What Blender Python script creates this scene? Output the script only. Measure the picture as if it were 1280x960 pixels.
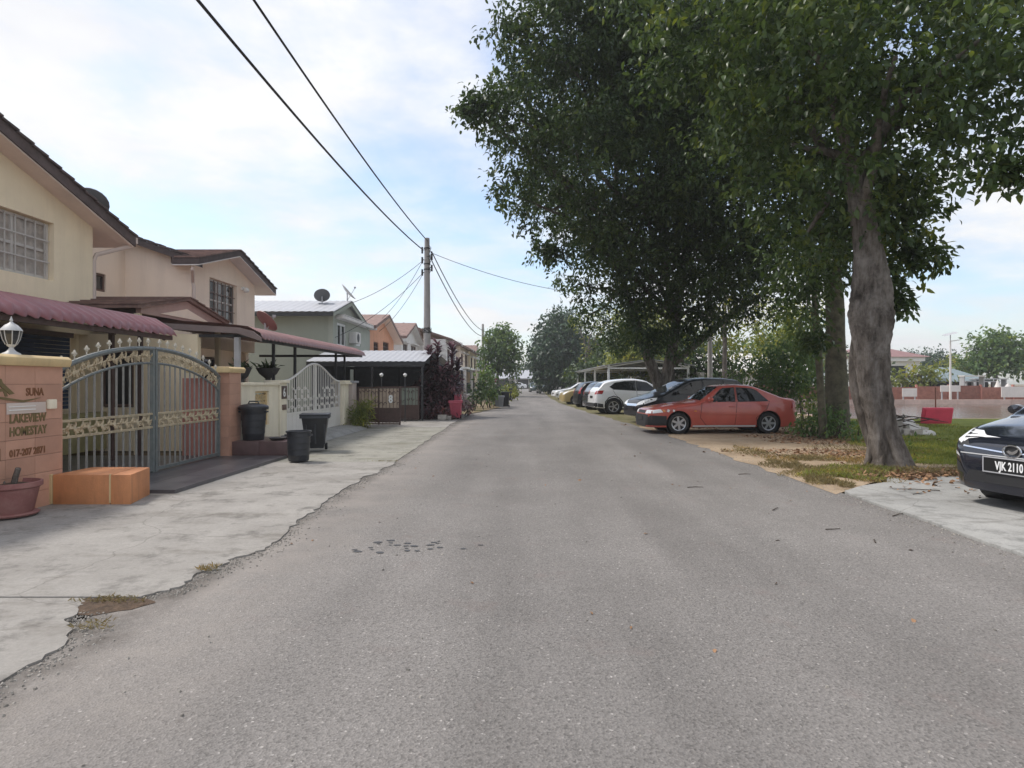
import bpy, bmesh, math, random
import numpy as np
from mathutils import Vector, Matrix
from mathutils.bvhtree import BVHTree

for o in list(bpy.data.objects):
    bpy.data.objects.remove(o)
scene = bpy.context.scene
C = scene.collection
R = math.radians
F = 780.0                       # focal length in photo pixels
H = 1.42                        # eye height

# ---------------------------------------------------------------- camera
cam_d = bpy.data.cameras.new('camera')
cam_d.sensor_width = 36.0
cam_d.lens = 36.0 * F / 1280.0
cam_d.shift_x = -15.0 / 1280.0
cam_d.shift_y = -2.0 / 1280.0
cam_d.clip_start = 0.05
cam_d.clip_end = 3000
cam = bpy.data.objects.new('camera', cam_d)
cam.location = (0, 0, H)
cam.rotation_euler = (R(90), 0, 0)
C.objects.link(cam)
scene.camera = cam

# ---------------------------------------------------------------- world and sun
SUN_EL, SUN_AZ = R(56), R(-72)      # azimuth from +Y towards +X
world = bpy.data.worlds.new('World')
scene.world = world
world.use_nodes = True
wn = world.node_tree
wn.nodes.clear()
wo = wn.nodes.new('ShaderNodeOutputWorld')
wb = wn.nodes.new('ShaderNodeBackground')
sky = wn.nodes.new('ShaderNodeTexSky')
sky.sky_type = 'NISHITA'
sky.sun_disc = False
sky.sun_elevation = SUN_EL
sky.sun_rotation = SUN_AZ
sky.air_density = 1.0
sky.dust_density = 1.2
sky.ozone_density = 1.0
wb.inputs['Strength'].default_value = 0.118
tc = wn.nodes.new('ShaderNodeTexCoord')
sep = wn.nodes.new('ShaderNodeSeparateXYZ')
wn.links.new(tc.outputs['Generated'], sep.inputs[0])
# flat cloud layer: direction divided by its height
zz = wn.nodes.new('ShaderNodeMath'); zz.operation = 'MAXIMUM'; zz.inputs[1].default_value = 0.0
wn.links.new(sep.outputs['Z'], zz.inputs[0])
za = wn.nodes.new('ShaderNodeMath'); za.operation = 'ADD'; za.inputs[1].default_value = 0.16
wn.links.new(zz.outputs[0], za.inputs[0])
dx = wn.nodes.new('ShaderNodeMath'); dx.operation = 'DIVIDE'
dy = wn.nodes.new('ShaderNodeMath'); dy.operation = 'DIVIDE'
wn.links.new(sep.outputs['X'], dx.inputs[0]); wn.links.new(za.outputs[0], dx.inputs[1])
wn.links.new(sep.outputs['Y'], dy.inputs[0]); wn.links.new(za.outputs[0], dy.inputs[1])
cmb = wn.nodes.new('ShaderNodeCombineXYZ')
wn.links.new(dx.outputs[0], cmb.inputs[0]); wn.links.new(dy.outputs[0], cmb.inputs[1])
cmb.inputs[2].default_value = 3.7
def wnoise(scale, detail, rough, dist):
    n = wn.nodes.new('ShaderNodeTexNoise')
    n.inputs['Scale'].default_value = scale; n.inputs['Detail'].default_value = detail
    n.inputs['Roughness'].default_value = rough; n.inputs['Distortion'].default_value = dist
    wn.links.new(cmb.outputs[0], n.inputs['Vector'])
    return n
n1 = wnoise(0.62, 9, 0.56, 0.35)
n2 = wnoise(2.3, 7, 0.6, 0.2)
rp = wn.nodes.new('ShaderNodeValToRGB')
rp.color_ramp.elements[0].position = 0.38; rp.color_ramp.elements[0].color = (0.06, 0.06, 0.06, 1)
rp.color_ramp.elements[1].position = 0.58; rp.color_ramp.elements[1].color = (0.97, 0.97, 0.97, 1)
ms_ = wn.nodes.new('ShaderNodeMath'); ms_.operation = 'MULTIPLY_ADD'; ms_.inputs[1].default_value = 0.42
wn.links.new(n2.outputs['Fac'], ms_.inputs[0])
ad_ = wn.nodes.new('ShaderNodeMath'); ad_.operation = 'SUBTRACT'; ad_.inputs[1].default_value = 0.21
wn.links.new(n1.outputs['Fac'], ms_.inputs[2]); wn.links.new(ms_.outputs[0], ad_.inputs[0])
wn.links.new(ad_.outputs[0], rp.inputs[0])
rp2 = wn.nodes.new('ShaderNodeValToRGB')
rp2.color_ramp.elements[0].position = 0.35; rp2.color_ramp.elements[0].color = (0.86, 0.865, 0.90, 1)
rp2.color_ramp.elements[1].position = 0.68; rp2.color_ramp.elements[1].color = (1.0, 0.995, 0.99, 1)
wn.links.new(n2.outputs['Fac'], rp2.inputs[0])
cs = wn.nodes.new('ShaderNodeVectorMath'); cs.operation = 'SCALE'; cs.inputs['Scale'].default_value = 4.75
wn.links.new(rp2.outputs[0], cs.inputs[0])
mx = wn.nodes.new('ShaderNodeMix'); mx.data_type = 'RGBA'
wn.links.new(rp.outputs[0], mx.inputs[0])
wn.links.new(sky.outputs[0], mx.inputs[6])
wn.links.new(cs.outputs[0], mx.inputs[7])
wn.links.new(mx.outputs[2], wb.inputs['Color'])
wn.links.new(wb.outputs[0], wo.inputs[0])

sun_d = bpy.data.lights.new('sun', 'SUN')
sun_d.energy = 1.7
sun_d.angle = R(12)
sun_d.color = (1.0, 0.95, 0.88)
sun = bpy.data.objects.new('sun', sun_d)
sdir = Vector((math.sin(SUN_AZ) * math.cos(SUN_EL), math.cos(SUN_AZ) * math.cos(SUN_EL), math.sin(SUN_EL)))
sun.rotation_euler = sdir.to_track_quat('Z', 'Y').to_euler()
sun.location = (0, 0, 30)
C.objects.link(sun)

scene.view_settings.view_transform = 'Standard'
scene.view_settings.look = 'None'
scene.view_settings.exposure = 0.93
scene.view_settings.gamma = 1.0
scene.view_settings.use_curve_mapping = False
scene.render.engine = 'CYCLES'
scene.cycles.max_bounces = 6
scene.cycles.diffuse_bounces = 3
scene.cycles.glossy_bounces = 3
scene.cycles.transmission_bounces = 3
scene.cycles.transparent_max_bounces = 6
scene.cycles.sample_clamp_indirect = 6.0

# ================================================================ materials
MATS = {}
def mat(name, col, rough=0.6, metal=0.0, var=0.0, vscale=3.0, col2=None, bump=0.0, bscale=40.0, spec=0.5,
        stain=0.0, sscale=0.8, scol=(0.12, 0.10, 0.08), coat=0.0, streak=False, trans=0.0, island=0.0, each=0.0):
    if name in MATS:
        return MATS[name]
    m = bpy.data.materials.new(name); m.use_nodes = True
    nt = m.node_tree; b = nt.nodes['Principled BSDF']
    b.inputs['Roughness'].default_value = rough
    b.inputs['Metallic'].default_value = metal
    b.inputs['Specular IOR Level'].default_value = spec
    if coat: 
        b.inputs['Coat Weight'].default_value = coat; b.inputs['Coat Roughness'].default_value = 0.06
    c = (*col, 1)
    b.inputs['Base Color'].default_value = c
    t = nt.nodes.new('ShaderNodeTexCoord')
    src = None
    if var or col2:
        n = nt.nodes.new('ShaderNodeTexNoise'); n.inputs['Scale'].default_value = vscale
        n.inputs['Detail'].default_value = 6; n.inputs['Roughness'].default_value = 0.62
        nt.links.new(t.outputs['Object'], n.inputs['Vector'])
        r = nt.nodes.new('ShaderNodeValToRGB')
        r.color_ramp.elements[0].position = 0.33; r.color_ramp.elements[1].position = 0.67
        lo = col2 if col2 else tuple(x * (1 - var) for x in col)
        hi = col if col2 else tuple(min(1, x * (1 + var)) for x in col)
        r.color_ramp.elements[0].color = (*lo, 1); r.color_ramp.elements[1].color = (*hi, 1)
        nt.links.new(n.outputs['Fac'], r.inputs[0]); src = r.outputs[0]
    if stain:
        n = nt.nodes.new('ShaderNodeTexNoise'); n.inputs['Scale'].default_value = sscale
        n.inputs['Detail'].default_value = 8; n.inputs['Roughness'].default_value = 0.7
        if streak:
            mp = nt.nodes.new('ShaderNodeMapping'); mp.inputs['Scale'].default_value = (3.0, 3.0, 0.35)
            nt.links.new(t.outputs['Object'], mp.inputs[0]); nt.links.new(mp.outputs[0], n.inputs['Vector'])
        else:
            nt.links.new(t.outputs['Object'], n.inputs['Vector'])
        r = nt.nodes.new('ShaderNodeMapRange'); r.inputs[1].default_value = 0.48; r.inputs[2].default_value = 0.78
        r.inputs[3].default_value = 0; r.inputs[4].default_value = stain
        nt.links.new(n.outputs['Fac'], r.inputs[0])
        x = nt.nodes.new('ShaderNodeMix'); x.data_type = 'RGBA'
        nt.links.new(r.outputs[0], x.inputs[0])
        if src: nt.links.new(src, x.inputs[6])
        else: x.inputs[6].default_value = c
        x.inputs[7].default_value = (*scol, 1)
        src = x.outputs[2]
    if island:
        g = nt.nodes.new('ShaderNodeNewGeometry')
        h = nt.nodes.new('ShaderNodeHueSaturation')
        mr = nt.nodes.new('ShaderNodeMapRange'); mr.inputs[3].default_value = 1 - island; mr.inputs[4].default_value = 1 + island
        nt.links.new(g.outputs['Random Per Island'], mr.inputs[0])
        nt.links.new(mr.outputs[0], h.inputs['Value'])
        if src: nt.links.new(src, h.inputs['Color'])
        else: h.inputs['Color'].default_value = c
        src = h.outputs[0]
    if each:                     # every tile or board fired / weathered a little differently
        oi_ = nt.nodes.new('ShaderNodeObjectInfo'); h = nt.nodes.new('ShaderNodeHueSaturation')
        mr = nt.nodes.new('ShaderNodeMapRange'); mr.inputs[3].default_value = 1 - each; mr.inputs[4].default_value = 1 + each
        nt.links.new(oi_.outputs['Random'], mr.inputs[0]); nt.links.new(mr.outputs[0], h.inputs['Value'])
        if src: nt.links.new(src, h.inputs['Color'])
        else: h.inputs['Color'].default_value = c
        src = h.outputs[0]
    if src: nt.links.new(src, b.inputs['Base Color'])
    if bump:
        n = nt.nodes.new('ShaderNodeTexNoise'); n.inputs['Scale'].default_value = bscale; n.inputs['Detail'].default_value = 4
        nt.links.new(t.outputs['Object'], n.inputs['Vector'])
        bp = nt.nodes.new('ShaderNodeBump'); bp.inputs['Strength'].default_value = bump; bp.inputs['Distance'].default_value = 0.02
        nt.links.new(n.outputs['Fac'], bp.inputs['Height']); nt.links.new(bp.outputs[0], b.inputs['Normal'])
    MATS[name] = m
    return m

def leafmat(name, lo, hi, rough=0.42, trans=0.32):
    m = bpy.data.materials.new(name); m.use_nodes = True
    nt = m.node_tree; b = nt.nodes['Principled BSDF']; out = nt.nodes['Material Output']
    g = nt.nodes.new('ShaderNodeNewGeometry')
    r = nt.nodes.new('ShaderNodeValToRGB')
    e = r.color_ramp.elements
    e[0].position = 0.0; e[0].color = (*lo, 1); e[1].position = 0.86; e[1].color = (*hi, 1)
    k = e.new(0.985); k.color = (hi[0] * 1.5, hi[1] * 1.25, hi[2] * 0.9, 1)
    # lit and dark foliage clumps put into the leaf colour: the leaf's own random tone shifted by a broad noise through the crown
    t = nt.nodes.new('ShaderNodeTexCoord'); nz = nt.nodes.new('ShaderNodeTexNoise'); nz.inputs['Scale'].default_value = 1.1; nz.inputs['Detail'].default_value = 3
    nt.links.new(t.outputs['Object'], nz.inputs['Vector'])
    k1 = nt.nodes.new('ShaderNodeMapRange'); k1.inputs[1].default_value = 0.34; k1.inputs[2].default_value = 0.66; k1.inputs[3].default_value = -0.42; k1.inputs[4].default_value = 0.42
    nt.links.new(nz.outputs['Fac'], k1.inputs[0])
    k2 = nt.nodes.new('ShaderNodeMath'); k2.operation = 'MULTIPLY_ADD'; k2.inputs[1].default_value = 0.72; k2.use_clamp = True
    nt.links.new(g.outputs['Random Per Island'], k2.inputs[0])
    k3 = nt.nodes.new('ShaderNodeMath'); k3.operation = 'ADD'; k3.inputs[1].default_value = 0.14
    nt.links.new(k1.outputs[0], k3.inputs[0]); nt.links.new(k3.outputs[0], k2.inputs[2])
    nt.links.new(k2.outputs[0], r.inputs[0])
    nt.links.new(r.outputs[0], b.inputs['Base Color'])
    b.inputs['Roughness'].default_value = rough
    b.inputs['Specular IOR Level'].default_value = 0.4
    tr = nt.nodes.new('ShaderNodeBsdfTranslucent')
    hs = nt.nodes.new('ShaderNodeHueSaturation'); hs.inputs['Hue'].default_value = 0.475
    hs.inputs['Saturation'].default_value = 1.15; hs.inputs['Value'].default_value = 1.5
    nt.links.new(r.outputs[0], hs.inputs['Color']); nt.links.new(hs.outputs[0], tr.inputs['Color'])
    ms = nt.nodes.new('ShaderNodeMixShader'); ms.inputs[0].default_value = trans
    nt.links.new(b.outputs[0], ms.inputs[1]); nt.links.new(tr.outputs[0], ms.inputs[2])
    nt.links.new(ms.outputs[0], out.inputs['Surface'])
    MATS[name] = m
    return m

# ================================================================ mesh helpers
def wloc(o):
    v = Vector((0, 0, 0))
    while o is not None:
        v += o.location; o = o.parent
    return v

class MB:
    """collects shapes; build() links them as one mesh object"""
    def __init__(s): s.v = []; s.f = []
    def add(s, vs, fs):
        n = len(s.v); s.v.extend([tuple(q) for q in vs]); s.f.extend([tuple(i + n for i in f) for f in fs]); return s
    def box(s, x0, x1, y0, y1, z0, z1):
        vs = [(x0,y0,z0),(x1,y0,z0),(x1,y1,z0),(x0,y1,z0),(x0,y0,z1),(x1,y0,z1),(x1,y1,z1),(x0,y1,z1)]
        return s.add(vs, [(0,3,2,1),(4,5,6,7),(0,1,5,4),(1,2,6,5),(2,3,7,6),(3,0,4,7)])
    def obox(s, c, ax, ay, az):
        """oriented box, half axes"""
        c = Vector(c); ax = Vector(ax); ay = Vector(ay); az = Vector(az)
        vs = [c + sx*ax + sy*ay + sz*az for sz in (-1,1) for sx, sy in ((-1,-1),(1,-1),(1,1),(-1,1))]
        return s.add(vs, [(0,3,2,1),(4,5,6,7),(0,1,5,4),(1,2,6,5),(2,3,7,6),(3,0,4,7)])
    def prism(s, poly, axis, a, b):
        """poly: list of 2D points, extruded along axis from a to b. axis x:(y,z) y:(x,z) z:(x,y)"""
        def P(p, t):
            return {'x': (t, p[0], p[1]), 'y': (p[0], t, p[1]), 'z': (p[0], p[1], t)}[axis]
        n = len(poly)
        vs = [P(p, a) for p in poly] + [P(p, b) for p in poly]
        fs = [tuple(range(n))[::-1], tuple(range(n, 2*n))] + [(i, (i+1) % n, n + (i+1) % n, n + i) for i in range(n)]
        return s.add(vs, fs)
    def tube(s, pts, rad, n=8, cap=True):
        pts = [Vector(p) for p in pts]
        if not hasattr(rad, '__len__'): rad = [rad] * len(pts)
        base = len(s.v); up = None
        for i, p in enumerate(pts):
            d = (pts[min(i+1, len(pts)-1)] - pts[max(i-1, 0)])
            if d.length < 1e-9: d = Vector((0,0,1))
            d.normalize()
            if up is None:
                a = Vector((0,0,1)) if abs(d.z) < 0.9 else Vector((1,0,0))
                u = d.cross(a).normalized()
            else:
                u = (up - d * up.dot(d))
                u = u.normalized() if u.length > 1e-6 else d.orthogonal().normalized()
            up = u; w = d.cross(u)
            for k in range(n):
                t = 2*math.pi*k/n
                s.v.append(tuple(p + rad[i]*(math.cos(t)*u + math.sin(t)*w)))
        for i in range(len(pts)-1):
            for k in range(n):
                a = base + i*n + k; b2 = base + i*n + (k+1) % n
                s.f.append((a, b2, b2+n, a+n))
        if cap:
            s.f.append(tuple(base + k for k in range(n))[::-1])
            e = base + (len(pts)-1)*n
            s.f.append(tuple(e + k for k in range(n)))
        return s
    def lathe(s, c, prof, n=20, axis='z', sx=1, sy=1, cap=True):
        """prof: (r, h) list"""
        base = len(s.v); c = Vector(c)
        for r, h in prof:
            for k in range(n):
                t = 2*math.pi*k/n; a = r*math.cos(t)*sx; b = r*math.sin(t)*sy
                s.v.append(tuple(c + (Vector((a, b, h)) if axis == 'z' else Vector((a, h, b)) if axis == 'y' else Vector((h, a, b)))))
        for i in range(len(prof)-1):
            for k in range(n):
                a = base + i*n + k; b = base + i*n + (k+1) % n
                s.f.append((a, b, b+n, a+n))
        if cap:
            s.f.append(tuple(base+k for k in range(n))[::-1])
            e = base + (len(prof)-1)*n
            s.f.append(tuple(e+k for k in range(n)))
        return s
    def build(s, name, m, parent=None, smooth=False, bevel=0.0, ang=35):
        if parent is not None:
            w = wloc(parent); vs = [(x-w.x, y-w.y, z-w.z) for x, y, z in s.v]
        else: vs = s.v
        me = bpy.data.meshes.new(name); me.from_pydata(vs, [], s.f)
        if bevel or True:
            bm = bmesh.new(); bm.from_mesh(me)
            bmesh.ops.recalc_face_normals(bm, faces=bm.faces)
            if bevel:
                ed = [e for e in bm.edges if e.is_manifold and e.calc_face_angle(0) > R(25)]
                bmesh.ops.bevel(bm, geom=ed, offset=bevel, segments=2, profile=0.6, affect='EDGES')
            bm.to_mesh(me); bm.free()
        return link(name, me, m, parent, smooth or bool(bevel), ang)

def link(name, me, m, parent=None, smooth=False, ang=35):
    me.materials.clear()
    me.materials.append(MATS[m] if isinstance(m, str) else m)
    if smooth:
        me.polygons.foreach_set('use_smooth', [True]*len(me.polygons))
        me.set_sharp_from_angle(angle=R(ang))
    o = bpy.data.objects.new(name, me); C.objects.link(o)
    if parent is not None: o.parent = parent
    return o

def tag(o, label=None, cat=None, group=None, kind=None):
    if label: o['label'] = label
    if cat: o['category'] = cat
    if group: o['group'] = group
    if kind: o['kind'] = kind
    return o
def thing(name, label, cat, loc=(0,0,0), group=None):
    o = bpy.data.objects.new(name, None); o.empty_display_size = 0.2
    C.objects.link(o); o.location = loc
    return tag(o, label, cat, group)
def copy_tree(o, parent=None):
    c = o.copy(); C.objects.link(c); c.parent = parent
    for ch in list(o.children): copy_tree(ch, c)
    return c
def share(o, n_parent, loc):
    """copy of a single part with shared mesh"""
    c = o.copy(); C.objects.link(c); c.parent = n_parent; c.location = loc
    return c
def text_mesh(name, s, size, m, parent, origin, right, up, depth=0.006, align='LEFT', bold=0.0, sx=1.0):
    """writing: mesh from the built-in font, laid in the plane (right, up) at origin (world)"""
    cu = bpy.data.curves.new(name, 'FONT'); cu.body = s; cu.size = size; cu.extrude = depth; cu.align_x = align
    cu.offset = bold; cu.resolution_u = 3
    tmp = bpy.data.objects.new('tmp', cu); C.objects.link(tmp)
    dg = bpy.context.evaluated_depsgraph_get(); dg.update()
    me = bpy.data.meshes.new_from_object(tmp.evaluated_get(dg))
    bpy.data.objects.remove(tmp); bpy.data.curves.remove(cu)
    r = Vector(right).normalized(); u = Vector(up).normalized(); n = r.cross(u)
    M = Matrix((( r.x*sx, u.x, n.x, origin[0]), (r.y*sx, u.y, n.y, origin[1]), (r.z*sx, u.z, n.z, origin[2]), (0,0,0,1)))
    me.transform(M)
    w = wloc(parent); me.transform(Matrix.Translation(-w))
    return link(name, me, m, parent)

# ---------------------------------------------------------------- leaves
def leaf_object(name, pos, dirs, nrm, size, m, parent, shape='leaf', aspect=0.45, droop=0.25):
    """pos (N,3) dirs (N,3) leaf axis, nrm (N,3) leaf face; one mesh of N leaf blades"""
    N = len(pos)
    d = dirs / (np.linalg.norm(dirs, axis=1, keepdims=True) + 1e-9)
    s = np.cross(d, nrm); s /= (np.linalg.norm(s, axis=1, keepdims=True) + 1e-9)
    n = np.cross(s, d)
    L = size.reshape(-1, 1); Wd = L * aspect * 0.5
    if shape == 'leaf':      # 6 verts: base, two mid-left/right, tip, with folded sides and a drooping tip
        V = np.stack([pos, pos + d*L*0.38 + s*Wd + n*L*0.06, pos + d*L*0.38 - s*Wd + n*L*0.06,
                      pos + d*L*0.42 , pos + d*L*0.74 + s*Wd*0.72 - n*L*droop*0.28, pos + d*L*0.74 - s*Wd*0.72 - n*L*droop*0.28,
                      pos + d*L - n*L*droop], axis=1)
        F_ = np.array([[0,3,1],[0,2,3],[3,4,1],[3,2,5],[3,6,4],[3,5,6]])
    elif shape == 'blade':
        V = np.stack([pos + s*Wd*0.5, pos - s*Wd*0.5, pos + d*L*0.55 + s*Wd, pos + d*L*0.55 - s*Wd, pos + d*L - n*L*droop], axis=1)
        F_ = np.array([[0,1,3],[0,3,2],[2,3,4]])
    else:
        V = np.stack([pos, pos + d*L*0.5 + s*Wd, pos + d*L*0.5 - s*Wd, pos + d*L - n*L*droop], axis=1)
        F_ = np.array([[0,2,1],[1,2,3]])
    k = V.shape[1]
    V = V.reshape(-1, 3)
    w = wloc(parent) if parent is not None else Vector((0,0,0))
    V = V - np.array([w.x, w.y, w.z])
    Fi = (F_[None, :, :] + (np.arange(N)*k)[:, None, None]).reshape(-1, 3)
    me = bpy.data.meshes.new(name)
    me.vertices.add(len(V)); me.vertices.foreach_set('co', V.astype(np.float32).ravel())
    nt = len(Fi)
    me.loops.add(nt*3); me.loops.foreach_set('vertex_index', Fi.astype(np.int32).ravel())
    me.polygons.add(nt)
    me.polygons.foreach_set('loop_start', np.arange(0, nt*3, 3, dtype=np.int32))
    me.update(calc_edges=True)
    return link(name, me, m, parent)

rng = np.random.default_rng(7)
random.seed(7)
def unit(v): return v / (np.linalg.norm(v, axis=-1, keepdims=True) + 1e-9)
def clumps(blobs, n=9, rs=0.44, core=0.42, seed=5):
    """break each big blob into a thin core and rounded clumps of foliage around it"""
    r_ = random.Random(seed); out = []
    for b in blobs:
        w = b[6] if len(b) > 6 else 1.0
        out.append((b[0], b[1], b[2], b[3]*.80, b[4]*.80, b[5]*.80, w*core))
        for k in range(n):
            z = 1 - 2*(k+.5)/n; a = k*2.399 + r_.random()*1.2; q = math.sqrt(max(0, 1-z*z)); s = rs*r_.uniform(.75, 1.25)
            out.append((b[0]+b[3]*.74*q*math.cos(a), b[1]+b[4]*.74*q*math.sin(a), b[2]+b[5]*.74*z, b[3]*s, b[4]*s, b[5]*s*.8, w*1.15))
    return out
def crown_points(blobs, density, per=7, spread=0.22, shell=0.45):
    """blobs: (cx,cy,cz, rx,ry,rz[,weight]); leaves gathered in twig clusters through the blob's volume"""
    P, D = [], []
    for b in blobs:
        c = np.array(b[:3]); r = np.array(b[3:6]); wgt = b[6] if len(b) > 6 else 1.0
        vol = 4.19*r[0]*r[1]*r[2]
        n = max(4, int(density*wgt*vol**0.8))
        u = unit(rng.normal(size=(n, 3)))
        rad = rng.random(n)**shell
        # lumpy radius so that the outline is uneven
        ph = rng.random(3)*6.28
        lump = 1 + 0.16*np.sin(u[:,0]*4.1+ph[0]) + 0.14*np.sin(u[:,1]*5.3+ph[1]) + 0.12*np.sin(u[:,2]*6.1+ph[2])
        tw = c + u*r*np.minimum(rad*lump, 1.08)[:, None]
        out = unit(u*np.array([1,1,0.6]) + rng.normal(size=(n,3))*0.5)
        tp = np.repeat(tw, per, axis=0); to = np.repeat(out, per, axis=0)
        al = rng.random((n*per, 1))
        pos = tp + to*(al-0.5)*spread*2.2 + np.clip(rng.normal(size=(n*per, 3)), -1.6, 1.6)*spread*0.5
        dr = unit(to*0.7 + rng.normal(size=(n*per, 3))*0.75 + np.array([0,0,-0.35]))
        P.append(pos); D.append(dr)
    P = np.concatenate(P); D = np.concatenate(D)
    Nn = unit(rng.normal(size=P.shape)*0.55 + np.array([0,0,1.0]))
    return P, D, Nn
def limb_path(a, b, sag=0.0, n=6, wob=0.06):
    a = Vector(a); b = Vector(b); L = (b-a).length
    out = []
    for i in range(n+1):
        t = i/n
        p = a.lerp(b, t) + Vector((0,0,1))*sag*L*math.sin(math.pi*t)
        if 0 < i < n: p += Vector((random.uniform(-1,1), random.uniform(-1,1), random.uniform(-1,1)))*wob*L
        out.append(p)
    return out
def knotted_tube(mb, pts, rad, n=14, amp=0.10, seed=1, sub=5):
    """trunk: resampled tube with ridges"""
    pts = [Vector(p) for p in pts]
    P2, R2 = [], []
    for i in range(len(pts)-1):
        for k in range(sub):
            t = k/sub
            P2.append(pts[i].lerp(pts[i+1], t)); R2.append(rad[i]*(1-t)+rad[i+1]*t)
    P2.append(pts[-1]); R2.append(rad[-1])
    for _ in range(2):
        P3 = [P2[0]] + [(P2[i-1]+P2[i]*2+P2[i+1])/4 for i in range(1, len(P2)-1)] + [P2[-1]]; P2 = P3
    b = len(mb.v); mb.tube(P2, R2, n=n)
    rr = random.Random(seed); ph = [rr.random()*6.28 for _ in range(6)]
    for i, p in enumerate(P2):
        for k in range(n):
            v = Vector(mb.v[b+i*n+k]); t = 2*math.pi*k/n
            f = 1 + amp*(math.sin(3*t+ph[0]+p.z*0.6)*0.6 + math.sin(5*t+ph[1]-p.z*1.3)*0.4 + math.sin(2*t+ph[2]+p.z*3.1)*0.35)
            f += rr.uniform(-1,1)*amp*0.35
            mb.v[b+i*n+k] = tuple(p + (v-p)*f)
    return mb
# ================================================================ palette
mat('cream', (0.90, 0.775, 0.57), 0.85, var=0.05, vscale=1.2, stain=0.3, sscale=0.9, scol=(0.52,0.42,0.3), streak=True, bump=0.15, bscale=60)
mat('pinkcream', (0.90, 0.755, 0.625), 0.85, var=0.05, vscale=1.0, stain=0.3, sscale=0.8, scol=(0.54,0.43,0.35), streak=True, bump=0.15, bscale=60)
mat('soffit', (0.76, 0.645, 0.575), 0.8, var=0.05, stain=0.2, scol=(0.3,0.22,0.19))
mat('soffit_white', (0.72, 0.68, 0.66), 0.8, var=0.05)
mat('tile_dark', (0.085, 0.062, 0.060), 0.75, each=0.2, var=0.3, vscale=4, bump=0.3, bscale=25)
mat('tile_brown', (0.20, 0.125, 0.105), 0.75, each=0.15, var=0.25, vscale=4, stain=0.4, scol=(0.06,0.05,0.05), bump=0.3, bscale=25)
mat('maroon', (0.235, 0.085, 0.090), 0.45, each=0.08, var=0.12, vscale=2.5, stain=0.35, sscale=1.4, scol=(0.30,0.20,0.19))
mat('maroon2', (0.25, 0.125, 0.115), 0.5, var=0.12, vscale=2.5, stain=0.35, sscale=1.4, scol=(0.32,0.23,0.2))
mat('orange_tile', (0.53, 0.295, 0.21), 0.5, each=0.09, var=0.12, vscale=2.2, stain=0.15, scol=(0.3,0.16,0.1))
mat('orange_box', (0.58, 0.245, 0.105), 0.6, var=0.12, vscale=4, stain=0.7, sscale=2.5, scol=(0.30,0.13,0.06), streak=True, bump=0.2, bscale=50)
mat('pink_render', (0.50, 0.21, 0.17), 0.8, var=0.1, stain=0.3, scol=(0.25,0.12,0.1))
mat('grout', (0.33, 0.20, 0.15), 0.9)
mat('coping', (0.66, 0.50, 0.27), 0.7, var=0.1, stain=0.4, sscale=2, scol=(0.25,0.18,0.1), streak=True)
mat('gate_blue', (0.18, 0.20, 0.20), 0.5, metal=0.2, var=0.15, vscale=12, stain=0.3, sscale=6, scol=(0.25,0.2,0.14))
mat('gate_gold', (0.46, 0.38, 0.26), 0.5, metal=0.2, var=0.2, vscale=14)
mat('gate_rod', (0.27, 0.265, 0.25), 0.5, metal=0.1, var=0.15, vscale=12)
mat('white_iron', (0.80, 0.77, 0.73), 0.45, var=0.04, stain=0.2, sscale=2, scol=(0.45,0.36,0.27), streak=True)
mat('iron_brown', (0.085, 0.05, 0.042), 0.5, var=0.2, vscale=10)
mat('iron_dark', (0.035, 0.035, 0.038), 0.5)
mat('steel_grey', (0.42, 0.42, 0.44), 0.5, var=0.08)
mat('white', (0.82, 0.82, 0.80), 0.6, var=0.03)
mat('offwhite', (0.72, 0.69, 0.66), 0.8, var=0.05, stain=0.25, scol=(0.4,0.36,0.33), streak=True)
mat('cream_wall', (0.87, 0.79, 0.63), 0.85, var=0.05, stain=0.3, sscale=1.6, scol=(0.4,0.33,0.24), streak=True, bump=0.15, bscale=50)
mat('brown_tile', (0.115, 0.068, 0.066), 0.4, each=0.15, var=0.2, vscale=5)
mat('pave_tile', (0.085, 0.080, 0.088), 0.32, each=0.12, var=0.2, vscale=3, stain=0.3, scol=(0.2,0.19,0.19))
mat('green_house', (0.37, 0.395, 0.335), 0.85, var=0.06, vscale=0.8, stain=0.25, sscale=0.5, scol=(0.14,0.15,0.12), streak=True)
mat('green_light', (0.42, 0.44, 0.38), 0.85, var=0.06, vscale=0.8, stain=0.2, scol=(0.2,0.2,0.16), streak=True)
mat('metal_roof', (0.40, 0.41, 0.44), 0.6, metal=0.1, var=0.06, stain=0.3, sscale=0.7, scol=(0.36,0.34,0.33))
mat('orange_house', (0.72, 0.36, 0.22), 0.85, var=0.06, stain=0.2, scol=(0.36,0.16,0.1), streak=True)
mat('glass_dark', (0.025, 0.028, 0.032), 0.06, spec=0.7)
mat('glass_curtain', (0.42, 0.37, 0.33), 0.35, var=0.25, vscale=7)
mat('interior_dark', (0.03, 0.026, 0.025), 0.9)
mat('navy_cloth', (0.03, 0.045, 0.085), 0.8, var=0.3, vscale=4)
mat('frame_grey', (0.55, 0.52, 0.49), 0.5)
mat('frame_brown', (0.16, 0.10, 0.08), 0.6)
mat('pipe', (0.62, 0.52, 0.47), 0.6)
mat('dish', (0.11, 0.115, 0.12), 0.5)
mat('dish_light', (0.50, 0.50, 0.50), 0.5)
mat('bin_black', (0.022, 0.024, 0.03), 0.42, var=0.25, vscale=6, stain=0.3, sscale=5, scol=(0.08,0.08,0.085))
mat('bin_pink', (0.50, 0.085, 0.13), 0.5, var=0.1)
mat('bin_grey', (0.30, 0.31, 0.33), 0.5, var=0.1)
mat('pot_red', (0.27, 0.115, 0.105), 0.75, var=0.15, stain=0.4, sscale=3, scol=(0.4,0.3,0.26), bump=0.2, bscale=40)
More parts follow.
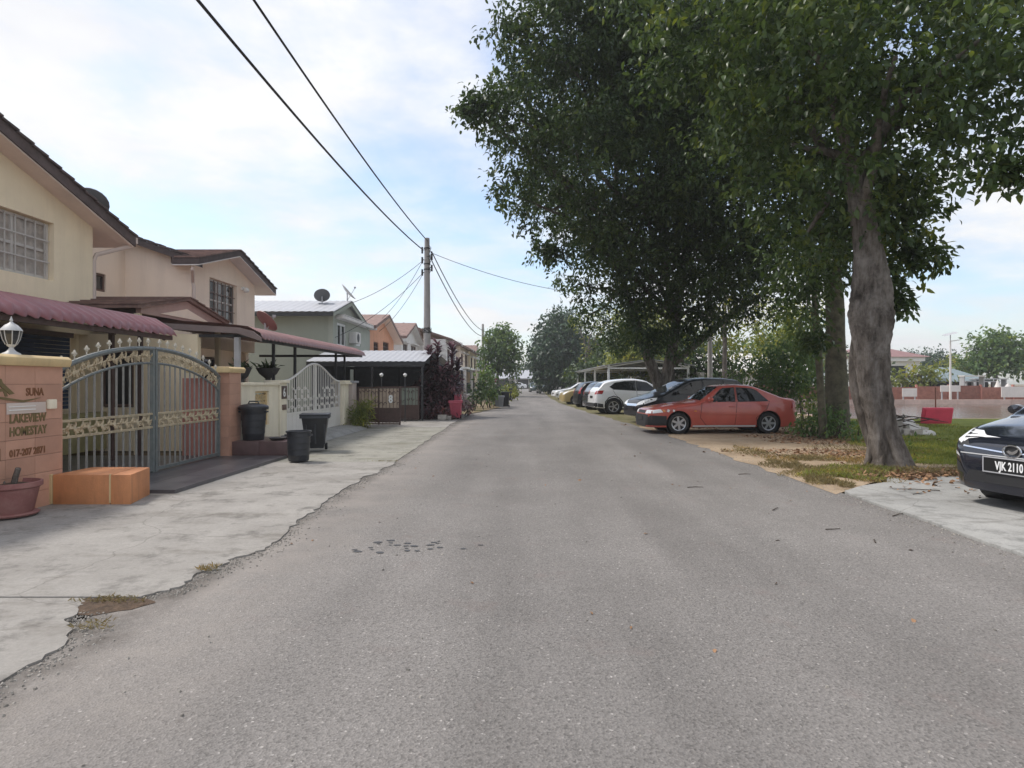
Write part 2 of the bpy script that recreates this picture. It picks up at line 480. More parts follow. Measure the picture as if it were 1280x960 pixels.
mat('pot_dark', (0.06, 0.055, 0.055), 0.6, var=0.2)
mat('soil', (0.085, 0.055, 0.035), 0.95, var=0.4, vscale=18, bump=0.6, bscale=60)
mat('pole_concrete', (0.37, 0.345, 0.33), 0.9, var=0.1, vscale=4, stain=0.3, scol=(0.18,0.17,0.16), streak=True)
mat('cable', (0.018, 0.018, 0.02), 0.6)
mat('bark_plain', (0.135, 0.108, 0.088), 0.92)
mat('bark_mossy', (0.13, 0.115, 0.075), 0.92, col2=(0.05,0.045,0.03), vscale=6.0, bump=0.9, bscale=24)
mat('twig', (0.06, 0.045, 0.035), 0.9)
mat('plate_black', (0.012, 0.012, 0.013), 0.35)
mat('plate_white', (0.85, 0.85, 0.85), 0.5)
mat('chrome', (0.75, 0.76, 0.78), 0.14, metal=1.0)
mat('alloy', (0.50, 0.50, 0.52), 0.32, metal=0.8)
mat('rubber', (0.022, 0.022, 0.023), 0.85, var=0.2)
mat('plastic_black', (0.022, 0.022, 0.024), 0.55)
mat('lamp_clear', (0.85, 0.86, 0.87), 0.18, spec=0.6)
mat('lamp_red', (0.35, 0.02, 0.02), 0.15, spec=0.8)
mat('lamp_orange', (0.65, 0.22, 0.03), 0.2, spec=0.8)
mat('sign_brown', (0.20, 0.085, 0.035), 0.6)
mat('sign_olive', (0.17, 0.125, 0.05), 0.55)
mat('red_board', (0.72, 0.07, 0.13), 0.5, var=0.08, stain=0.2, scol=(0.5,0.12,0.13))
mat('brick_far', (0.30, 0.135, 0.105), 0.9, each=0.2, var=0.2, vscale=4)
mat('bank_wall', (0.62, 0.46, 0.40), 0.9, each=0.08, var=0.1, stain=0.4, scol=(0.3,0.22,0.18))
mat('teal_roof', (0.20, 0.25, 0.27), 0.6, var=0.1)
mat('rubble', (0.42, 0.38, 0.34), 0.95, var=0.3, vscale=3)
mat('dead_leaf', (0.23, 0.13, 0.07), 0.85, island=0.5)
mat('dead_brush', (0.16, 0.12, 0.08), 0.9, island=0.4)
leafmat('leaf_near', (0.024, 0.050, 0.015), (0.085, 0.135, 0.040), 0.40, 0.30)
leafmat('leaf_dark', (0.018, 0.040, 0.014), (0.065, 0.110, 0.034), 0.45, 0.26)
leafmat('leaf_light', (0.085, 0.12, 0.026), (0.22, 0.255, 0.065), 0.5, 0.42)
leafmat('leaf_blue', (0.016, 0.040, 0.022), (0.045, 0.090, 0.045), 0.5, 0.22)
leafmat('leaf_fresh', (0.048, 0.10, 0.030), (0.125, 0.20, 0.065), 0.5, 0.35)
leafmat('leaf_purple', (0.045, 0.020, 0.027), (0.16, 0.075, 0.088), 0.4, 0.22)
leafmat('leaf_white', (0.10, 0.06, 0.06), (0.55, 0.45, 0.42), 0.5, 0.3)
leafmat('leaf_pink', (0.10, 0.02, 0.04), (0.45, 0.06, 0.12), 0.5, 0.3)
leafmat('grass_blade', (0.11, 0.145, 0.03), (0.25, 0.28, 0.07), 0.6, 0.35)
leafmat('grass_dry', (0.15, 0.125, 0.055), (0.26, 0.22, 0.10), 0.7, 0.3)

def surf(name, build):
    m = bpy.data.materials.new(name); m.use_nodes = True
    build(m.node_tree, m.node_tree.nodes['Principled BSDF']); MATS[name] = m; return m
def N_(nt, kind, **kw):
    n = nt.nodes.new(kind)
    for k, v in kw.items(): n.inputs[k.replace('_', ' ')].default_value = v
    return n
def noise(nt, vec, scale, detail=6, rough=0.6):
    n = N_(nt, 'ShaderNodeTexNoise', Scale=scale, Detail=detail, Roughness=rough); nt.links.new(vec, n.inputs['Vector']); return n.outputs['Fac']
def ramp(nt, fac, stops):
    r = nt.nodes.new('ShaderNodeValToRGB'); e = r.color_ramp.elements
    while len(e) < len(stops): e.new(0.5)
    for k, (p, c) in zip(e, stops):
        k.position = p; k.color = (*c, 1) if hasattr(c, '__len__') else (c, c, c, 1)
    nt.links.new(fac, r.inputs[0]); return r.outputs[0]
def mixc(nt, fac, a, b, mode='MIX'):
    x = nt.nodes.new('ShaderNodeMix'); x.data_type = 'RGBA'; x.blend_type = mode
    for s, v in ((0, fac), (6, a), (7, b)):
        if isinstance(v, (int, float)): x.inputs[s].default_value = v if s == 0 else (v, v, v, 1)
        elif isinstance(v, tuple): x.inputs[s].default_value = (*v, 1)
        else: nt.links.new(v, x.inputs[s])
    return x.outputs[2]
def bumpn(nt, b, h, strength, dist):
    k = nt.nodes.new('ShaderNodeBump'); k.inputs['Strength'].default_value = strength; k.inputs['Distance'].default_value = dist
    nt.links.new(h, k.inputs['Height']); nt.links.new(k.outputs[0], b.inputs['Normal'])

def asphalt(nt, b):
    t = nt.nodes.new('ShaderNodeTexCoord'); v = t.outputs['Object']
    mp = nt.nodes.new('ShaderNodeMapping'); mp.inputs['Scale'].default_value = (1.0, 0.12, 1)
    nt.links.new(v, mp.inputs[0])
    base = ramp(nt, noise(nt, v, 0.55, 7, 0.65), [(0.3, (0.178, 0.166, 0.157)), (0.7, (0.230, 0.216, 0.205))])
    tracks = ramp(nt, noise(nt, mp.outputs[0], 1.1, 3, 0.5), [(0.35, 0.86), (0.65, 1.10)])
    c = mixc(nt, 1.0, base, tracks, 'MULTIPLY')
    # aggregate
    vo = N_(nt, 'ShaderNodeTexVoronoi', Scale=95.0); nt.links.new(v, vo.inputs['Vector'])
    ag = ramp(nt, vo.outputs['Color'], [(0.0, 0.60), (0.45, 1.0), (0.88, 1.12), (1.0, 2.3)])
    c = mixc(nt, 1.0, c, ag, 'MULTIPLY')
    fine = ramp(nt, noise(nt, v, 60, 3, 0.7), [(0.3, 0.78), (0.7, 1.2)])
    c = mixc(nt, 1.0, c, fine, 'MULTIPLY')
    # rusty / reddish worn patches and darker blotches
    pk = ramp(nt, noise(nt, v, 1.7, 5, 0.7), [(0.58, 0.0), (0.74, 0.5)])
    c = mixc(nt, pk, c, (0.20, 0.160, 0.148))
    dk = ramp(nt, noise(nt, v, 2.6, 8, 0.75), [(0.62, 0.0), (0.74, 0.6)])
    c = mixc(nt, dk, c, (0.085, 0.08, 0.077))
    # pale dust lying along the kerbless left edge
    sp = nt.nodes.new('ShaderNodeSeparateXYZ'); nt.links.new(v, sp.inputs[0])
    mr = N_(nt, 'ShaderNodeMapRange'); mr.inputs[1].default_value = -1.2; mr.inputs[2].default_value = -2.1; mr.inputs[3].default_value = 0; mr.inputs[4].default_value = 1
    nt.links.new(sp.outputs['X'], mr.inputs[0])
    dn = ramp(nt, noise(nt, v, 1.2, 6, 0.7), [(0.30, 0.0), (0.62, 0.8)])
    du = nt.nodes.new('ShaderNodeMath'); du.operation = 'MULTIPLY'; nt.links.new(mr.outputs[0], du.inputs[0]); nt.links.new(dn, du.inputs[1])
    c = mixc(nt, du.outputs[0], c, (0.30, 0.27, 0.245))
    mr2 = N_(nt, 'ShaderNodeMapRange'); mr2.inputs[1].default_value = -2.12; mr2.inputs[2].default_value = -2.34; mr2.inputs[3].default_value = 0; mr2.inputs[4].default_value = 1
    nt.links.new(sp.outputs['X'], mr2.inputs[0])
    dn2 = ramp(nt, noise(nt, v, 1.9, 7, 0.7), [(0.38, 0.0), (0.62, 0.85)])
    du2 = nt.nodes.new('ShaderNodeMath'); du2.operation = 'MULTIPLY'; nt.links.new(mr2.outputs[0], du2.inputs[0]); nt.links.new(dn2, du2.inputs[1])
    c = mixc(nt, du2.outputs[0], c, (0.095, 0.083, 0.072))
    nt.links.new(c, b.inputs['Base Color']); b.inputs['Roughness'].default_value = 0.9; b.inputs['Specular IOR Level'].default_value = 0.25
    bumpn(nt, b, vo.outputs['Distance'], 0.55, 0.008)
surf('asphalt', asphalt)
def concrete(lo, hi, moss):
    def f(nt, b):
        t = nt.nodes.new('ShaderNodeTexCoord'); v = t.outputs['Object']
        c = ramp(nt, noise(nt, v, 0.9, 8, 0.68), [(0.3, lo), (0.68, hi)])
        st = ramp(nt, noise(nt, v, 2.2, 8, 0.75), [(0.52, 0.0), (0.66, 0.75)])
        c = mixc(nt, st, c, tuple(x*0.52 for x in lo))
        mp = nt.nodes.new('ShaderNodeMapping'); mp.inputs['Scale'].default_value = (0.8, 1.7, 1); nt.links.new(v, mp.inputs[0])
        s2 = ramp(nt, noise(nt, mp.outputs[0], 1.0, 8, 0.74), [(0.53, 0.0), (0.70, 0.75)])
        c = mixc(nt, s2, c, moss)
        fine = ramp(nt, noise(nt, v, 45, 4, 0.7), [(0.3, 0.88), (0.7, 1.1)])
        c = mixc(nt, 1.0, c, fine, 'MULTIPLY')
        vo = N_(nt, 'ShaderNodeTexVoronoi', Scale=0.55); vo.feature = 'DISTANCE_TO_EDGE'
        wv = N_(nt, 'ShaderNodeTexNoise', Scale=2.0, Detail=5.0); nt.links.new(v, wv.inputs['Vector'])
        ad = mixc(nt, 0.22, v, wv.outputs['Color']); nt.links.new(ad, vo.inputs['Vector'])
        ck = ramp(nt, vo.outputs['Distance'], [(0.0, 0.45), (0.004, 0.0)])
        c = mixc(nt, ck, c, (0.10, 0.09, 0.08))
        nt.links.new(c, b.inputs['Base Color']); b.inputs['Roughness'].default_value = 0.92; b.inputs['Specular IOR Level'].default_value = 0.2
        bumpn(nt, b, noise(nt, v, 26, 6, 0.7), 0.35, 0.012)
    return f
surf('concrete', concrete((0.245, 0.23, 0.212), (0.36, 0.342, 0.318), (0.135, 0.12, 0.10)))
surf('concrete_old', concrete((0.235, 0.225, 0.195), (0.33, 0.32, 0.28), (0.13, 0.125, 0.08)))
surf('concrete_slab', concrete((0.26, 0.258, 0.248), (0.37, 0.366, 0.352), (0.13, 0.122, 0.11)))
def dirt(nt, b):
    t = nt.nodes.new('ShaderNodeTexCoord'); v = t.outputs['Object']
    c = ramp(nt, noise(nt, v, 0.35, 8, 0.7), [(0.32, (0.15, 0.115, 0.075)), (0.66, (0.30, 0.24, 0.165))])
    g = ramp(nt, noise(nt, v, 0.6, 7, 0.65), [(0.52, 0.0), (0.66, 0.75)])
    c = mixc(nt, g, c, (0.095, 0.115, 0.035))
    fine = ramp(nt, noise(nt, v, 30, 5, 0.75), [(0.3, 0.65), (0.7, 1.3)])
    c = mixc(nt, 1.0, c, fine, 'MULTIPLY')
    nt.links.new(c, b.inputs['Base Color']); b.inputs['Roughness'].default_value = 0.97; b.inputs['Specular IOR Level'].default_value = 0.1
    bumpn(nt, b, noise(nt, v, 14, 7, 0.75), 0.7, 0.03)
surf('dirt', dirt)
def sand(nt, b):
    t = nt.nodes.new('ShaderNodeTexCoord'); v = t.outputs['Object']
    c = ramp(nt, noise(nt, v, 0.8, 8, 0.7), [(0.3, (0.29, 0.215, 0.145)), (0.68, (0.46, 0.36, 0.26))])
    s = ramp(nt, noise(nt, v, 1.5, 7, 0.72), [(0.55, 0.0), (0.7, 0.8)])
    c = mixc(nt, s, c, (0.17, 0.125, 0.075))
    fine = ramp(nt, noise(nt, v, 45, 5, 0.75), [(0.3, 0.75), (0.7, 1.22)])
    c = mixc(nt, 1.0, c, fine, 'MULTIPLY')
    nt.links.new(c, b.inputs['Base Color']); b.inputs['Roughness'].default_value = 0.97; b.inputs['Specular IOR Level'].default_value = 0.1
    bumpn(nt, b, noise(nt, v, 18, 7, 0.75), 0.7, 0.025)
surf('sand', sand)
def turf(nt, b):
    t = nt.nodes.new('ShaderNodeTexCoord'); v = t.outputs['Object']
    c = ramp(nt, noise(nt, v, 1.1, 8, 0.7), [(0.3, (0.13, 0.155, 0.035)), (0.68, (0.26, 0.29, 0.07))])
    s = ramp(nt, noise(nt, v, 0.9, 7, 0.72), [(0.58, 0.0), (0.72, 0.7)])
    c = mixc(nt, s, c, (0.24, 0.19, 0.11))
    fine = ramp(nt, noise(nt, v, 60, 4, 0.75), [(0.3, 0.6), (0.7, 1.35)])
    c = mixc(nt, 1.0, c, fine, 'MULTIPLY')
    nt.links.new(c, b.inputs['Base Color']); b.inputs['Roughness'].default_value = 0.97; b.inputs['Specular IOR Level'].default_value = 0.1
    bumpn(nt, b, noise(nt, v, 40, 5, 0.75), 0.8, 0.03)
surf('turf', turf)
def bark(hi, lo, pale):
    def f(nt, b):
        t = nt.nodes.new('ShaderNodeTexCoord'); v = t.outputs['Object']
        mp = nt.nodes.new('ShaderNodeMapping'); mp.inputs['Scale'].default_value = (1, 1, 0.22); nt.links.new(v, mp.inputs[0])
        n1_ = noise(nt, mp.outputs[0], 9.0, 8, 0.7)
        c = ramp(nt, n1_, [(0.30, lo), (0.52, hi), (0.72, pale)])
        n2_ = noise(nt, v, 1.7, 7, 0.7)
        c = mixc(nt, ramp(nt, n2_, [(0.50, 0.0), (0.70, 0.65)]), c, tuple(x*1.25 for x in pale))
        n3_ = noise(nt, v, 2.6, 6, 0.7)
        c = mixc(nt, ramp(nt, n3_, [(0.58, 0.0), (0.72, 0.8)]), c, tuple(x*.8 for x in lo))
        nt.links.new(c, b.inputs['Base Color']); b.inputs['Roughness'].default_value = 0.95; b.inputs['Specular IOR Level'].default_value = 0.15
        bumpn(nt, b, n1_, 1.0, 0.05)
    return f
surf('bark', bark((0.145, 0.124, 0.108), (0.032, 0.027, 0.023), (0.27, 0.245, 0.225)))
def water(nt, b):
    t = nt.nodes.new('ShaderNodeTexCoord'); v = t.outputs['Object']
    b.inputs['Base Color'].default_value = (0.12, 0.085, 0.06, 1); b.inputs['Roughness'].default_value = 0.08
    b.inputs['Specular IOR Level'].default_value = 0.6
    bumpn(nt, b, noise(nt, v, 2.2, 4, 0.55), 0.5, 0.08)
surf('pond_water', water)

# ================================================================ the ground
def sheet(name, polys, z, m, label=None, subdiv=0):
    me = bpy.data.meshes.new(name); vs = []; fs = []
    for p in polys:
        n = len(vs); vs += [(x, y, z) for x, y in p]; fs.append(tuple(range(n, n+len(p))))
    me.from_pydata(vs, [], fs)
    o = link(name, me, m); o['kind'] = 'structure'
    return o
PX0, PX1, PY0, PY1 = 12.5, 75.0, 24.5, 46.0
g = sheet('ground', [[(-260,-40),(PX0,-40),(PX0,650),(-260,650)], [(PX1,-40),(420,-40),(420,650),(PX1,650)],
                     [(PX0,-40),(PX1,-40),(PX1,PY0),(PX0,PY0)], [(PX0,PY1),(PX1,PY1),(PX1,650),(PX0,650)]], -0.03, 'dirt')
sheet('pond_water', [[(PX0,PY0),(PX1,PY0),(PX1,PY1),(PX0,PY1)]], -0.20, 'pond_water')
bk = MB()
bk.box(PX0-0.12, PX0, PY0-0.12, PY1+0.12, -0.8, 0.02).box(PX1, PX1+0.12, PY0-0.12, PY1+0.12, -0.8, 0.02)
bk.box(PX0, PX1, PY0-0.12, PY0, -0.8, 0.02)
o = bk.build('pond_edge', 'bank_wall'); o['kind'] = 'structure'
def jag(p0, p1, n, a, seed):
    r = random.Random(seed); out = []
    for i in range(n):
        t = i/n
        out.append((p0[0]+(p1[0]-p0[0])*t + r.uniform(-a, a), p0[1]+(p1[1]-p0[1])*t + (r.uniform(-a, a)*0.5 if i else 0)))
    return out
road_poly = [(-2.62,-20)] + [(4.12,-20)] + jag((4.12,8.1),(4.0,34),60,0.07,3) + [(4.2,60),(4.4,150),(-3.1,150),(-2.9,60),(-2.62,40)]
sheet('road', [road_poly], 0.0, 'asphalt')
# crossing street at the far end
sheet('cross_street', [[(-40,128),(40,128),(40,135.5),(-40,135.5)]], 0.004, 'asphalt')

# cast concrete slabs between the fences and the road (each slab its own piece)
apron = MB().box(-6.2,-3.2,-4.0,60.0,-0.06,-0.018).build('apron', 'concrete_old'); apron['kind'] = 'structure'
def slab(poly, z0, z1, m, name='slab'):
    return MB().prism(poly, 'z', z0, z1).build(name, m, apron)
e1 = [(-2.52,4.10),(-2.38,4.3),(-2.43,4.62),(-2.31,4.72),(-2.34,5.0),(-2.20,5.25),(-2.23,5.7),(-2.30,6.3),(-2.31,6.9),(-2.36,7.6),(-2.42,8.3),(-2.36,8.8),(-2.40,9.4),(-2.27,9.7),(-2.33,10.3),(-2.24,10.6),(-2.27,11.06)]
def fray(p, seed, a=0.03, n=6):
    r = random.Random(seed); out = []
    for q0, q1 in zip(p, p[1:]):
        for k in range(n):
            t = k/n; out.append((q0[0]+(q1[0]-q0[0])*t + (r.uniform(-a, a) if k or q0 is not p[0] else 0), q0[1]+(q1[1]-q0[1])*t))
    return out + [p[-1]]
e1 = fray(e1, 51)
slab([(-5.62,4.10)] + e1 + [(-5.62,11.06)], -0.03, 0.013, 'concrete')
e0 = [(-2.45,-3.0),(-2.46,1.0),(-2.40,2.6),(-2.45,3.0),(-2.49,3.35),(-2.62,3.6),(-2.72,3.72),(-2.78,3.95),(-2.86,4.08)]
e0 = fray(e0, 52)
slab([(-5.62,-3.0)] + e0 + [(-5.62,4.08)], -0.03, 0.012, 'concrete')
e2 = jag((-2.30,11.09),(-2.42,19.6),18,0.04,11)
slab([(-5.5,11.09)] + e2 + [(-2.42,19.6),(-5.5,19.6)], -0.03, 0.010, 'concrete_old')
e3 = jag((-2.45,19.63),(-2.5,29.0),14,0.05,12)
slab([(-5.5,19.63)] + e3 + [(-2.5,29.0),(-5.5,29.0)], -0.03, 0.012, 'concrete')
for k in range(4):
    slab([(-5.5,29.03+9*k)] + jag((-2.55,29.03+9*k),(-2.6,38+9*k),6,0.06,20+k) + [(-2.6,38+9*k),(-5.5,38+9*k)], -0.03, 0.02, 'concrete_old')
# ramp strip in front of the white gate
MB().prism([(-5.5,0.015),(-4.75,0.015),(-4.95,0.10),(-5.5,0.14)], 'y', 14.0, 19.0).build('ramp', 'concrete_slab', apron)
# dark tiled drive between the two low boxes, tile by tile
drive = MB().box(-9.0,-4.42,7.90,11.64,-0.02,0.046).build('driveway', 'pave_tile'); drive['kind'] = 'structure'
t0 = None
for i in range(7):
    for j in range(6):
        x0 = -4.42-0.6*(i+1); y0 = 7.905+0.62*j
        b_ = MB().box(x0+0.004, x0+0.596, y0+0.004, y0+0.616, 0.046, 0.058).build('tile', 'pave_tile', drive)

# the right-hand side: sandy parking verge, concrete pad, lawn by the pond
sheet('sandy_verge', [[(3.95,7.9),(5.1,9.0),(6.6,9.6),(8.6,10.4),(10.4,12.4),(10.8,16),(10.5,21.0)] + jag((10.3,21.2),(3.75,20.0),14,0.25,6) + jag((3.7,20.0),(3.85,17.5),8,0.1,7) + jag((3.85,17.5),(3.92,8.6),26,0.09,8)], 0.004, 'sand')
pad = MB().prism([(4.06,-6.0),(9.5,-6.0),(9.5,8.9)] + jag((9.4,9.35),(5.35,9.22),16,0.06,8) + [(5.35,9.22),(5.1,8.75),(4.55,8.42),(4.12,8.02)] + jag((4.07,7.7),(4.06,-5.9),24,0.035,9), 'z', -0.03, 0.03).build('concrete_pad', 'concrete_slab', bevel=0.01)
pad['kind'] = 'structure'
sheet('lawn', [jag((6.9,11.0),(9.8,9.9),8,0.15,31) + [(9.8,9.9),(20,9.6),(40,8),(40,24.3),(12.4,24.3),(9.0,19.0),(8.6,14.5)]], 0.010, 'turf')

sheet('planting_strip', [[(-2.75,27.0)] + jag((-2.3,28.5),(-1.35,34.5),12,0.08,41) + jag((-1.35,34.5),(-1.25,70),30,0.1,42) + [(-1.6,125),(-5.0,125),(-5.0,27.0)]], 0.026, 'dirt')

def verge(nt, b):
    t = nt.nodes.new('ShaderNodeTexCoord'); v = t.outputs['Object']
    c = ramp(nt, noise(nt, v, 0.7, 8, 0.7), [(0.3, (0.105, 0.105, 0.045)), (0.66, (0.20, 0.175, 0.105))])
    fine = ramp(nt, noise(nt, v, 30, 5, 0.75), [(0.3, 0.65), (0.7, 1.3)])
    c = mixc(nt, 1.0, c, fine, 'MULTIPLY')
    nt.links.new(c, b.inputs['Base Color']); b.inputs['Roughness'].default_value = 0.97; b.inputs['Specular IOR Level'].default_value = 0.1
    bumpn(nt, b, noise(nt, v, 18, 7, 0.75), 0.7, 0.03)
surf('verge', verge)
sheet('grass_verge', [[(10.5,20.5),(9.5,40),(9.8,125),(3.4,125)] + jag((2.5,70),(2.35,45),20,0.12,5) + jag((2.35,45),(3.0,30),20,0.1,6) + jag((3.0,30),(3.78,19.4),18,0.1,7) + [(3.78,19.4)]], 0.002, 'verge')
mat('canopy_fascia', (0.22, 0.17, 0.165), 0.7, var=0.1)
mat('carport_shade', (0.075, 0.08, 0.09), 0.8, var=0.3, vscale=2)  # shade of the carport interior put into the panel colour
mat('finial_pale', (0.58, 0.54, 0.46), 0.5, var=0.1)
mat('gable_brown', (0.42, 0.28, 0.25), 0.8, var=0.1)
mat('olive_wall', (0.36, 0.33, 0.17), 0.85, var=0.15, stain=0.4, sscale=1.5, scol=(0.15,0.14,0.09), streak=True)
# ================================================================ building helpers
def interp(top, a):
    for (a0, z0), (a1, z1) in zip(top, top[1:]):
        if a0 - 1e-6 <= a <= a1 + 1e-6:
            return z0 + (z1-z0)*(a-a0)/(a1-a0) if a1 > a0 else z0
    return top[0][1] if a < top[0][0] else top[-1][1]
def wall(mb, axis, pos, th, a0, a1, z0, top, openings=()):
    """wall slab with openings; axis 'x': face at X=pos looking +x, a=Y; axis 'y': face at Y=pos looking -y, a=X"""
    if not hasattr(top, '__len__'): top = [(a0, top), (a1, top)]
    cuts = sorted({a0, a1, *[a for a, z in top if a0 < a < a1], *[x for o in openings for x in o[:2] if a0 < x < a1]})
    p, q = (pos-th, pos) if axis == 'x' else (pos, pos+th)
    for s, e in zip(cuts, cuts[1:]):
        mid = (s+e)/2; segs = []
        ops = sorted([o for o in openings if o[0] <= mid <= o[1]], key=lambda o: o[2])
        lo = z0
        for o in ops:
            if o[2] > lo + 1e-4: segs.append((lo, o[2]))
            lo = o[3]
        for zl, zh in segs: mb.prism([(s,zl),(e,zl),(e,zh),(s,zh)], axis, p, q)
        mb.prism([(s,lo),(e,lo),(e,interp(top,e)),(s,interp(top,s))], axis, p, q)
    return mb
def window(parent, axis, pos, a0, a1, z0, z1, panes=2, frame='frame_grey', glass='glass_dark', grille=0, rows=1, fw=0.05, gm='frame_grey', name='window'):
    """frame with its panes (and bars); pos = plane of the glass"""
    sg = 1 if axis == 'x' else -1       # outward direction sign
    def bx(mb, s, e, zl, zh, d0, d1):
        lo, hi = sorted((pos + sg*d0, pos + sg*d1))
        return mb.box(lo, hi, s, e, zl, zh) if axis == 'x' else mb.box(s, e, lo, hi, zl, zh)
    f = MB()
    bx(f, a0, a1, z1-fw, z1, 0.002, 0.05); bx(f, a0, a1, z0, z0+fw, 0.002, 0.05)
    n = panes; w = (a1-a0-fw)/n
    for i in range(n+1): bx(f, a0+i*w, a0+i*w+fw, z0+fw, z1-fw, 0.002, 0.05)
    for r in range(1, rows): 
        z = z0 + (z1-z0)*r/rows
        for i in range(n): bx(f, a0+i*w+fw, a0+(i+1)*w, z-fw/2, z+fw/2, 0.002, 0.045)
    fo = f.build(name, frame, parent)
    for i in range(n):
        for r in range(rows):
            za = z0 + (z1-z0)*r/rows; zb = z0 + (z1-z0)*(r+1)/rows
            bx(MB(), a0+i*w+fw*0.5, a0+(i+1)*w+fw*0.5, za+0.01, zb-0.01, -0.02, 0.012).build('pane', glass, fo)
    if grille:
        for i in range(grille):
            a = a0 + (a1-a0)*(i+0.5)/grille
            bx(MB(), a-0.009, a+0.009, z0+0.02, z1-0.02, 0.062, 0.08).build('grille_bar', gm, fo)
        for z in (z0+(z1-z0)*0.3, z0+(z1-z0)*0.68):
            bx(MB(), a0+0.02, a1-0.02, z-0.012, z+0.012, 0.080, 0.092).build('grille_bar', gm, fo)
    return fo
def gable_roof(parent, xf, xb, y0, ya, y1, z0, za, z1, th=0.2, m='tile_dark', sof='soffit', wallx=None, name='roof'):
    """ridge along X from xf (street) to xb; eaves at y0 and y1"""
    r = MB()
    r.prism([(y0,z0),(ya,za),(ya,za-th),(y0,z0-th)], 'x', xb, xf)
    r.prism([(ya,za),(y1,z1),(y1,z1-th),(ya,za-th)], 'x', xb, xf)
    ro = r.build(name, m, parent)
    if sof:
        s = MB(); e = 0.004
        s.prism([(y0+.03,z0-th-e+.03*(za-z0)/(ya-y0)),(ya,za-th-e),(ya,za-th-.03),(y0+.03,z0-th-.03)], 'x', xb, xf-0.03)
        s.prism([(ya,za-th-e),(y1-.03,z1-th-e+.03*(za-z1)/(y1-ya)),(y1-.03,z1-th-.03),(ya,za-th-.03)], 'x', xb, xf-0.03)
        s.build('soffit', sof, ro)
    return ro
def verge_tiles(ro, x, ya, za, y1, z1, n, m='tile_dark'):
    """row of stepped tiles along a gable verge, each its own piece"""
    a = Vector((0, y1-ya, z1-za)); L = a.length; a.normalize(); up = Vector((0, -a.z, a.y))
    if up.z < 0: up = -up
    st = L/n; first = None
    for i in range(n):
        c = Vector((x, ya, za)) + a*(st*(i+0.5)) 
        if first is None:
            mb = MB().obox(c + up*0.012, (0.14,0,0), a*(st*0.53) , up*0.022)
            # tilt each tile so that its lower lip stands proud
            mb.v = [tuple(Vector(v) + up*(0.03 if (Vector(v)-c).dot(a) > 0 else -0.004)) for v in mb.v]
            first = mb.build('tile', m, ro, bevel=0.008)
        else: share(first, ro, a*(st*i))
def corr_sheet(parent, sec, y0, y1, pitch, amp, m, width=1.0, name='roof_sheet', step=0.0):
    """wavy sheets laid side by side along Y; sec = (x,z) from the eave up"""
    y = y0
    while y < y1 - 0.05:
        e = min(y + width, y1); n = max(2, int(round((e-y)/pitch*6)))
        mb = MB(); vs = []; fs = []
        for j in range(n+1):
            yy = y + (e-y)*j/n
            w = amp*math.cos(2*math.pi*(yy-y0)/pitch); w = w if w > -amp*0.5 else -amp*0.5
            for k, (x, z) in enumerate(sec): vs.append((x - (0.02*w/amp if k == 0 else 0), yy, z + w + (0.020 if (k % 2 and step) else 0)))
        K = len(sec)
        top = len(vs); vs += [(x0, y0_, z0-0.012) for x0, y0_, z0 in vs]
        for j in range(n):
            for k in range(K-1):
                a = j*K+k; fs.append((a, a+1, a+K+1, a+K)); fs.append((top+a, top+a+K, top+a+K+1, top+a+1))
            fs.append((j*K, (j+1)*K, top+(j+1)*K, top+j*K))
        mb.add(vs, fs)
        mb.build(name, m, parent, smooth=True, ang=50)
        y = e
def tube_part(name, pts, r, m, parent, n=8):
    return MB().tube(pts, r, n).build(name, m, parent, smooth=True)
def dish(label, loc, aim, rad, m, arm='steel_grey', group=None):
    """satellite dish with bracket"""
    t = thing('satellite_dish', label, 'satellite dish', loc, group)
    a = Vector(aim).normalized(); u = a.orthogonal().normalized(); w = a.cross(u)
    vs = []; fs = []; n = 20; rings = 4; c = Vector(loc) + Vector((0,0,0.38))
    for k in range(rings+1):
        r = rad*k/rings; h = 0.22*rad*(k/rings)**2
        for i in range(n):
            tt = 2*math.pi*i/n; vs.append(c + a*h + (u*math.cos(tt) + w*math.sin(tt))*r)
    for k in range(rings):
        for i in range(n): fs.append((k*n+i, k*n+(i+1)%n, (k+1)*n+(i+1)%n, (k+1)*n+i))
    m2 = len(vs); vs += [v - a*0.02 for v in vs]; fs += [tuple(m2+i for i in f[::-1]) for f in list(fs)]
    for i in range(n): fs.append((rings*n+i, rings*n+(i+1)%n, m2+rings*n+(i+1)%n, m2+rings*n+i))
    MB().add(vs, fs).build('reflector', m, t, smooth=True)
    MB().tube([Vector(loc) - Vector((0,0,.05)), Vector(loc)+Vector((0,0,0.3)), c - a*0.03], 0.025, 6).build('mast', arm, t)
    MB().tube([c - u*0 + Vector((0,0,-rad*0.8)), c + a*rad*1.0 + Vector((0,0,-rad*.15))], 0.012, 5).obox(c + a*rad*1.0 + Vector((0,0,-rad*.12)), (0.035,0,0), (0,0.035,0), (0,0,0.035)).build('feed_arm', arm, t)
    return t
def scroll(mb, o, ea, eb, s, r, flip=1, n=12):
    """an S-shaped iron curl in the plane (ea, eb) at o"""
    o = Vector(o); ea = Vector(ea); eb = Vector(eb)
    for sg in (1, -1):
        pts = []
        for i in range(n+1):
            t = i/n; ang = 4.6*(1-t)*flip; rad = 0.08 + 0.30*(1-t)
            cx, cy = sg*0.30, sg*0.22*flip
            p = (cx + rad*math.cos(ang + (0 if sg > 0 else math.pi) + 2.4*flip)) , (cy + rad*math.sin(ang + (0 if sg > 0 else math.pi) + 2.4*flip))
            pts.append(o + ea*p[0]*s + eb*p[1]*s)
        mb.tube(pts, [r]*len(pts), 4)
    return mb

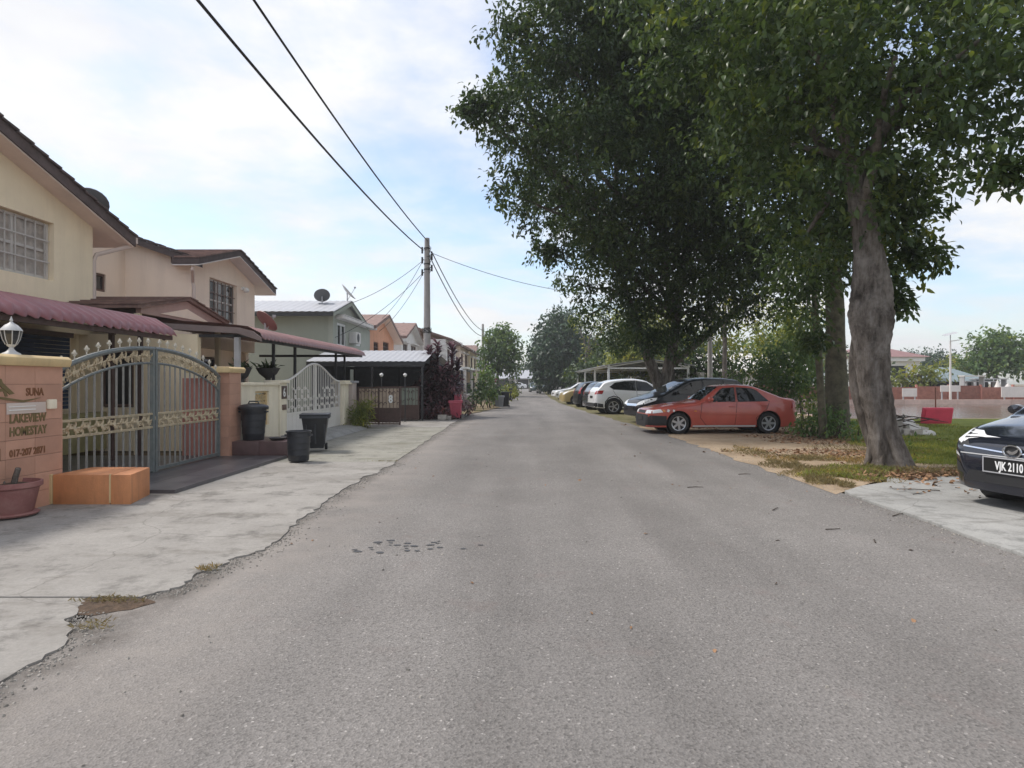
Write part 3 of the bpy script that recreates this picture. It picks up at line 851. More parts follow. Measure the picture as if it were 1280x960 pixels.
# ================================================================ house with cream walls, window above the maroon canopy
h1 = thing('terrace_house', 'cream two storey house with dark tiled gable and grilled window above the maroon canopy', 'house', (-9.4, 9.5, 0), 'houses along the street')
w_ = MB()
slope = 0.3175
top1 = [(5.4, 4.45), (9.6, 5.735), (13.02, 4.65)]
wall(w_, 'x', -9.0, 0.2, 5.4, 13.02, 2.4, top1, [(9.4, 11.95, 3.36, 4.46)])
w_.box(-14, -9.202, 12.82, 13.02, 0, 4.64)
w_.build('wall', 'cream', h1)
wl = MB(); wall(wl, 'x', -9.302, 0.2, 3.0, 12.88, 0.0, 2.6, [(7.2, 12.0, 0.0, 2.25)]); wl.build('wall', 'cream', h1)
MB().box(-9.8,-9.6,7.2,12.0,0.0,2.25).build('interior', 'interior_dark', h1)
window(h1, 'x', -9.15, 9.42, 11.93, 3.38, 4.44, 3, 'frame_grey', 'glass_curtain', grille=11, rows=2, gm='frame_grey')
sl = window(h1, 'x', -9.46, 7.22, 11.98, 0.02, 2.23, 4, 'frame_brown', 'glass_dark', name='sliding_door')
ro = gable_roof(h1, -8.6, -14.2, 5.4, 9.6, 13.83, 4.637, 5.97, 4.627, 0.2, 'tile_dark', 'soffit')
verge_tiles(ro, -8.70, 9.6, 5.97, 13.83, 4.627, 13)
MB().box(-8.75,-8.60,13.83,13.90,4.50,4.63).build('gutter_end', 'pipe', h1)
tube_part('downpipe', [(-8.66,13.86,4.52),(-8.68,13.80,4.44),(-8.98,13.10,4.10),(-9.02,13.08,3.98),(-9.02,13.08,2.6)], 0.045, 'pipe', h1)
# recessed wall between the two gables
w_ = MB(); wall(w_, 'x', -10.8, 0.2, 13.024, 16.9, 0.0, 5.25, [(15.64,16.12,3.74,4.2)])
w_.build('wall', 'pinkcream', h1)
window(h1, 'x', -10.88, 15.65, 16.11, 3.75, 4.19, 1, 'frame_brown', 'glass_dark')

h2 = thing('terrace_house', 'pinkish cream two storey house with small dark gable, grey window and wall lamp', 'house', (-9.4, 19, 0), 'houses along the street')
w_ = MB()
top2 = [(16.9,4.62),(18.9,5.21),(20.85,4.64)]
wall(w_, 'x', -9.0, 0.2, 17.0, 20.85, 2.4, top2, [(17.86,19.56,3.2,4.44)])
w_.box(-14,-9.202,20.65,20.85,0,4.6)
wall(w_, 'y', 16.9, 0.098, -11.2, -9.0, 0.0, [(-11.2,5.42),(-9.0,4.645)])
w_.build('wall', 'pinkcream', h2)
mr_ = MB().prism([(-9.25,4.885),(-13.2,6.27),(-13.2,6.10),(-9.25,4.715)], 'y', 16.56, 21.2).prism([(-8.72,4.70),(-9.25,4.885),(-9.25,4.715),(-8.72,4.53)], 'y', 16.56, 16.93).build('main_roof', 'tile_dark', h2)
a_ = Vector((-4.48,0,1.57)).normalized(); u_ = Vector((1.57,0,4.48)).normalized()
for k in range(14):
    c_ = Vector((-8.72,16.66,4.70)) + a_*(0.17+.33*k) + u_*0.015
    mb = MB().obox(c_, a_*0.18, Vector((0,.13,0)), u_*0.02)
    mb.v = [tuple(Vector(v)+u_*(0.028 if (Vector(v)-c_).dot(a_) < 0 else -.004)) for v in mb.v]
    mb.build('tile', 'tile_dark', mr_)
wl = MB(); wall(wl, 'x', -9.602, 0.2, 13.1, 20.8, 0, 2.75, [(14.0,16.4,0.0,2.2),(17.5,19.6,0.9,2.2)]); wl.build('wall', 'pinkcream', h2)
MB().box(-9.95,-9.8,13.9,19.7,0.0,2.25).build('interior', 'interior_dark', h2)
window(h2, 'x', -9.14, 17.88, 19.54, 3.22, 4.42, 3, 'frame_grey', 'glass_dark', grille=7, rows=2, gm='frame_brown')
window(h2, 'x', -9.74, 17.52, 19.58, 0.92, 2.18, 3, 'frame_brown', 'glass_dark')
def valley_roof(parent, xf, ya, za, ye, ze, xe, xa, th, m, sof):
    """one slope of a cross gable: front verge at xf, running back into the main roof along a valley"""
    top = [(xf,ye,ze),(xf,ya,za),(xa,ya,za),(xe,ye,ze)]
    def slab_(t, b): return MB().add([(x,y,z-t) for x,y,z in top]+[(x,y,z-b) for x,y,z in top], [(0,1,2,3),(7,6,5,4),(0,4,5,1),(1,5,6,2),(2,6,7,3),(3,7,4,0)])
    o = slab_(0, th).build('roof', m, parent)
    slab_(th+.004, th+.03).build('soffit', sof, o)
    return o
rl_ = valley_roof(h2, -8.6, 18.9, 5.42, 16.5, 4.72, -9.3, -10.9, 0.17, 'tile_dark', 'soffit_white')
ro = valley_roof(h2, -8.6, 18.9, 5.42, 21.65, 4.63, -9.3, -10.9, 0.17, 'tile_dark', 'soffit_white')
verge_tiles(ro, -8.70, 18.9, 5.42, 21.65, 4.63, 9)
# tile courses on the slope that faces down the street
for k in range(8):
    t0_ = k/8; t1_ = (k+1)/8
    ya, yb = 16.5+2.4*t0_, 16.5+2.4*t1_ ; z_a, z_b = 4.72+.70*t0_, 4.72+.70*t1_
    MB().prism([(ya-.02,z_a+.002),(yb,z_b+.002),(yb,z_b+.02),(ya-.02,z_a+.05)], 'x', -9.25-1.4*t0_, -8.56).build('tile_course', 'tile_brown', rl_)
tube_part('downpipe', [(-8.72,16.45,4.46),(-8.74,16.45,4.40),(-8.97,16.90,4.15),(-8.95,16.92,4.0),(-8.95,16.92,2.7)], 0.045, 'pipe', h2)
lm = MB().box(-9.0,-8.94,19.85,19.97,4.36,4.46).lathe((-8.86,19.91,4.38), [(0.02,0.06),(0.07,0.03),(0.09,-0.04),(0.05,-0.09),(0.0,-0.1)], 12).build('wall_lamp', 'white', h2, smooth=True)

# small tiled porch gable over both front doors
pr = thing('porch_roof', 'small brown tiled gable porch tucked between the two house fronts', 'roof', (-8.3, 13.9, 2.9), None)
ro = gable_roof(pr, -7.45, -10.7, 12.05, 13.9, 15.75, 2.93, 3.31, 2.93, 0.07, 'tile_brown', None)
for k in range(6):
    t0_ = k/6; t1_ = (k+1)/6
    for sg in (-1, 1):
        ya, yb = 13.9+sg*1.85*(1-t0_), 13.9+sg*1.85*(1-t1_); z_a, z_b = 2.93+.38*t0_, 2.93+.38*t1_
        MB().prism([(ya+sg*.02,z_a+.004),(yb,z_b+.004),(yb,z_b+.018),(ya+sg*.02,z_a+.04)], 'x', -10.6, -7.42).build('tile_course', 'tile_brown', ro)
MB().prism([(12.25,2.78),(15.55,2.78),(15.55,2.90),(13.9,3.225),(12.25,2.90)], 'x', -7.62, -7.52).build('gable_board', 'gable_brown', pr)
MB().prism([(12.9,2.84),(14.9,2.84),(13.9,3.05)], 'x', -7.52, -7.50).build('gable_panel', 'pinkcream', pr)
for yy in (12.3, 15.5): MB().box(-7.66,-7.56,yy-.05,yy+.05,0,2.78).build('post', 'cream', pr)

# party wall across the drive, low pink wall behind the gate post
pw = MB(); wall(pw, 'y', 12.90, 0.14, -9.3, -6.75, 0, 2.42, [(-8.75,-8.05,0.9,2.1)])
pwo = tag(pw.build('party_wall', 'cream'), 'tall cream wall dividing the two car porches, with a brown framed niche', 'wall')
window(pwo, 'y', 12.97, -8.74, -8.06, 0.92, 2.08, 1, 'frame_brown', 'interior_dark')
tag(MB().box(-6.42,-5.72,11.72,11.86,0,1.5).build('low_wall', 'pink_render', bevel=0.01), 'low pink wall running back from the plain gate post', 'wall')
# things in the shaded porch
ow = MB(); 
tag(MB().box(-8.75,-8.6,8.3,12.86,0.058,0.82).build('low_wall', 'olive_wall', bevel=0.01), 'olive yellow low wall seen through the blue iron gate', 'wall')
bl_ = thing('roller_blind', 'navy slatted blind hanging in the porch behind the blue iron gate', 'blind', (-8.66, 10.6, 0.9))
for k in range(18): MB().box(-8.69,-8.66,9.4,11.9,0.92+.075*k,0.988+.075*k).build('slat', 'navy_cloth', bl_)
MB().box(-8.72,-8.62,9.35,11.95,2.27,2.36).build('head_rail', 'iron_brown', bl_)
tag(MB().box(-8.0,-7.4,8.4,9.1,0.058,0.75).box(-8.02,-7.38,8.38,9.12,0.75,0.79).build('shoe_cabinet', 'pipe', bevel=0.01), 'small mauve shoe cabinet in the porch behind the lettered post', 'cabinet')

# ---- canopies
cn = thing('porch_canopy', 'maroon tile pattern sheet canopy over the drive behind the blue iron gate', 'canopy', (-7.5, 8.5, 0), 'sheet canopies')
corr_sheet(cn, [(-6.60,2.31),(-6.66,2.41),(-6.78,2.50),(-6.95,2.585),(-7.2,2.66),(-7.6,2.70),(-8.3,2.73),(-9.0,2.76)], 3.6, 11.85, 0.215, 0.022, 'maroon', 1.075, step=1)
MB().box(-6.72,-6.66,3.6,11.83,2.22,2.30).box(-9.0,-8.94,3.6,11.83,2.6,2.68).build('beam', 'iron_brown', cn)
for yy in (4.2, 6.2, 8.2, 10.2, 11.6): MB().prism([(-6.70,2.24),(-7.2,2.56),(-8.95,2.66),(-8.95,2.60),(-7.2,2.48),(-6.70,2.20)], 'y', yy, yy+0.05).build('rafter', 'iron_brown', cn)
for yy in (10.9, 11.72): MB().box(-7.24,-7.17,yy-.035,yy+.035,0.05,2.52).build('post', 'iron_brown', cn)
MB().box(-7.24,-7.17,4.0,4.07,0.05,2.52).build('post', 'iron_brown', cn)
cn2 = thing('porch_canopy', 'faded maroon sheet canopy reaching over the white arched gate', 'canopy', (-7.2, 17, 0), 'sheet canopies')
corr_sheet(cn2, [(-5.40,2.33),(-5.46,2.41),(-5.56,2.48),(-5.72,2.545),(-5.92,2.59),(-6.5,2.63),(-7.5,2.69),(-8.98,2.77)], 12.92, 21.3, 0.2, 0.02, 'maroon2', 1.2, step=1)
MB().prism([(-5.42,2.34),(-5.6,2.48),(-5.9,2.555),(-7.5,2.65),(-8.95,2.72),(-8.95,2.60),(-7.5,2.53),(-5.9,2.43),(-5.42,2.27)], 'y', 12.86, 12.91).build('fascia', 'canopy_fascia', cn2)
MB().box(-9.0,-5.5,12.95,13.0,2.36,2.42).box(-5.56,-5.50,13.0,21.25,2.27,2.345).box(-9.0,-5.6,21.2,21.25,2.28,2.36).build('beam', 'iron_dark', cn2)
MB().box(-6.02,-5.92,12.95,13.05,0.0,2.40).build('post', 'steel_grey', cn2)
for yy in (14.72, 16.1, 19.6, 20.55): MB().box(-5.94,-5.88,yy-.03,yy+.03,0.0,2.46).build('post', 'iron_dark', cn2)

# ---- dishes on roofs
dish('grey satellite dish behind the ridge of the cream gable', (-9.2, 13.2, 4.80), (-0.4, 0.8, 0.9), 0.36, 'dish', group=None)
dish('small maroon dish resting on the faded maroon canopy', (-6.8, 16.4, 2.62), (0.5, 0.6, 0.7), 0.33, 'maroon2')

# ================================================================ frontage of the cream house
# lettered gate post, faced tile by tile
gp = thing('gate_post', 'long orange tiled gate post with olive lettering and mail slot', 'gate post', (-5.55, 6.9, 0), 'orange gate posts')
MB().box(-5.78,-5.482,5.6,7.37,0,1.60).build('core', 'grout', gp)
for i in range(5):
    for j in range(8):
        y0_ = 7.37 - 0.4*(i+1); z0_ = 0.2*j
        MB().box(-5.482,-5.462,max(5.6,y0_)+.002,y0_+.398,z0_+.002,z0_+.198).build('tile', 'orange_tile', gp)
for j in range(8): MB().box(-5.78,-5.464,7.37,7.388,0.2*j+.002,0.2*j+.198).build('tile', 'orange_tile', gp)
cp = MB().prism([(-5.86,1.60),(-5.42,1.60),(-5.40,1.66),(-5.40,1.69),(-5.44,1.72),(-5.84,1.72),(-5.88,1.69),(-5.88,1.66)], 'y', 5.5, 7.46).build('coping', 'coping', gp, bevel=0.012)
XT = -5.460
text_mesh('lettering', 'LAKEVIEW', 0.135, 'sign_olive', gp, (XT, 6.62, 0.985), (0,1,0), (0,0,1), 0.004, bold=0.004, sx=0.80)
text_mesh('lettering', 'HOMESTAY', 0.135, 'sign_olive', gp, (XT, 6.62, 0.845), (0,1,0), (0,0,1), 0.004, bold=0.004, sx=0.74)
text_mesh('lettering', '017-207 2871', 0.105, 'sign_brown', gp, (XT, 6.62, 0.625), (0,1,0), (0,0,1), 0.004, bold=0.003, sx=0.86)
MB().box(-5.462,-5.452,6.36,6.50,0.60,0.73).build('icon', 'sign_brown', gp, bevel=0.004)
text_mesh('lettering', 'A', 0.26, 'sign_olive', gp, (XT, 6.42, 1.275), (0,1,0), (0,0,1), 0.004, bold=0.004, sx=1.0)
text_mesh('lettering', 'SUNA', 0.12, 'sign_brown', gp, (XT, 6.84, 1.275), (0,1,0), (0,0,1), 0.004, bold=0.003, sx=0.8)
MB().prism([(6.1,1.40),(6.42,1.50),(6.68,1.30),(6.62,1.29),(6.42,1.44),(6.1,1.345)], 'x', -5.462, -5.452).prism([(6.0,1.20),(6.4,1.26),(6.8,1.20),(7.05,1.25),(6.8,1.225),(6.4,1.285),(6.0,1.245)], 'x', -5.462, -5.452).build('emblem', 'sign_olive', gp)
mp_ = MB().box(-5.462,-5.452,6.58,7.12,1.08,1.20).build('mail_plate', 'pipe', gp, bevel=0.004)
MB().box(-5.452,-5.444,6.60,6.96,1.118,1.128).box(-5.452,-5.444,6.60,6.96,1.155,1.163).build('slot', 'white', mp_)
MB().box(-5.462,-5.42,7.13,7.25,1.115,1.225).build('bell_box', 'cream_wall', gp, bevel=0.012)
# lantern
ln = thing('gate_lantern', 'pale metal lantern standing on the lettered orange gate post', 'lantern', (-5.62, 6.84, 1.72))
lc = (-5.62, 6.84, 1.72)
MB().lathe(lc, [(0.11,0),(0.10,0.02),(0.055,0.045),(0.03,0.075),(0.025,0.10),(0.05,0.12),(0.055,0.135)], 14).build('base', 'dish_light', ln, smooth=True)
MB().lathe(lc, [(0.055,0.135),(0.085,0.20),(0.10,0.27),(0.105,0.315)], 8).build('glass', 'glass_dark', ln)
for k in range(8):
    t = 2*math.pi*k/8
    MB().tube([(lc[0]+r*math.cos(t), lc[1]+r*math.sin(t), lc[2]+h) for r, h in ((0.058,0.135),(0.088,0.20),(0.104,0.27),(0.109,0.315))], 0.006, 5).build('rib', 'dish_light', ln)
MB().lathe(lc, [(0.125,0.312),(0.115,0.33),(0.07,0.385),(0.03,0.41),(0.014,0.43),(0.02,0.45),(0.012,0.47),(0.004,0.50)], 14).build('cap', 'dish_light', ln, smooth=True)
ln.scale = (0.85, 0.85, 0.85)
# plain post on the far side
gp2 = thing('gate_post', 'plain orange tiled gate post beside the dark brown ledge', 'gate post', (-5.6, 11.8, 0), 'orange gate posts')
MB().box(-5.70,-5.482,11.59,12.04,0,1.60).build('core', 'grout', gp2)
for j in range(8):
    MB().box(-5.70,-5.484,11.575,11.59,0.2*j+.002,0.2*j+.198).build('tile', 'orange_tile', gp2)
    MB().box(-5.482,-5.465,11.577,12.04,0.2*j+.002,0.2*j+.198).build('tile', 'orange_tile', gp2)
MB().prism([(-6.25,1.60),(-5.42,1.60),(-5.40,1.66),(-5.40,1.68),(-5.44,1.71),(-6.25,1.71)], 'y', 11.48, 12.12).build('coping', 'coping', gp2, bevel=0.012)

# gate leaves
def zarc(y, mid, half, lo, hi): 
    s = (y-mid)/half; return lo + (hi-lo)*max(0.0, 1-s*s)**0.85
GX, G0, G1 = -5.62, 7.45, 11.50
GM, GH = (G0+G1)/2, (G1-G0)/2
zt = lambda y: zarc(y, GM, GH*1.0, 1.52, 1.93)
zi = lambda y: zarc(y, GM, GH*1.0, 1.25, 1.71)
def iron_leaf(y0, y1, label, stile):
    t = thing('gate_leaf', label, 'gate', (GX, (y0+y1)/2, 0), 'leaves of the blue iron gate')
    ys = [y0 + (y1-y0)*i/14 for i in range(15)]
    f = MB()
    f.tube([(GX, y, zt(y)) for y in ys], 0.034, 6).tube([(GX, y, zi(y)) for y in ys], 0.018, 6)
    f.box(GX-.025,GX+.025,y0,y0+.05,0.06,zt(y0)).box(GX-.025,GX+.025,y1-.05,y1,0.06,zt(y1))
    f.box(GX-.02,GX+.02,y0+.05,y1-.05,0.08,0.13)
    f.build('frame', 'gate_blue', t)
    for z in (0.745, 0.945): MB().box(GX-.018,GX+.018,y0+.05,y1-.05,z-.015,z+.015).build('rail', 'gate_gold', t)
    n = 13
    for i in range(n):
        y = y0+.05 + (y1-y0-.1)*(i+0.5)/n
        MB().box(GX-.009,GX+.009,y-.011,y+.011,0.96,zi(y)-.012).build('bar', 'gate_rod', t)
        MB().box(GX-.009,GX+.009,y-.011,y+.011,0.13,0.73).build('bar', 'gate_rod', t)
    for i in range(9):
        y = y0 + (y1-y0)*(i+0.6)/9.2
        z = zt(y)+.03
        MB().lathe((GX,y,z), [(0.008,0),(0.008,0.04),(0.018,0.05),(0.010,0.06),(0.020,0.08),(0.018,0.10),(0.006,0.125)], 8).obox((GX,y,z+.078),(0.010,0,0),(0,0.038,0),(0,0,0.013)).build('finial', 'finial_pale', t, smooth=True)
    s1 = MB(); s2 = MB()
    m_ = 15
    for i in range(m_):
        y = y0+.06 + (y1-y0-.12)*(i+0.5)/m_
        za, zb = zi(y)+.02, zt(y)-.03; sl_ = (zt(y+.05)-zt(y-.05))/0.1
        ea = Vector((0,1,sl_)).normalized(); eb = Vector((0,-ea.z,ea.y))
        scroll(s1, (GX,y,(za+zb)/2), ea, eb, (zb-za)*1.0, 0.012, 1 if i % 2 else -1)
        scroll(s1, (GX+.012,y+.05,(za+zb)/2+.01), ea, eb, (zb-za)*0.6, 0.009, -1 if i % 2 else 1)
        scroll(s1, (GX-.012,y-.045,(za+zb)/2-.015), ea, eb, (zb-za)*0.7, 0.010, 1 if i % 2 else -1)
        scroll(s2, (GX,y,0.845), (0,1,0), (0,0,1), 0.20, 0.013, 1 if i % 2 else -1)
        scroll(s2, (GX+.012,y+.06,0.845), (0,1,0), (0,0,1), 0.13, 0.011, -1 if i % 2 else 1)
    tag(s1.build('scrollwork', 'gate_gold', t), kind='stuff'); tag(s2.build('scrollwork', 'gate_gold', t), kind='stuff')
    return t
iron_leaf(G0, GM-.012, 'blue iron gate leaf with gold scrolls hung on the lettered orange post', 0)
iron_leaf(GM+.012, G1, 'blue iron gate leaf with gold scrolls hung on the plain orange post', 1)

# orange box in front of the lettered post
bx = thing('planter_box', 'low bright orange rendered box jutting out beside the drive', 'planter box', (-5.0, 7.5, 0))
MB().prism([(-5.44,7.20),(-4.78,7.20),(-4.88,7.86),(-5.44,7.86)], 'z', 0.0, 0.355).build('panel', 'orange_box', bx, bevel=0.012)
MB().prism([(-4.772,7.20),(-4.54,7.20),(-4.70,7.84),(-4.872,7.86)], 'z', 0.0, 0.355).build('panel', 'orange_box', bx, bevel=0.012)
MB().prism([(-4.785,7.195),(-4.768,7.195),(-4.768,7.21),(-4.785,7.21)], 'z', 0.03, 0.362).build('edge_trim', 'coping', bx)
MB().box(-5.48,-5.442,7.18,7.22,0.02,0.36).build('edge_trim', 'coping', bx)
tag(MB().box(-5.95,-5.49,7.02,7.18,0.02,0.34).build('low_plinth', 'pink_render', bevel=0.012), 'pinkish plinth between the flower pot and the orange box', 'plinth')
# hose / ball thing on the plinth
tag(MB().lathe((-5.75,7.10,0.34), [(0.0,0),(0.06,0.01),(0.085,0.05),(0.07,0.09),(0.03,0.11),(0,0.11)], 12, sx=1.4).build('stone_ornament', 'steel_grey', smooth=True), 'small grey stone lying on the pinkish plinth', 'stone')

# flower pot with cut stump
fp = thing('flower_pot', 'large faded red clay pot with a cut stump, standing by the pinkish plinth', 'flower pot', (-5.40, 6.55, 0.03))
fc = (-5.40, 6.55, 0.03)
MB().lathe(fc, [(0.19,0.0),(0.20,0.01),(0.255,0.28),(0.27,0.29),(0.285,0.30),(0.285,0.345),(0.262,0.35),(0.25,0.31)], 24).build('pot', 'pot_red', fp, smooth=True)
MB().lathe(fc, [(0.24,0.0),(0.26,0.02),(0.24,0.03)], 24).build('saucer', 'pot_red', fp, smooth=True)
MB().lathe(fc, [(0.252,0.30),(0.15,0.325),(0.0,0.33)], 20).build('soil', 'soil', fp, smooth=True)
MB().tube([(fc[0]+.04,fc[1],.33),(fc[0]+.06,fc[1],.42),(fc[0]+.10,fc[1]-.01,.52)], [0.03,0.028,0.026], 8).tube([(fc[0]-.05,fc[1],.33),(fc[0]-.10,fc[1]+.02,.42)], 0.018, 6).build('stump', 'bark', fp, smooth=True)

# brown ledge with rubbish bins
lg = thing('ledge', 'dark brown tiled ledge jutting from the plain orange post', 'ledge', (-5.0, 12.2, 0))
MB().box(-5.46,-4.96,11.67,12.75,0.0,0.315).build('panel', 'brown_tile', lg, bevel=0.008)
MB().box(-4.955,-4.40,11.67,12.75,0.0,0.315).build('panel', 'brown_tile', lg, bevel=0.008)
def round_bin(name, label, loc, r0, r1, h, m, lid=True, rim=True, handles=True, group='bins by the gates', nn=24):
    t = thing(name, label, 'bin', loc, group)
    pr_ = [(r0*0.94,0),(r0,0.015)]
    for k in range(1, 5):
        a = k/5; pr_ += [(r0+(r1-r0)*a, h*a-.008),(r0+(r1-r0)*a+.006, h*a)]
    pr_ += [(r1,h-.03),(r1+.018,h-.025),(r1+.02,h),(r1-.01,h),(r1-.02,h-.06)]
    MB().lathe(loc, pr_, nn).build('body', m, t, smooth=True)
    if lid:
        MB().lathe(loc, [(r1+.035,h-.045),(r1+.04,h+.005),(r1+.02,h+.03),(r1*0.75,h+.055),(r1*0.72,h+.05),(r1*.3,h+.075),(0,h+.08)], nn).build('lid', m, t, smooth=True)
        MB().tube([(loc[0]-.10,loc[1],loc[2]+h+.06),(loc[0]-.08,loc[1],loc[2]+h+.11),(loc[0]+.08,loc[1],loc[2]+h+.11),(loc[0]+.10,loc[1],loc[2]+h+.06)], 0.014, 6).build('handle', m, t)
    else:
        MB().lathe(loc, [(r1-.021,h-.05),(0.0,h-.05)], nn, cap=False).build('contents', 'interior_dark', t)
    if handles:
        for s in (-1, 1): MB().obox((loc[0]+s*(r1+.01), loc[1], loc[2]+h*.86), (0.02,0,0), (0,0.06,0), (0,0,0.015)).build('handle', m, t)
    return t
round_bin('rubbish_bin', 'tall black round bin with lid standing on the brown ledge', (-5.20, 12.0, 0.316), 0.19, 0.235, 0.63, 'bin_black')
round_bin('rubbish_bin', 'short black open tub on the concrete in front of the brown ledge', (-3.99, 11.05, 0.035), 0.175, 0.20, 0.53, 'bin_black', lid=False)
# two wheeled square bin
def square_bin(label, loc, w0, w1, h, m, rot=0.0, lid=True, group='bins by the gates', wheels=True):
    t = thing('wheeled_bin', label, 'bin', (0,0,0), group)
    b_ = MB(); n = 4
    def ring(w, d, z): return [(-w,-d,z),(w,-d,z),(w,d,z),(-w,d,z)]
    vs = ring(w0,w0,0.06) + ring(w1,w1*1.05,h) + ring(w1+.03,w1*1.05+.03,h) + ring(w1+.03,w1*1.05+.03,h-.05) + ring(w1-.02,w1-.02,h) + ring(w0,w0,0.12)
    fs = [(3,2,1,0)] + [(i,(i+1)%4,4+(i+1)%4,4+i) for i in range(4)]
    for a, c in ((4,8),(8,12)): fs += [(a+i,a+(i+1)%4,c+(i+1)%4,c+i) for i in range(4)]
    b_.add(vs, fs)
    b_.build('body', m, t, bevel=0.012)
    for k in range(3): MB().box(-w1*.8+.02+k*w1*.7, -w1*.8+.05+k*w1*.7, -w1-.012, -w0+.02, 0.15, h*.75).build('rib', m, t)
    if lid:
        MB().box(-w1-.035,w1+.035,-w1-.05,w1+.05,h+.002,h+.035).build('lid', m, t, bevel=0.012)
        MB().box(-w1,w1,w1+.05,w1+.09,h-.02,h+.02).build('handle', m, t, bevel=0.008)
    if wheels:
        for s in (-1, 1): MB().lathe((s*(w0+.03),w0*.9,0.07), [(0.0,-.025),(0.07,-.025),(0.07,.025),(0.0,.025)], 14, axis='x').build('wheel', 'rubber', t, smooth=True)
    t.location = loc; t.rotation_euler = (0,0,rot)
    return t
square_bin('tapered black wheeled bin on the ramp before the white gate', (-4.26, 12.75, 0.03), 0.17, 0.255, 0.72, 'bin_black', 0.25)
# shallow trays on the ledge
for k, (x, y, r) in enumerate(((-4.72, 11.95, 0.16), (-4.60, 12.35, 0.2))):
    tag(MB().lathe((x,y,0.316), [(r*.7,0),(r,0.045),(r+.012,0.05),(r-.012,0.05),(r*.6,0.012),(0,0.012)], 18).build('plant_saucer', 'pot_dark', smooth=True), ['small dark saucer on the brown ledge beside the tall bin', 'wide dark saucer at the back of the brown ledge'][k], 'saucer', 'saucers on the ledge')

# ================================================================ frontage of the pinkish house
fw = thing('boundary_wall', 'low cream wall with pierced vent panel between orange post and white gate', 'wall', (-5.5, 12.9, 0))
w_ = MB(); wall(w_, 'x', -5.46, 0.16, 12.06, 13.88, 0, 1.36, [(12.68,13.36,0.52,1.24)]); w_.build('wall', 'cream_wall', fw)
MB().box(-5.66,-5.42,12.06,13.88,1.36,1.42).build('coping', 'cream_wall', fw, bevel=0.01)
vp = MB().box(-5.55,-5.50,12.68,13.36,0.52,0.56).box(-5.55,-5.50,12.68,13.36,1.20,1.24).box(-5.55,-5.50,12.68,12.72,0.56,1.20).box(-5.55,-5.50,13.32,13.36,0.56,1.20).build('vent_panel', 'coping', fw)
lat = MB()
for i in range(3):
    for j in range(4):
        cy_, cz_ = 12.82+.2*i, 0.65+.15*j
        lat.tube([(-5.52, cy_+.07*math.cos(a), cz_+.055*math.sin(a)) for a in np.linspace(0, 6.283, 11)], 0.014, 5)
        lat.obox((-5.52,cy_,cz_),(0.012,0,0),(0,0.10,0.075),(0,-.006,.008)).obox((-5.52,cy_,cz_),(0.012,0,0),(0,0.10,-0.075),(0,.006,.008))
tag(lat.build('vent_lattice', 'coping', vp), kind='stuff')
np_ = thing('gate_post', 'cream gate post with dark number plaque by the white gate', 'gate post', (-5.5, 14.1, 0), 'cream gate posts')
MB().box(-5.72,-5.43,13.9,14.3,0,1.40).build('shaft', 'cream_wall', np_, bevel=0.012)
MB().box(-5.78,-5.38,13.86,14.36,1.40,1.47).build('cap', 'cream_wall', np_, bevel=0.015)
pq = MB().box(-5.43,-5.415,13.97,14.25,1.05,1.34).build('number_plaque', 'iron_brown', np_)
text_mesh('number', '6', 0.28, 'white', pq, (-5.413, 14.03, 1.10), (0,1,0), (0,0,1), 0.004, bold=0.004)
MB().box(-5.43,-5.40,14.0,14.2,0.80,0.92).build('letter_box', 'frame_brown', np_, bevel=0.006)
np2 = thing('gate_post', 'plain cream gate post with stepped cap at the far end of the white gate', 'gate post', (-5.5, 19.2, 0), 'cream gate posts')
MB().box(-5.72,-5.42,18.82,19.3,0,1.36).build('shaft', 'cream_wall', np2, bevel=0.012)
MB().box(-5.80,-5.34,18.74,19.38,1.36,1.42).box(-5.76,-5.38,18.78,19.34,1.42,1.48).build('cap', 'cream_wall', np2, bevel=0.01)
MB().box(-5.74,-5.40,18.80,19.32,0.0,0.12).build('base', 'cream_wall', np2, bevel=0.01)
WX, W0, W1 = -5.55, 14.36, 18.76
WMid, WHf = (W0+W1)/2, (W1-W0)/2
zw = lambda y: 1.45 + 0.46*(0.5+0.5*math.cos(math.pi*min(1,abs(y-WMid)/WHf)))
def white_leaf(y0, y1, label):
    t = thing('gate_leaf', label, 'gate', (WX, (y0+y1)/2, 0), 'leaves of the white gate')
    ys = [y0 + (y1-y0)*i/16 for i in range(17)]
    f = MB().tube([(WX,y,zw(y)) for y in ys], 0.028, 6)
    f.box(WX-.025,WX+.025,y0,y0+.05,0.14,zw(y0)).box(WX-.025,WX+.025,y1-.05,y1,0.14,zw(y1))
    f.box(WX-.022,WX+.022,y0+.05,y1-.05,0.14,0.19).box(WX-.022,WX+.022,y0+.05,y1-.05,0.66,0.70)
    f.build('frame', 'white_iron', t)
    n = 8
    for i in range(n):
        a = y0+.05+(y1-y0-.1)*i/n; b_ = y0+.05+(y1-y0-.1)*(i+1)/n
        MB().box(WX-.008,WX+.012,a+.004,b_-.004,0.19,0.66).build('panel', 'white_iron', t)
    n = 14
    for i in range(n):
        y = y0+.05+(y1-y0-.1)*(i+0.5)/n
        MB().box(WX-.008,WX+.008,y-.009,y+.009,0.70,zw(y)-.02).build('bar', 'white_iron', t)
    s1 = MB()
    for i in range(9):
        for j in range(3 if 1 < i < 7 else 2):
            y = y0+.1+(y1-y0-.2)*(i+0.5)/9
            scroll(s1, (WX+.012,y,0.80+.22*j), (0,1,0), (0,0,1), 0.20, 0.011, 1 if (i+j) % 2 else -1, 9)
    tag(s1.build('scrollwork', 'white_iron', t), kind='stuff')
white_leaf(W0, WMid-.01, 'white arched gate leaf hung on the post with the number plaque')
white_leaf(WMid+.01, W1, 'white arched gate leaf hung on the plain cream post')
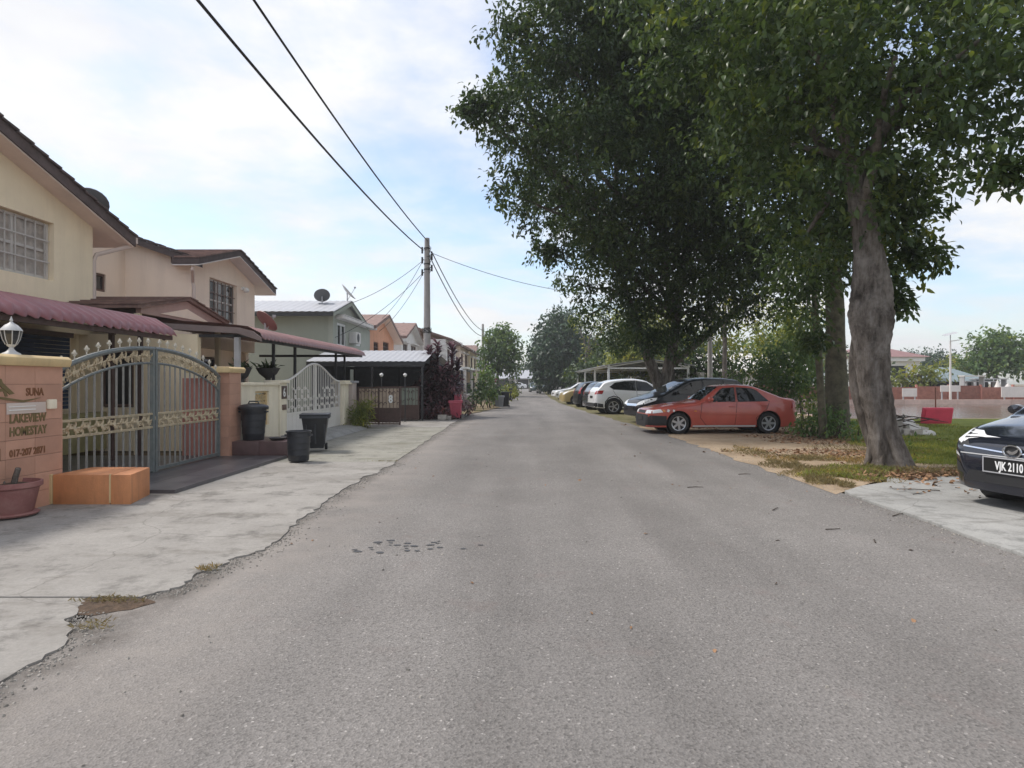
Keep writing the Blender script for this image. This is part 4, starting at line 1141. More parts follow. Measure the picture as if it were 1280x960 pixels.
# bowl planters on pedestals behind the cream wall
def bowl_planter(label, x, y, zt_, r):
    t = thing('bowl_planter', label, 'planter', (x, y, 0), 'bowl planters behind the cream wall')
    MB().lathe((x,y,0), [(0.14,0),(0.14,0.06),(0.07,0.12),(0.06,zt_-.25),(0.12,zt_-.2),(r*.75,zt_-.14),(r,zt_-.02),(r+.02,zt_),(r-.03,zt_),(r*.5,zt_-.06)], 18).build('bowl', 'pot_dark', t, smooth=True)
    Pn = 70
    pos = np.tile(np.array([[x,y,zt_]]), (Pn,1)) + rng.normal(size=(Pn,3))*np.array([r*.35,r*.35,.02])
    dr = rng.normal(size=(Pn,3))*np.array([1,1,.4]) + np.array([0,0,.6])
    leaf_object('foliage', pos, dr, unit(rng.normal(size=(Pn,3))+np.array([0,0,1])), rng.uniform(.12,.26,Pn), MATS['leaf_dark'], t, 'blade', 0.2, 0.4)
    return t
bowl_planter('dark bowl planter with drooping leaves next to the grey canopy post', -6.15, 13.6, 1.74, 0.2)
bowl_planter('wide dark bowl planter behind the number plaque post', -6.05, 14.75, 1.76, 0.26)
# ================================================================ green house
h3 = thing('green_house', 'grey green two storey house with corrugated metal roof and white window frames', 'house', (-8.5, 28.5, 0), 'houses along the street')
w_ = MB(); wall(w_, 'x', -7.95, 0.2, 26.0, 32.2, 0, [(26.0,4.42),(28.0,4.9),(32.2,4.05)], [(26.55,27.85,2.95,4.0),(29.55,30.35,3.15,3.85)])
w_.build('wall', 'green_light', h3)
w_ = MB(); w_.box(-15,-8.152,26.0,26.2,0,4.25); w_.build('wall', 'green_house', h3)
window(h3, 'x', -8.02, 26.57, 27.83, 2.97, 3.98, 2, 'white', 'glass_dark', fw=0.10)
window(h3, 'x', -8.02, 29.57, 30.33, 3.17, 3.83, 1, 'white', 'glass_dark', fw=0.12)
ac = MB().box(-7.95,-7.62,28.35,29.15,3.2,3.72).build('air_conditioner', 'offwhite', h3, bevel=0.02)
MB().lathe((-7.615,28.7,3.46), [(0.0,0),(0.2,0),(0.2,-.01),(0,-.01)], 20, axis='x').build('fan_grille', 'iron_dark', ac)
MB().box(-7.948,-7.6,26.3,32.3,4.12,4.26).build('parapet', 'offwhite', h3, bevel=0.02)
MB().box(-7.9,-7.6,26.4,32.5,4.28,4.31).build('parapet_top', 'offwhite', h3)
# corrugated metal roof: slope facing down the street and the far slope
def metal_slope(parent, y0, z0, y1, z1, x0, x1, pitch=0.3, amp=0.012, m='metal_roof', width=1.8, th=0.015, name='roof_sheet'):
    x = x0
    while x < x1 - 0.05:
        e = min(x+width, x1); n = max(2, int(round((e-x)/pitch*4))); vs = []; fs = []
        for j in range(n+1):
            xx = x+(e-x)*j/n; w = amp*math.cos(2*math.pi*(xx-x0)/pitch)
            vs += [(xx,y0,z0+w),(xx,y1,z1+w),(xx,y0,z0+w-th),(xx,y1,z1+w-th)]
        for j in range(n):
            a = 4*j; fs += [(a,a+1,a+5,a+4),(a+2,a+6,a+7,a+3),(a,a+4,a+6,a+2)]
        MB().add(vs, fs).build(name, m, parent, smooth=True, ang=60)
        x = e
metal_slope(h3, 25.3, 4.31, 28.0, 5.08, -15.0, -7.7)
metal_slope(h3, 31.2, 4.2, 28.0, 5.075, -15.0, -7.7)
MB().prism([(25.35,4.26),(28.0,5.02),(31.15,4.15),(31.15,3.98),(28.0,4.86),(25.35,4.12)], 'x', -7.76, -7.72).build('fascia', 'green_house', h3)
MB().box(-15,-7.75,25.32,25.40,4.12,4.27).build('eave_board', 'iron_dark', h3)
dish('dark satellite dish on the metal roof of the green house', (-8.8, 27.2, 4.80), (-0.3, 0.7, 0.7), 0.34, 'dish')
dish('pale satellite dish on the gable end of the green house', (-7.9, 27.9, 5.05), (0.75, 0.1, 0.65), 0.44, 'dish_light')
# low metal carport of the green house
cp3 = thing('carport', 'low carport with pale blue grey metal roof before the green house', 'carport', (-5.6, 25.2, 0))
metal_slope(cp3, 22.9, 2.20, 25.5, 2.72, -8.0, -3.62, 0.22, 0.010)
metal_slope(cp3, 28.2, 2.16, 25.5, 2.715, -8.0, -3.62, 0.22, 0.010)
MB().box(-8,-3.65,22.92,22.98,2.02,2.17).box(-8,-3.65,28.1,28.16,2.0,2.12).build('beam', 'iron_dark', cp3)
MB().prism([(23.0,2.14),(25.5,2.66),(28.1,2.10)], 'x', -3.72, -3.68).build('gable_board', 'iron_dark', cp3)
for x in (-7.6,-5.6,-3.75): 
    for y in (23.0, 28.0): MB().box(x-.04,x+.04,y-.04,y+.04,0,2.05).build('post', 'iron_dark', cp3)
MB().box(-7.9,-7.8,23.2,28,0,2.1).build('shade_screen', 'carport_shade', cp3)  # dark panel, its colour stands for the shade inside the carport
tag(MB().box(-7.7,-3.9,28.3,28.4,0,2.15).build('porch_wall', 'carport_shade'), 'dark shaded wall at the back of the low metal carport', 'wall')
# low front wall, posts and folding gates of the green house
def iron_panel(label, p0, p1, h, solid, m, screen=None, number=None, group='folding gates of the green house', nb=11):
    a = Vector((p0[0],p0[1],0)); b = Vector((p1[0],p1[1],0)); d = (b-a); L = d.length; d.normalize(); nrm = Vector((d.y,-d.x,0))
    t = thing('gate_leaf', label, 'gate', tuple((a+b)/2), group)
    up = Vector((0,0,1))
    def bar(s, e, z0, z1, th): 
        c = a + d*((s+e)/2) + up*((z0+z1)/2); return c, d*((e-s)/2), nrm*th, up*((z1-z0)/2)
    f = MB()
    for s in (0, L/2-.03, L-.05): f.obox(*bar(s, s+.05, 0.05, h, 0.022))
    for z in (0.06, solid, h-.05): f.obox(*bar(0.02, L-.02, z, z+.045, 0.018))
    f.build('frame', m, t)
    for i in range(nb):
        s = .06+(L-.12)*(i+.5)/nb
        MB().obox(*bar(s-.009, s+.009, 0.1, h-.05, 0.008)).build('bar', m, t)
    MB().obox(*bar(0.05, L-.05, 0.12, solid, 0.004)).build('kick_panel', m, t)
    if screen: MB().obox(*bar(0.06, L-.06, solid+.05, h-.06, 0.003)).build('screen', screen, t)
    s1 = MB()
    for i in range(5):
        for j in range(2):
            scroll(s1, a + d*(L*(i+.5)/5) + up*(solid+.22+.35*j) + nrm*0.015, d, up, 0.2, 0.010, 1 if (i+j)%2 else -1, 8)
    tag(s1.build('scrollwork', m, t), kind='stuff')
    if number:
        text_mesh('number', number, 0.34, 'white', t, tuple(a + d*(L*.73) + up*(solid+.22) + nrm*0.03), tuple(d), (0,0,1), 0.006, bold=0.012, sx=0.8)
    return t
mat('screen_grey', (0.20, 0.23, 0.19), 0.7, var=0.1)
mat('screen_tan', (0.42, 0.33, 0.25), 0.7, var=0.2, vscale=5)
iron_panel('dark brown folding gate leaf carrying a white number eight', (-5.40, 20.25), (-3.98, 20.12), 1.28, 0.55, 'iron_brown', screen='screen_tan', number='8')
iron_panel('dark brown gate leaf with grey green screen beside the purple shrubs', (-5.4, 22.85), (-3.82, 22.75), 1.28, 0.55, 'iron_brown', screen='screen_grey')
gp3 = thing('gate_post', 'brick coloured gate post with lamp behind the tuft of grass', 'gate post', (-5.5, 20.0, 0), None)
MB().box(-5.75,-5.42,19.75,20.2,0,1.40).build('shaft', 'pipe', gp3, bevel=0.01)
MB().box(-5.82,-5.36,19.68,20.27,1.40,1.47).build('cap', 'steel_grey', gp3, bevel=0.01)
for k, (x, y) in enumerate(((-5.0, 21.9), (-4.25, 22.3))):
    t = thing('gate_lamp', ['white ball lamp on its stalk above the folding gate', 'white ball lamp above the grey green screened gate'][k], 'lamp', (x, y, 0), 'ball lamps')
    MB().tube([(x,y,0),(x,y,1.62)], 0.02, 6).build('stalk', 'iron_dark', t)
    MB().lathe((x,y,1.62), [(0.02,0),(0.05,0.02),(0.07,0.065),(0.05,0.11),(0.0,0.13)], 14).build('globe', 'white', t, smooth=True)

# ================================================================ orange house
h4 = thing('orange_house', 'orange rendered two storey house with brown gable roof', 'house', (-8.5, 35.5, 0), 'houses along the street')
w_ = MB(); wall(w_, 'x', -8.0, 0.2, 32.4, 38.3, 0, [(32.4,4.35),(34.9,5.05),(38.3,3.9)], [(33.2,34.3,2.75,3.6),(35.4,36.9,2.9,3.75)])
w_.box(-14,-8.2,32.4,32.6,0,4.3)
w_.build('wall', 'orange_house', h4)
window(h4, 'x', -8.1, 33.22, 34.28, 2.77, 3.58, 2, 'frame_brown', 'glass_dark', grille=5, gm='frame_brown')
window(h4, 'x', -8.1, 35.42, 36.88, 2.92, 3.73, 2, 'frame_brown', 'glass_dark', grille=6, gm='frame_brown')
gable_roof(h4, -7.5, -14, 31.6, 34.9, 38.8, 4.32, 5.22, 3.96, 0.17, 'tile_brown', 'pinkcream')
cpx = thing('porch_canopy', 'pale lean to roof along the front of the orange house', 'canopy', (-6, 35, 0), 'sheet canopies')
metal_slope(cpx, 29.5, 2.45, 34.5, 2.9, -8.0, -4.6, 0.3, 0.02)
metal_slope(cpx, 40.0, 2.5, 34.5, 2.9, -8.0, -4.6, 0.3, 0.02)
for y in (30, 34.5, 39.5): MB().box(-4.75,-4.65,y-.05,y+.05,0,2.45).build('post', 'steel_grey', cpx)
# ================================================================ the houses further down the row
def row_house(label, y0, wd, xf, zt_, wm, rm, roof, trim='offwhite', porch='tile_brown'):
    t = thing('row_house', label, 'house', (xf-.5, y0+wd/2, 0), 'houses along the street')
    w_ = MB(); y1 = y0+wd; m_ = y0+wd*.5
    ops = [(y0+wd*.12,y0+wd*.36,2.95,4.0),(y0+wd*.56,y0+wd*.88,2.75,4.05)]
    top = [(y0,zt_),(m_,zt_+wd*.16),(y1,zt_)] if roof == 'gable' else [(y0,zt_),(y1,zt_)]
    wall(w_, 'x', xf, 0.2, y0, y1, 0, top, ops); w_.box(xf-6,xf-.2,y0,y0+.2,0,zt_); w_.build('wall', wm, t)
    for o_ in ops:
        window(t, 'x', xf-.1, o_[0]+.02, o_[1]-.02, o_[2]+.02, o_[3]-.02, 2, 'frame_brown', 'glass_dark')
        MB().box(xf,xf+.25,o_[0]-.1,o_[1]+.1,o_[3]+.05,o_[3]+.13).build('hood', trim, t)
    MB().box(xf,xf+1.6,y0+.1,y1-.1,2.45,2.6).build('porch_slab', trim, t)
    for yy in (y0+.3, y1-.3): MB().box(xf+1.3,xf+1.5,yy-.1,yy+.1,0,2.45).build('column', wm, t)
    MB().box(xf-.05,xf+.02,y0+1.0,y0+wd*.55,0,2.2).build('door', 'interior_dark', t)
    if roof == 'gable': gable_roof(t, xf+.45, xf-6, y0-.3, m_, y1+.3, zt_-.02+.1, zt_+wd*.16+.2, zt_-.02+.1, 0.16, rm, trim)
    else:
        r = MB().prism([(xf+.5,zt_+.02),(xf-3.2,zt_+1.25),(xf-6.5,zt_+.02),(xf-6.5,zt_-.14),(xf-3.2,zt_+1.07),(xf+.5,zt_-.14)], 'y', y0-.05, y1+.05).build('roof', rm, t)
        MB().prism([(xf+.55,zt_-.16),(xf+.55,zt_+.14),(xf-3.2,zt_+1.42),(xf-3.2,zt_+1.1),(xf+.1,zt_-.02)], 'y', y1+.05, y1+.30).build('party_parapet', trim, r)
    return t
row_house('house with brown hipped roof next to the orange house', 40.5, 6.5, -8.0, 4.35, 'offwhite', 'tile_brown', 'gable')
row_house('white rendered house with a long brown roof behind the utility pole', 47.2, 6.8, -5.9, 4.7, 'offwhite', 'tile_brown', 'eaves', 'white')
row_house('pale brown house with recessed balcony beyond the white rendered house', 54.4, 8.5, -5.6, 4.6, 'pinkcream', 'tile_brown', 'eaves', 'offwhite')
row_house('cream house with a pale parapet behind the roadside tree', 63.5, 9.0, -5.5, 4.6, 'cream', 'tile_brown', 'eaves', 'white')
row_house('white house partly hidden by the roadside tree', 73.0, 9.0, -5.4, 4.8, 'white', 'metal_roof', 'eaves', 'white')
row_house('far pale house at the end of the row', 83.0, 12.0, -7.0, 4.6, 'offwhite', 'tile_brown', 'gable', 'white')
row_house('farthest cream house before the cross street', 97.0, 14.0, -7.0, 4.4, 'cream', 'tile_brown', 'eaves', 'white')
# porch canopies and fences of the farther houses
for k, (y0, y1, x0, m_, lab) in enumerate(((41,46.5,-4.4,'metal_roof','pale sheet canopy before the brown hipped house'), (48,55.5,-4.5,'metal_roof','pale sheet canopy before the white rendered house'), (57,63.5,-4.6,'maroon2','reddish sheet canopy before the pale brown house'))):
    t = thing('porch_canopy', lab, 'canopy', (-6, (y0+y1)/2, 0), 'sheet canopies')
    corr_sheet(t, [(x0,2.3),(x0-.3,2.42),(x0-.8,2.5),(x0-1.2,2.56)], y0, y1, 0.3, 0.02, m_, 2.0)
    for yy in (y0+.2, y1-.2): MB().box(x0-.3,x0-.22,yy,yy+.08,0,2.42).build('post', 'iron_dark', t)
    fe = thing('front_fence', ['dark iron front fence before the brown hipped house','dark iron front fence before the white rendered house','dark iron front fence before the pale brown house'][k], 'fence', (-4.6, (y0+y1)/2, 0), 'front fences')
    MB().box(-4.65,-4.55,y0,y1,0,0.5).build('base_wall', 'offwhite', fe)
    n = int((y1-y0)/.25)
    for i in range(n): MB().box(-4.615,-4.585,y0+i*.25,y0+i*.25+.03,0.5,1.35).build('bar', 'iron_dark', fe)
    MB().box(-4.63,-4.57,y0,y1,1.35,1.40).build('rail', 'iron_dark', fe)

# house closing the street at the far end
eh = thing('end_house', 'low house with long grey roof closing the far end of the street', 'house', (0, 142, 0), 'houses along the street')
w_ = MB(); wall(w_, 'y', 141, 0.3, -14, 14, 0, 2.6, [(-6,-3.5,0,2.1),(-1.5,1.0,0,2.1),(2.5,5,0.8,2.1),(7,10,0.8,2.1)]); w_.build('wall', 'offwhite', eh)
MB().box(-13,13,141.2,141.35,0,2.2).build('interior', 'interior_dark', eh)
MB().prism([(139.3,2.35),(145,4.3),(151,2.35),(151,2.2),(145,4.1),(139.3,2.2)], 'x', -15, 15).build('roof', 'metal_roof', eh)
for x in (-12,-7,-2,3,8,13): MB().box(x,x+.2,139.5,139.7,0,2.25).build('column', 'offwhite', eh)

# ================================================================ utility poles and cables
def pole(label, x, y, h, r0, r1, fittings=True):
    t = thing('utility_pole', label, 'utility pole', (x, y, 0), 'utility poles')
    MB().lathe((x,y,0), [(r0,0),(r0*.98,h*.1),(r1,h-.02),(r1*.8,h)], 16).build('shaft', 'pole_concrete', t, smooth=True)
    if fittings:
        for z, d in ((h-.55,1),(h-.85,-1),(h-1.0,1),(h-1.35,-1),(h-1.55,1)):
            MB().box(x-d*(r1+.10)-.035, x-d*(r1+.10)+.035, y-.05, y+.05, z-.14, z+.14).tube([(x,y-r1-.01,z),(x-d*(r1+.14),y-.02,z)], 0.014, 6).build('bracket', 'iron_dark', t)
        for z in (h-.5, h-1.2, h-1.45): MB().lathe((x,y,z), [(r1*1.25,0),(r1*1.28,.05),(r1*1.25,.06)], 14).build('band', 'iron_dark', t)
        cl = MB()
        for k in range(5):
            a0 = random.random()*6
            cl.tube([(x+(r1+.08+.05*random.random())*math.cos(a0+i*.8), y-(r1+.06)*abs(math.sin(a0+i*.8)), 3.75+.12*math.sin(i*1.1+k)) for i in range(8)], 0.012, 5)
        cl.build('cable_coil', 'cable', t)
        cl = MB()
        for k in range(6):
            z0 = h-.35-.2*k
            cl.tube([(x+.10,y-.1,z0),(x+.17+.05*random.random(),y-.12,z0-.12),(x+.12,y-.1,z0-.25-.2*random.random())], 0.014, 5)
        cl.build('cable_loop', 'cable', t)
    return t
PXp, PYp, PH = -4.35, 28.0, 7.9
pole('tall grey concrete pole with cable brackets rising behind the purple shrubs', PXp, PYp, PH, 0.19, 0.115)
pole('concrete pole farther down the row near the roadside tree', -4.35, 66, 7.6, 0.19, 0.12, False)
def cable(label, a, b, sag, r, n=30, group='overhead cables'):
    a = Vector(a); b = Vector(b); pts = []
    for i in range(n+1):
        t = i/n; p = a.lerp(b, t); p.z -= sag*4*t*(1-t); pts.append(p)
    o = MB().tube(pts, r, 6).build('overhead_cable', 'cable', None, smooth=True)
    return tag(o, label, 'cable', group)
cable('thick overhead cable, the lower of the pair passing over the road', (-4.52, 27.95, 7.35), (-4.1, -12, 7.5), 0.95, 0.024)
cable('thick overhead cable, the upper of the pair passing over the road', (-4.32, 27.9, 7.75), (-3.75, -12, 8.3), 0.85, 0.022)
cable('overhead cable sagging from the brackets towards the far pole', (-4.2, 28.05, 7.0), (-4.3, 66, 6.3), 0.85, 0.026)
cable('overhead cable strung highest towards the far pole', (-4.15, 28.05, 7.3), (-4.25, 66, 6.9), 0.75, 0.026)
cable('thin overhead wire crossing the road into the trees', (-4.2, 28.0, 7.25), (9.5, 36.0, 6.8), 1.0, 0.012)
cable('thin drop wire from the pole down to the orange house gable', (-4.5, 28.0, 6.95), (-7.5, 33.0, 4.8), 0.25, 0.011)
cable('thin drop wire from the pole to the green house roof', (-4.5, 27.95, 6.9), (-7.7, 28.0, 5.0), 0.2, 0.011)
cable('thin drop wire slung from the pole past the green house wall', (-4.5, 27.95, 6.35), (-7.9, 26.1, 3.3), 0.3, 0.011)
cable('thin drop wire running low to the orange house front', (-4.5, 28.0, 6.35), (-7.9, 34.0, 4.2), 0.3, 0.011)

# ================================================================ bins and small things down the left side
square_bin('pink wheeled bin on the road edge beside the purple shrubs', (-2.62, 23.9, 0.03), 0.17, 0.24, 0.66, 'bin_pink', 0.1)
tag(MB().box(-2.72,-2.45,24.3,24.55,0.02,0.95).build('pink_crate', 'bin_pink', bevel=0.02), 'pink plastic crate stood on end behind the pink bin', 'crate')
square_bin('pale grey bin by the far hedge', (-1.36, 34.3, 0.03), 0.2, 0.25, 0.62, 'bin_grey', 0.0, wheels=False, group='bins down the street')
square_bin('black wheeled bin by the far hedge next to the pale grey bin', (-1.05, 35.5, 0.0), 0.17, 0.22, 0.85, 'bin_black', 0.0, group='bins down the street')
square_bin('black wheeled bin farther on by the far hedge', (-1.15, 47.0, 0.0), 0.2, 0.26, 0.95, 'bin_black', 0.0, group='bins down the street')
square_bin('black wheeled bin under the roadside tree', (-1.05, 62.0, 0.0), 0.22, 0.28, 1.0, 'bin_black', 0.0, group='bins down the street')
for k, (x, y, s, lab) in enumerate(((-3.05, 23.3, .16, 'pale concrete block in front of the purple shrubs'), (-2.85, 23.45, .12, 'small pale block touching the pink bin'))):
    tag(MB().box(x-s,x+s,y-s*.7,y+s*.7,0.02,0.02+s*1.2).build('concrete_block', 'rubble', bevel=0.02), lab, 'block')
# ================================================================ cars
mat('car_red', (0.44, 0.078, 0.055), 0.36, var=0.12, vscale=2.0, stain=0.30, sscale=1.8, scol=(0.46,0.15,0.11), coat=0.8)
mat('car_black', (0.008, 0.009, 0.011), 0.3, coat=0.5, spec=0.3)
mat('car_navy', (0.010, 0.012, 0.020), 0.18, coat=1.0)
mat('car_white', (0.80, 0.80, 0.81), 0.25, coat=1.0)
mat('car_gold', (0.42, 0.32, 0.14), 0.3, coat=0.8)
mat('car_silver', (0.52, 0.53, 0.52), 0.28, metal=0.4, coat=0.8)
mat('car_green', (0.05, 0.075, 0.07), 0.3, coat=0.8)
mat('car_glass', (0.010, 0.011, 0.012), 0.04, spec=0.5)
mat('car_glass_light', (0.05, 0.06, 0.062), 0.05, spec=0.9)
mat('seam', (0.008, 0.008, 0.008), 0.8)
mat('sticker', (0.7, 0.7, 0.7), 0.6)

def lerp_list(P, x):
    if x <= P[0][0]: return P[0][1]
    for (a, b), (c, d) in zip(P, P[1:]):
        if x <= c: return b + (d-b)*(x-a)/(c-a) if c > a else d
    return P[-1][1]
class Car:
    def __init__(s, name, label, paint, prof, half, belt, wheels, rw, tum=0.36, zb=0.19, group='cars parked along the verge', endr=0.20, cat='car', roofr=0.10, rise=0.10):
        s.t = thing(name, label, cat, (0,0,0), group)
        s.paint = paint; s.prof = prof; s.L = prof[-1][0]; s.h = half; s.belt = belt; s.w = wheels; s.rw = rw
        s.tum = tum; s.zb = zb; s.endr = endr; s.roofr = roofr; s.rise = rise
        s.make_body()
    def X(s, d): return s.L/2 - d
    def plan(s, d):
        e = min(d, s.L-d); k = 1.0
        if e < 0.95: k -= s.endr*0.62*(1-e/0.95)**2.2
        if e < 0.16: k -= s.endr*0.75*(1-e/0.16)**2
        return s.h*k
    def ztop(s, d): return lerp_list(s.prof, d)
    def zbot(s, d):
        e = min(d, s.L-d); return s.zb + (s.rise*(1-e/0.5)**2 if e < 0.5 else 0)
    def side(s, d, z):
        w = s.plan(d); zm = s.belt*0.62
        if z < zm: return w*(1-0.055*((zm-z)/(zm-s.zb))**2)
        if z < s.belt: return w*(1-0.03*((z-zm)/(s.belt-zm))**2)
        return w*0.97 - s.tum*(z-s.belt)
    def section(s, d):
        zt, zb = s.ztop(d), s.zbot(d); zt = max(zt, zb+0.12)
        r = min(s.roofr, 0.42*(zt-zb)); zs = zt-r
        pts = [(0.0, zb), (s.side(d, zb)*0.9, zb)]
        for k in range(13):
            z = zb+0.02 + (zs-zb-0.02)*k/12; pts.append((s.side(d, z), z))
        ys = max(0.05, pts[-1][0])
        for k in range(1, 9):
            t = math.pi/2*k/8; pts.append((ys*max(0, math.cos(t))**0.62, zs + r*math.sin(t)**0.7))
        pts[-1] = (0.0, zt)
        return pts
    def make_body(s):
        ds = set(np.linspace(0, s.L, 70)); ds |= {0.015, 0.035, 0.06, 0.09, 0.12, s.L-.015, s.L-.035, s.L-.06, s.L-.09, s.L-.12}
        ds = sorted(ds); vs = []; fs = []; n = None
        for d in ds:
            p = s.section(d); full = [(y, z) for y, z in p] + [(-y, z) for y, z in p[-2:0:-1]]
            n = len(full); vs += [(s.X(d), y, z) for y, z in full]
        for i in range(len(ds)-1):
            for k in range(n): fs.append((i*n+k, i*n+(k+1)%n, (i+1)*n+(k+1)%n, (i+1)*n+k))
        fs.append(tuple(range(n))); fs.append(tuple(range((len(ds)-1)*n, len(ds)*n)))
        mb = MB().add(vs, fs)
        me = bpy.data.meshes.new('body'); me.from_pydata(vs, [], fs)
        bm = bmesh.new(); bm.from_mesh(me); bmesh.ops.recalc_face_normals(bm, faces=bm.faces)
        bmesh.ops.smooth_vert(bm, verts=bm.verts, factor=0.5, use_axis_x=False, use_axis_y=False, use_axis_z=True)
        bm.to_mesh(me)
        s.bvh = BVHTree.FromBMesh(bm); bm.free()
        tmp = bpy.data.objects.new('tmp', me); C.objects.link(tmp)
        cb = MB()
        for d in s.w:
            for sg in (-1, 1):
                y0, y1 = sorted((sg*(s.h-0.30), sg*(s.h+0.25)))
                cb.lathe((s.X(d), 0, s.rw), [(s.rw+.055, y0), (s.rw+.055, y1)], 28, axis='y')
        cut = cb.build('cut', 'plastic_black')
        md = tmp.modifiers.new('b', 'BOOLEAN'); md.operation = 'DIFFERENCE'; md.object = cut; md.solver = 'EXACT'
        dg = bpy.context.evaluated_depsgraph_get(); dg.update()
        me2 = bpy.data.meshes.new_from_object(tmp.evaluated_get(dg))
        bpy.data.objects.remove(tmp); bpy.data.objects.remove(cut)
        s.body = link('body', me2, s.paint, s.t, True, 40)
        # dark wheel-well liners inside the cut
        for d in s.w:
            for sg in (-1, 1):
                y0, y1 = sorted((sg*(s.h-0.297), sg*(s.h-0.06)))
                MB().lathe((s.X(d), 0, s.rw), [(s.rw+.052, y0), (s.rw+.052, y1)], 24, axis='y', cap=False).lathe((s.X(d),0,s.rw), [(0.0,sg*(s.h-.295)),(s.rw+.05,sg*(s.h-.295))], 24, axis='y', cap=False).build('wheel_well', 'plastic_black', s.t)
    def patch(s, name, poly, view, m, off=0.004, grid=0.08, parent=None, thick=True):
        """panel laid on the body: poly in (d,z) for sides 'L'/'R', (y,z) for 'F'/'B', (d,y) for 'T'"""
        bm = bmesh.new()
        f = bm.faces.new([bm.verts.new((a, b, 0)) for a, b in poly])
        for ax in (0, 1):
            lo = min(p[ax] for p in poly); hi = max(p[ax] for p in poly)
            k = int((hi-lo)/grid)
            for i in range(1, k+1):
                co = [0,0,0]; co[ax] = lo + (hi-lo)*i/(k+1); no = [0,0,0]; no[ax] = 1
                bmesh.ops.bisect_plane(bm, geom=bm.verts[:]+bm.edges[:]+bm.faces[:], plane_co=co, plane_no=no)
        vs = []
        for v in bm.verts:
            a, b = v.co.x, v.co.y
            if view in 'LR':
                sg = 1 if view == 'L' else -1; o = Vector((s.X(a), sg*3, b)); dr = Vector((0,-sg,0))
            elif view in 'FB':
                sg = 1 if view == 'F' else -1; o = Vector((sg*6, a, b)); dr = Vector((-sg,0,0))
            else:
                o = Vector((s.X(a), b, 4)); dr = Vector((0,0,-1))
            hit, nrm, idx, dist = s.bvh.ray_cast(o, dr)
            if hit is None:
                hit, nrm, idx, dist = s.bvh.find_nearest(o + dr*(2.2 if view in 'LR' else 3.9 if view in 'FB' else 3.0))
            if nrm.dot(dr) > 0: nrm = -nrm
            v.co = hit + nrm*off
        for f_ in bm.faces:
            pass
        bmesh.ops.recalc_face_normals(bm, faces=bm.faces)
        me = bpy.data.meshes.new(name); bm.to_mesh(me); bm.free()
        return link(name, me, m, parent or s.t, True, 50)
    def both(s, name, poly, m, off=0.004, grid=0.08, view=('L', 'R')):
        for v in view: s.patch(name, poly, v, m, off, grid)
    def seam(s, pts, view, w=0.012, off=0.003, m='seam', name='panel_gap'):
        for (a, b), (c, d) in zip(pts, pts[1:]):
            L = math.hypot(c-a, d-b); nx, ny = -(d-b)/L*w/2, (c-a)/L*w/2
            s.patch(name, [(a+nx,b+ny),(c+nx,d+ny),(c-nx,d-ny),(a-nx,b-ny)], view, m, off, 0.1)
    def wheels(s, rim='alloy', spokes=5, rr=0.66):
        rw = s.rw; w = 0.19; first = None
        for d in s.w:
            for sg in (-1, 1):
                if first is None:
                    ty = MB().lathe((0,0,0), [(rw*rr,-w/2+.02),(rw*.80,-w/2),(rw*.96,-w/2+.015),(rw,-w/2+.05),(rw,w/2-.05),(rw*.96,w/2-.015),(rw*.80,w/2),(rw*rr,w/2-.02)], 30, axis='y').build('wheel', 'rubber', s.t, smooth=True)
                    ri = MB().lathe((0,0,0), [(rw*(rr+.02),-w/2+.012),(rw*(rr-.05),-w/2+.018),(rw*(rr-.07),-w/2+.07),(rw*(rr-.06),w/2-.03)], 30, axis='y', cap=False)
                    for k in range(spokes):
                        a = 2*math.pi*k/spokes; c, n_ = math.cos(a), math.sin(a)
                        ri.obox((c*rw*rr*.5, -w/2+.030, n_*rw*rr*.5), (c*rw*rr*.49,0,n_*rw*rr*.49), (0,.012,0), (-n_*.030,0,c*.030))
                    ri.lathe((0,0,0), [(0.0,-w/2+.012),(0.05,-w/2+.014),(0.065,-w/2+.04)], 14, axis='y')
                    ro_ = ri.build('rim', rim, ty)
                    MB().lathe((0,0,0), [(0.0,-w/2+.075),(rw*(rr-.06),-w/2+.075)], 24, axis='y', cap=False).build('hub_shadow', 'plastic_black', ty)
                    first = ty; o = ty
                else: o = copy_tree(first, s.t)
                o.location = (s.X(d), sg*(s.h-0.125), rw)
                o.rotation_euler = (0, random.random()*6, 0 if sg < 0 else math.pi)
        # axle side faces the outside: -y for the right-hand wheels
    def mirror(s, d, z, m, y=None):
        for sg in (-1, 1):
            yy = s.side(d, z)
            MB().lathe((s.X(d), sg*(yy+.10), z+.03), [(0.0,-.055),(0.06,-.045),(0.078,0.0),(0.07,.05),(0.0,.065)], 12, axis='x', sx=1.35, sy=0.85).obox((s.X(d)-.0, sg*(yy+.03), z+.005), (0.025,0,0), (0,.05,0), (0,0,.018)).build('mirror', m, s.t, smooth=True)
    def handle(s, d, z, m):
        for sg in (-1, 1):
            yy = s.side(d, z); MB().obox((s.X(d), sg*(yy+.012), z), (0.085,0,0), (0,.014,0), (0,0,.016)).build('door_handle', m, s.t, bevel=0.006)
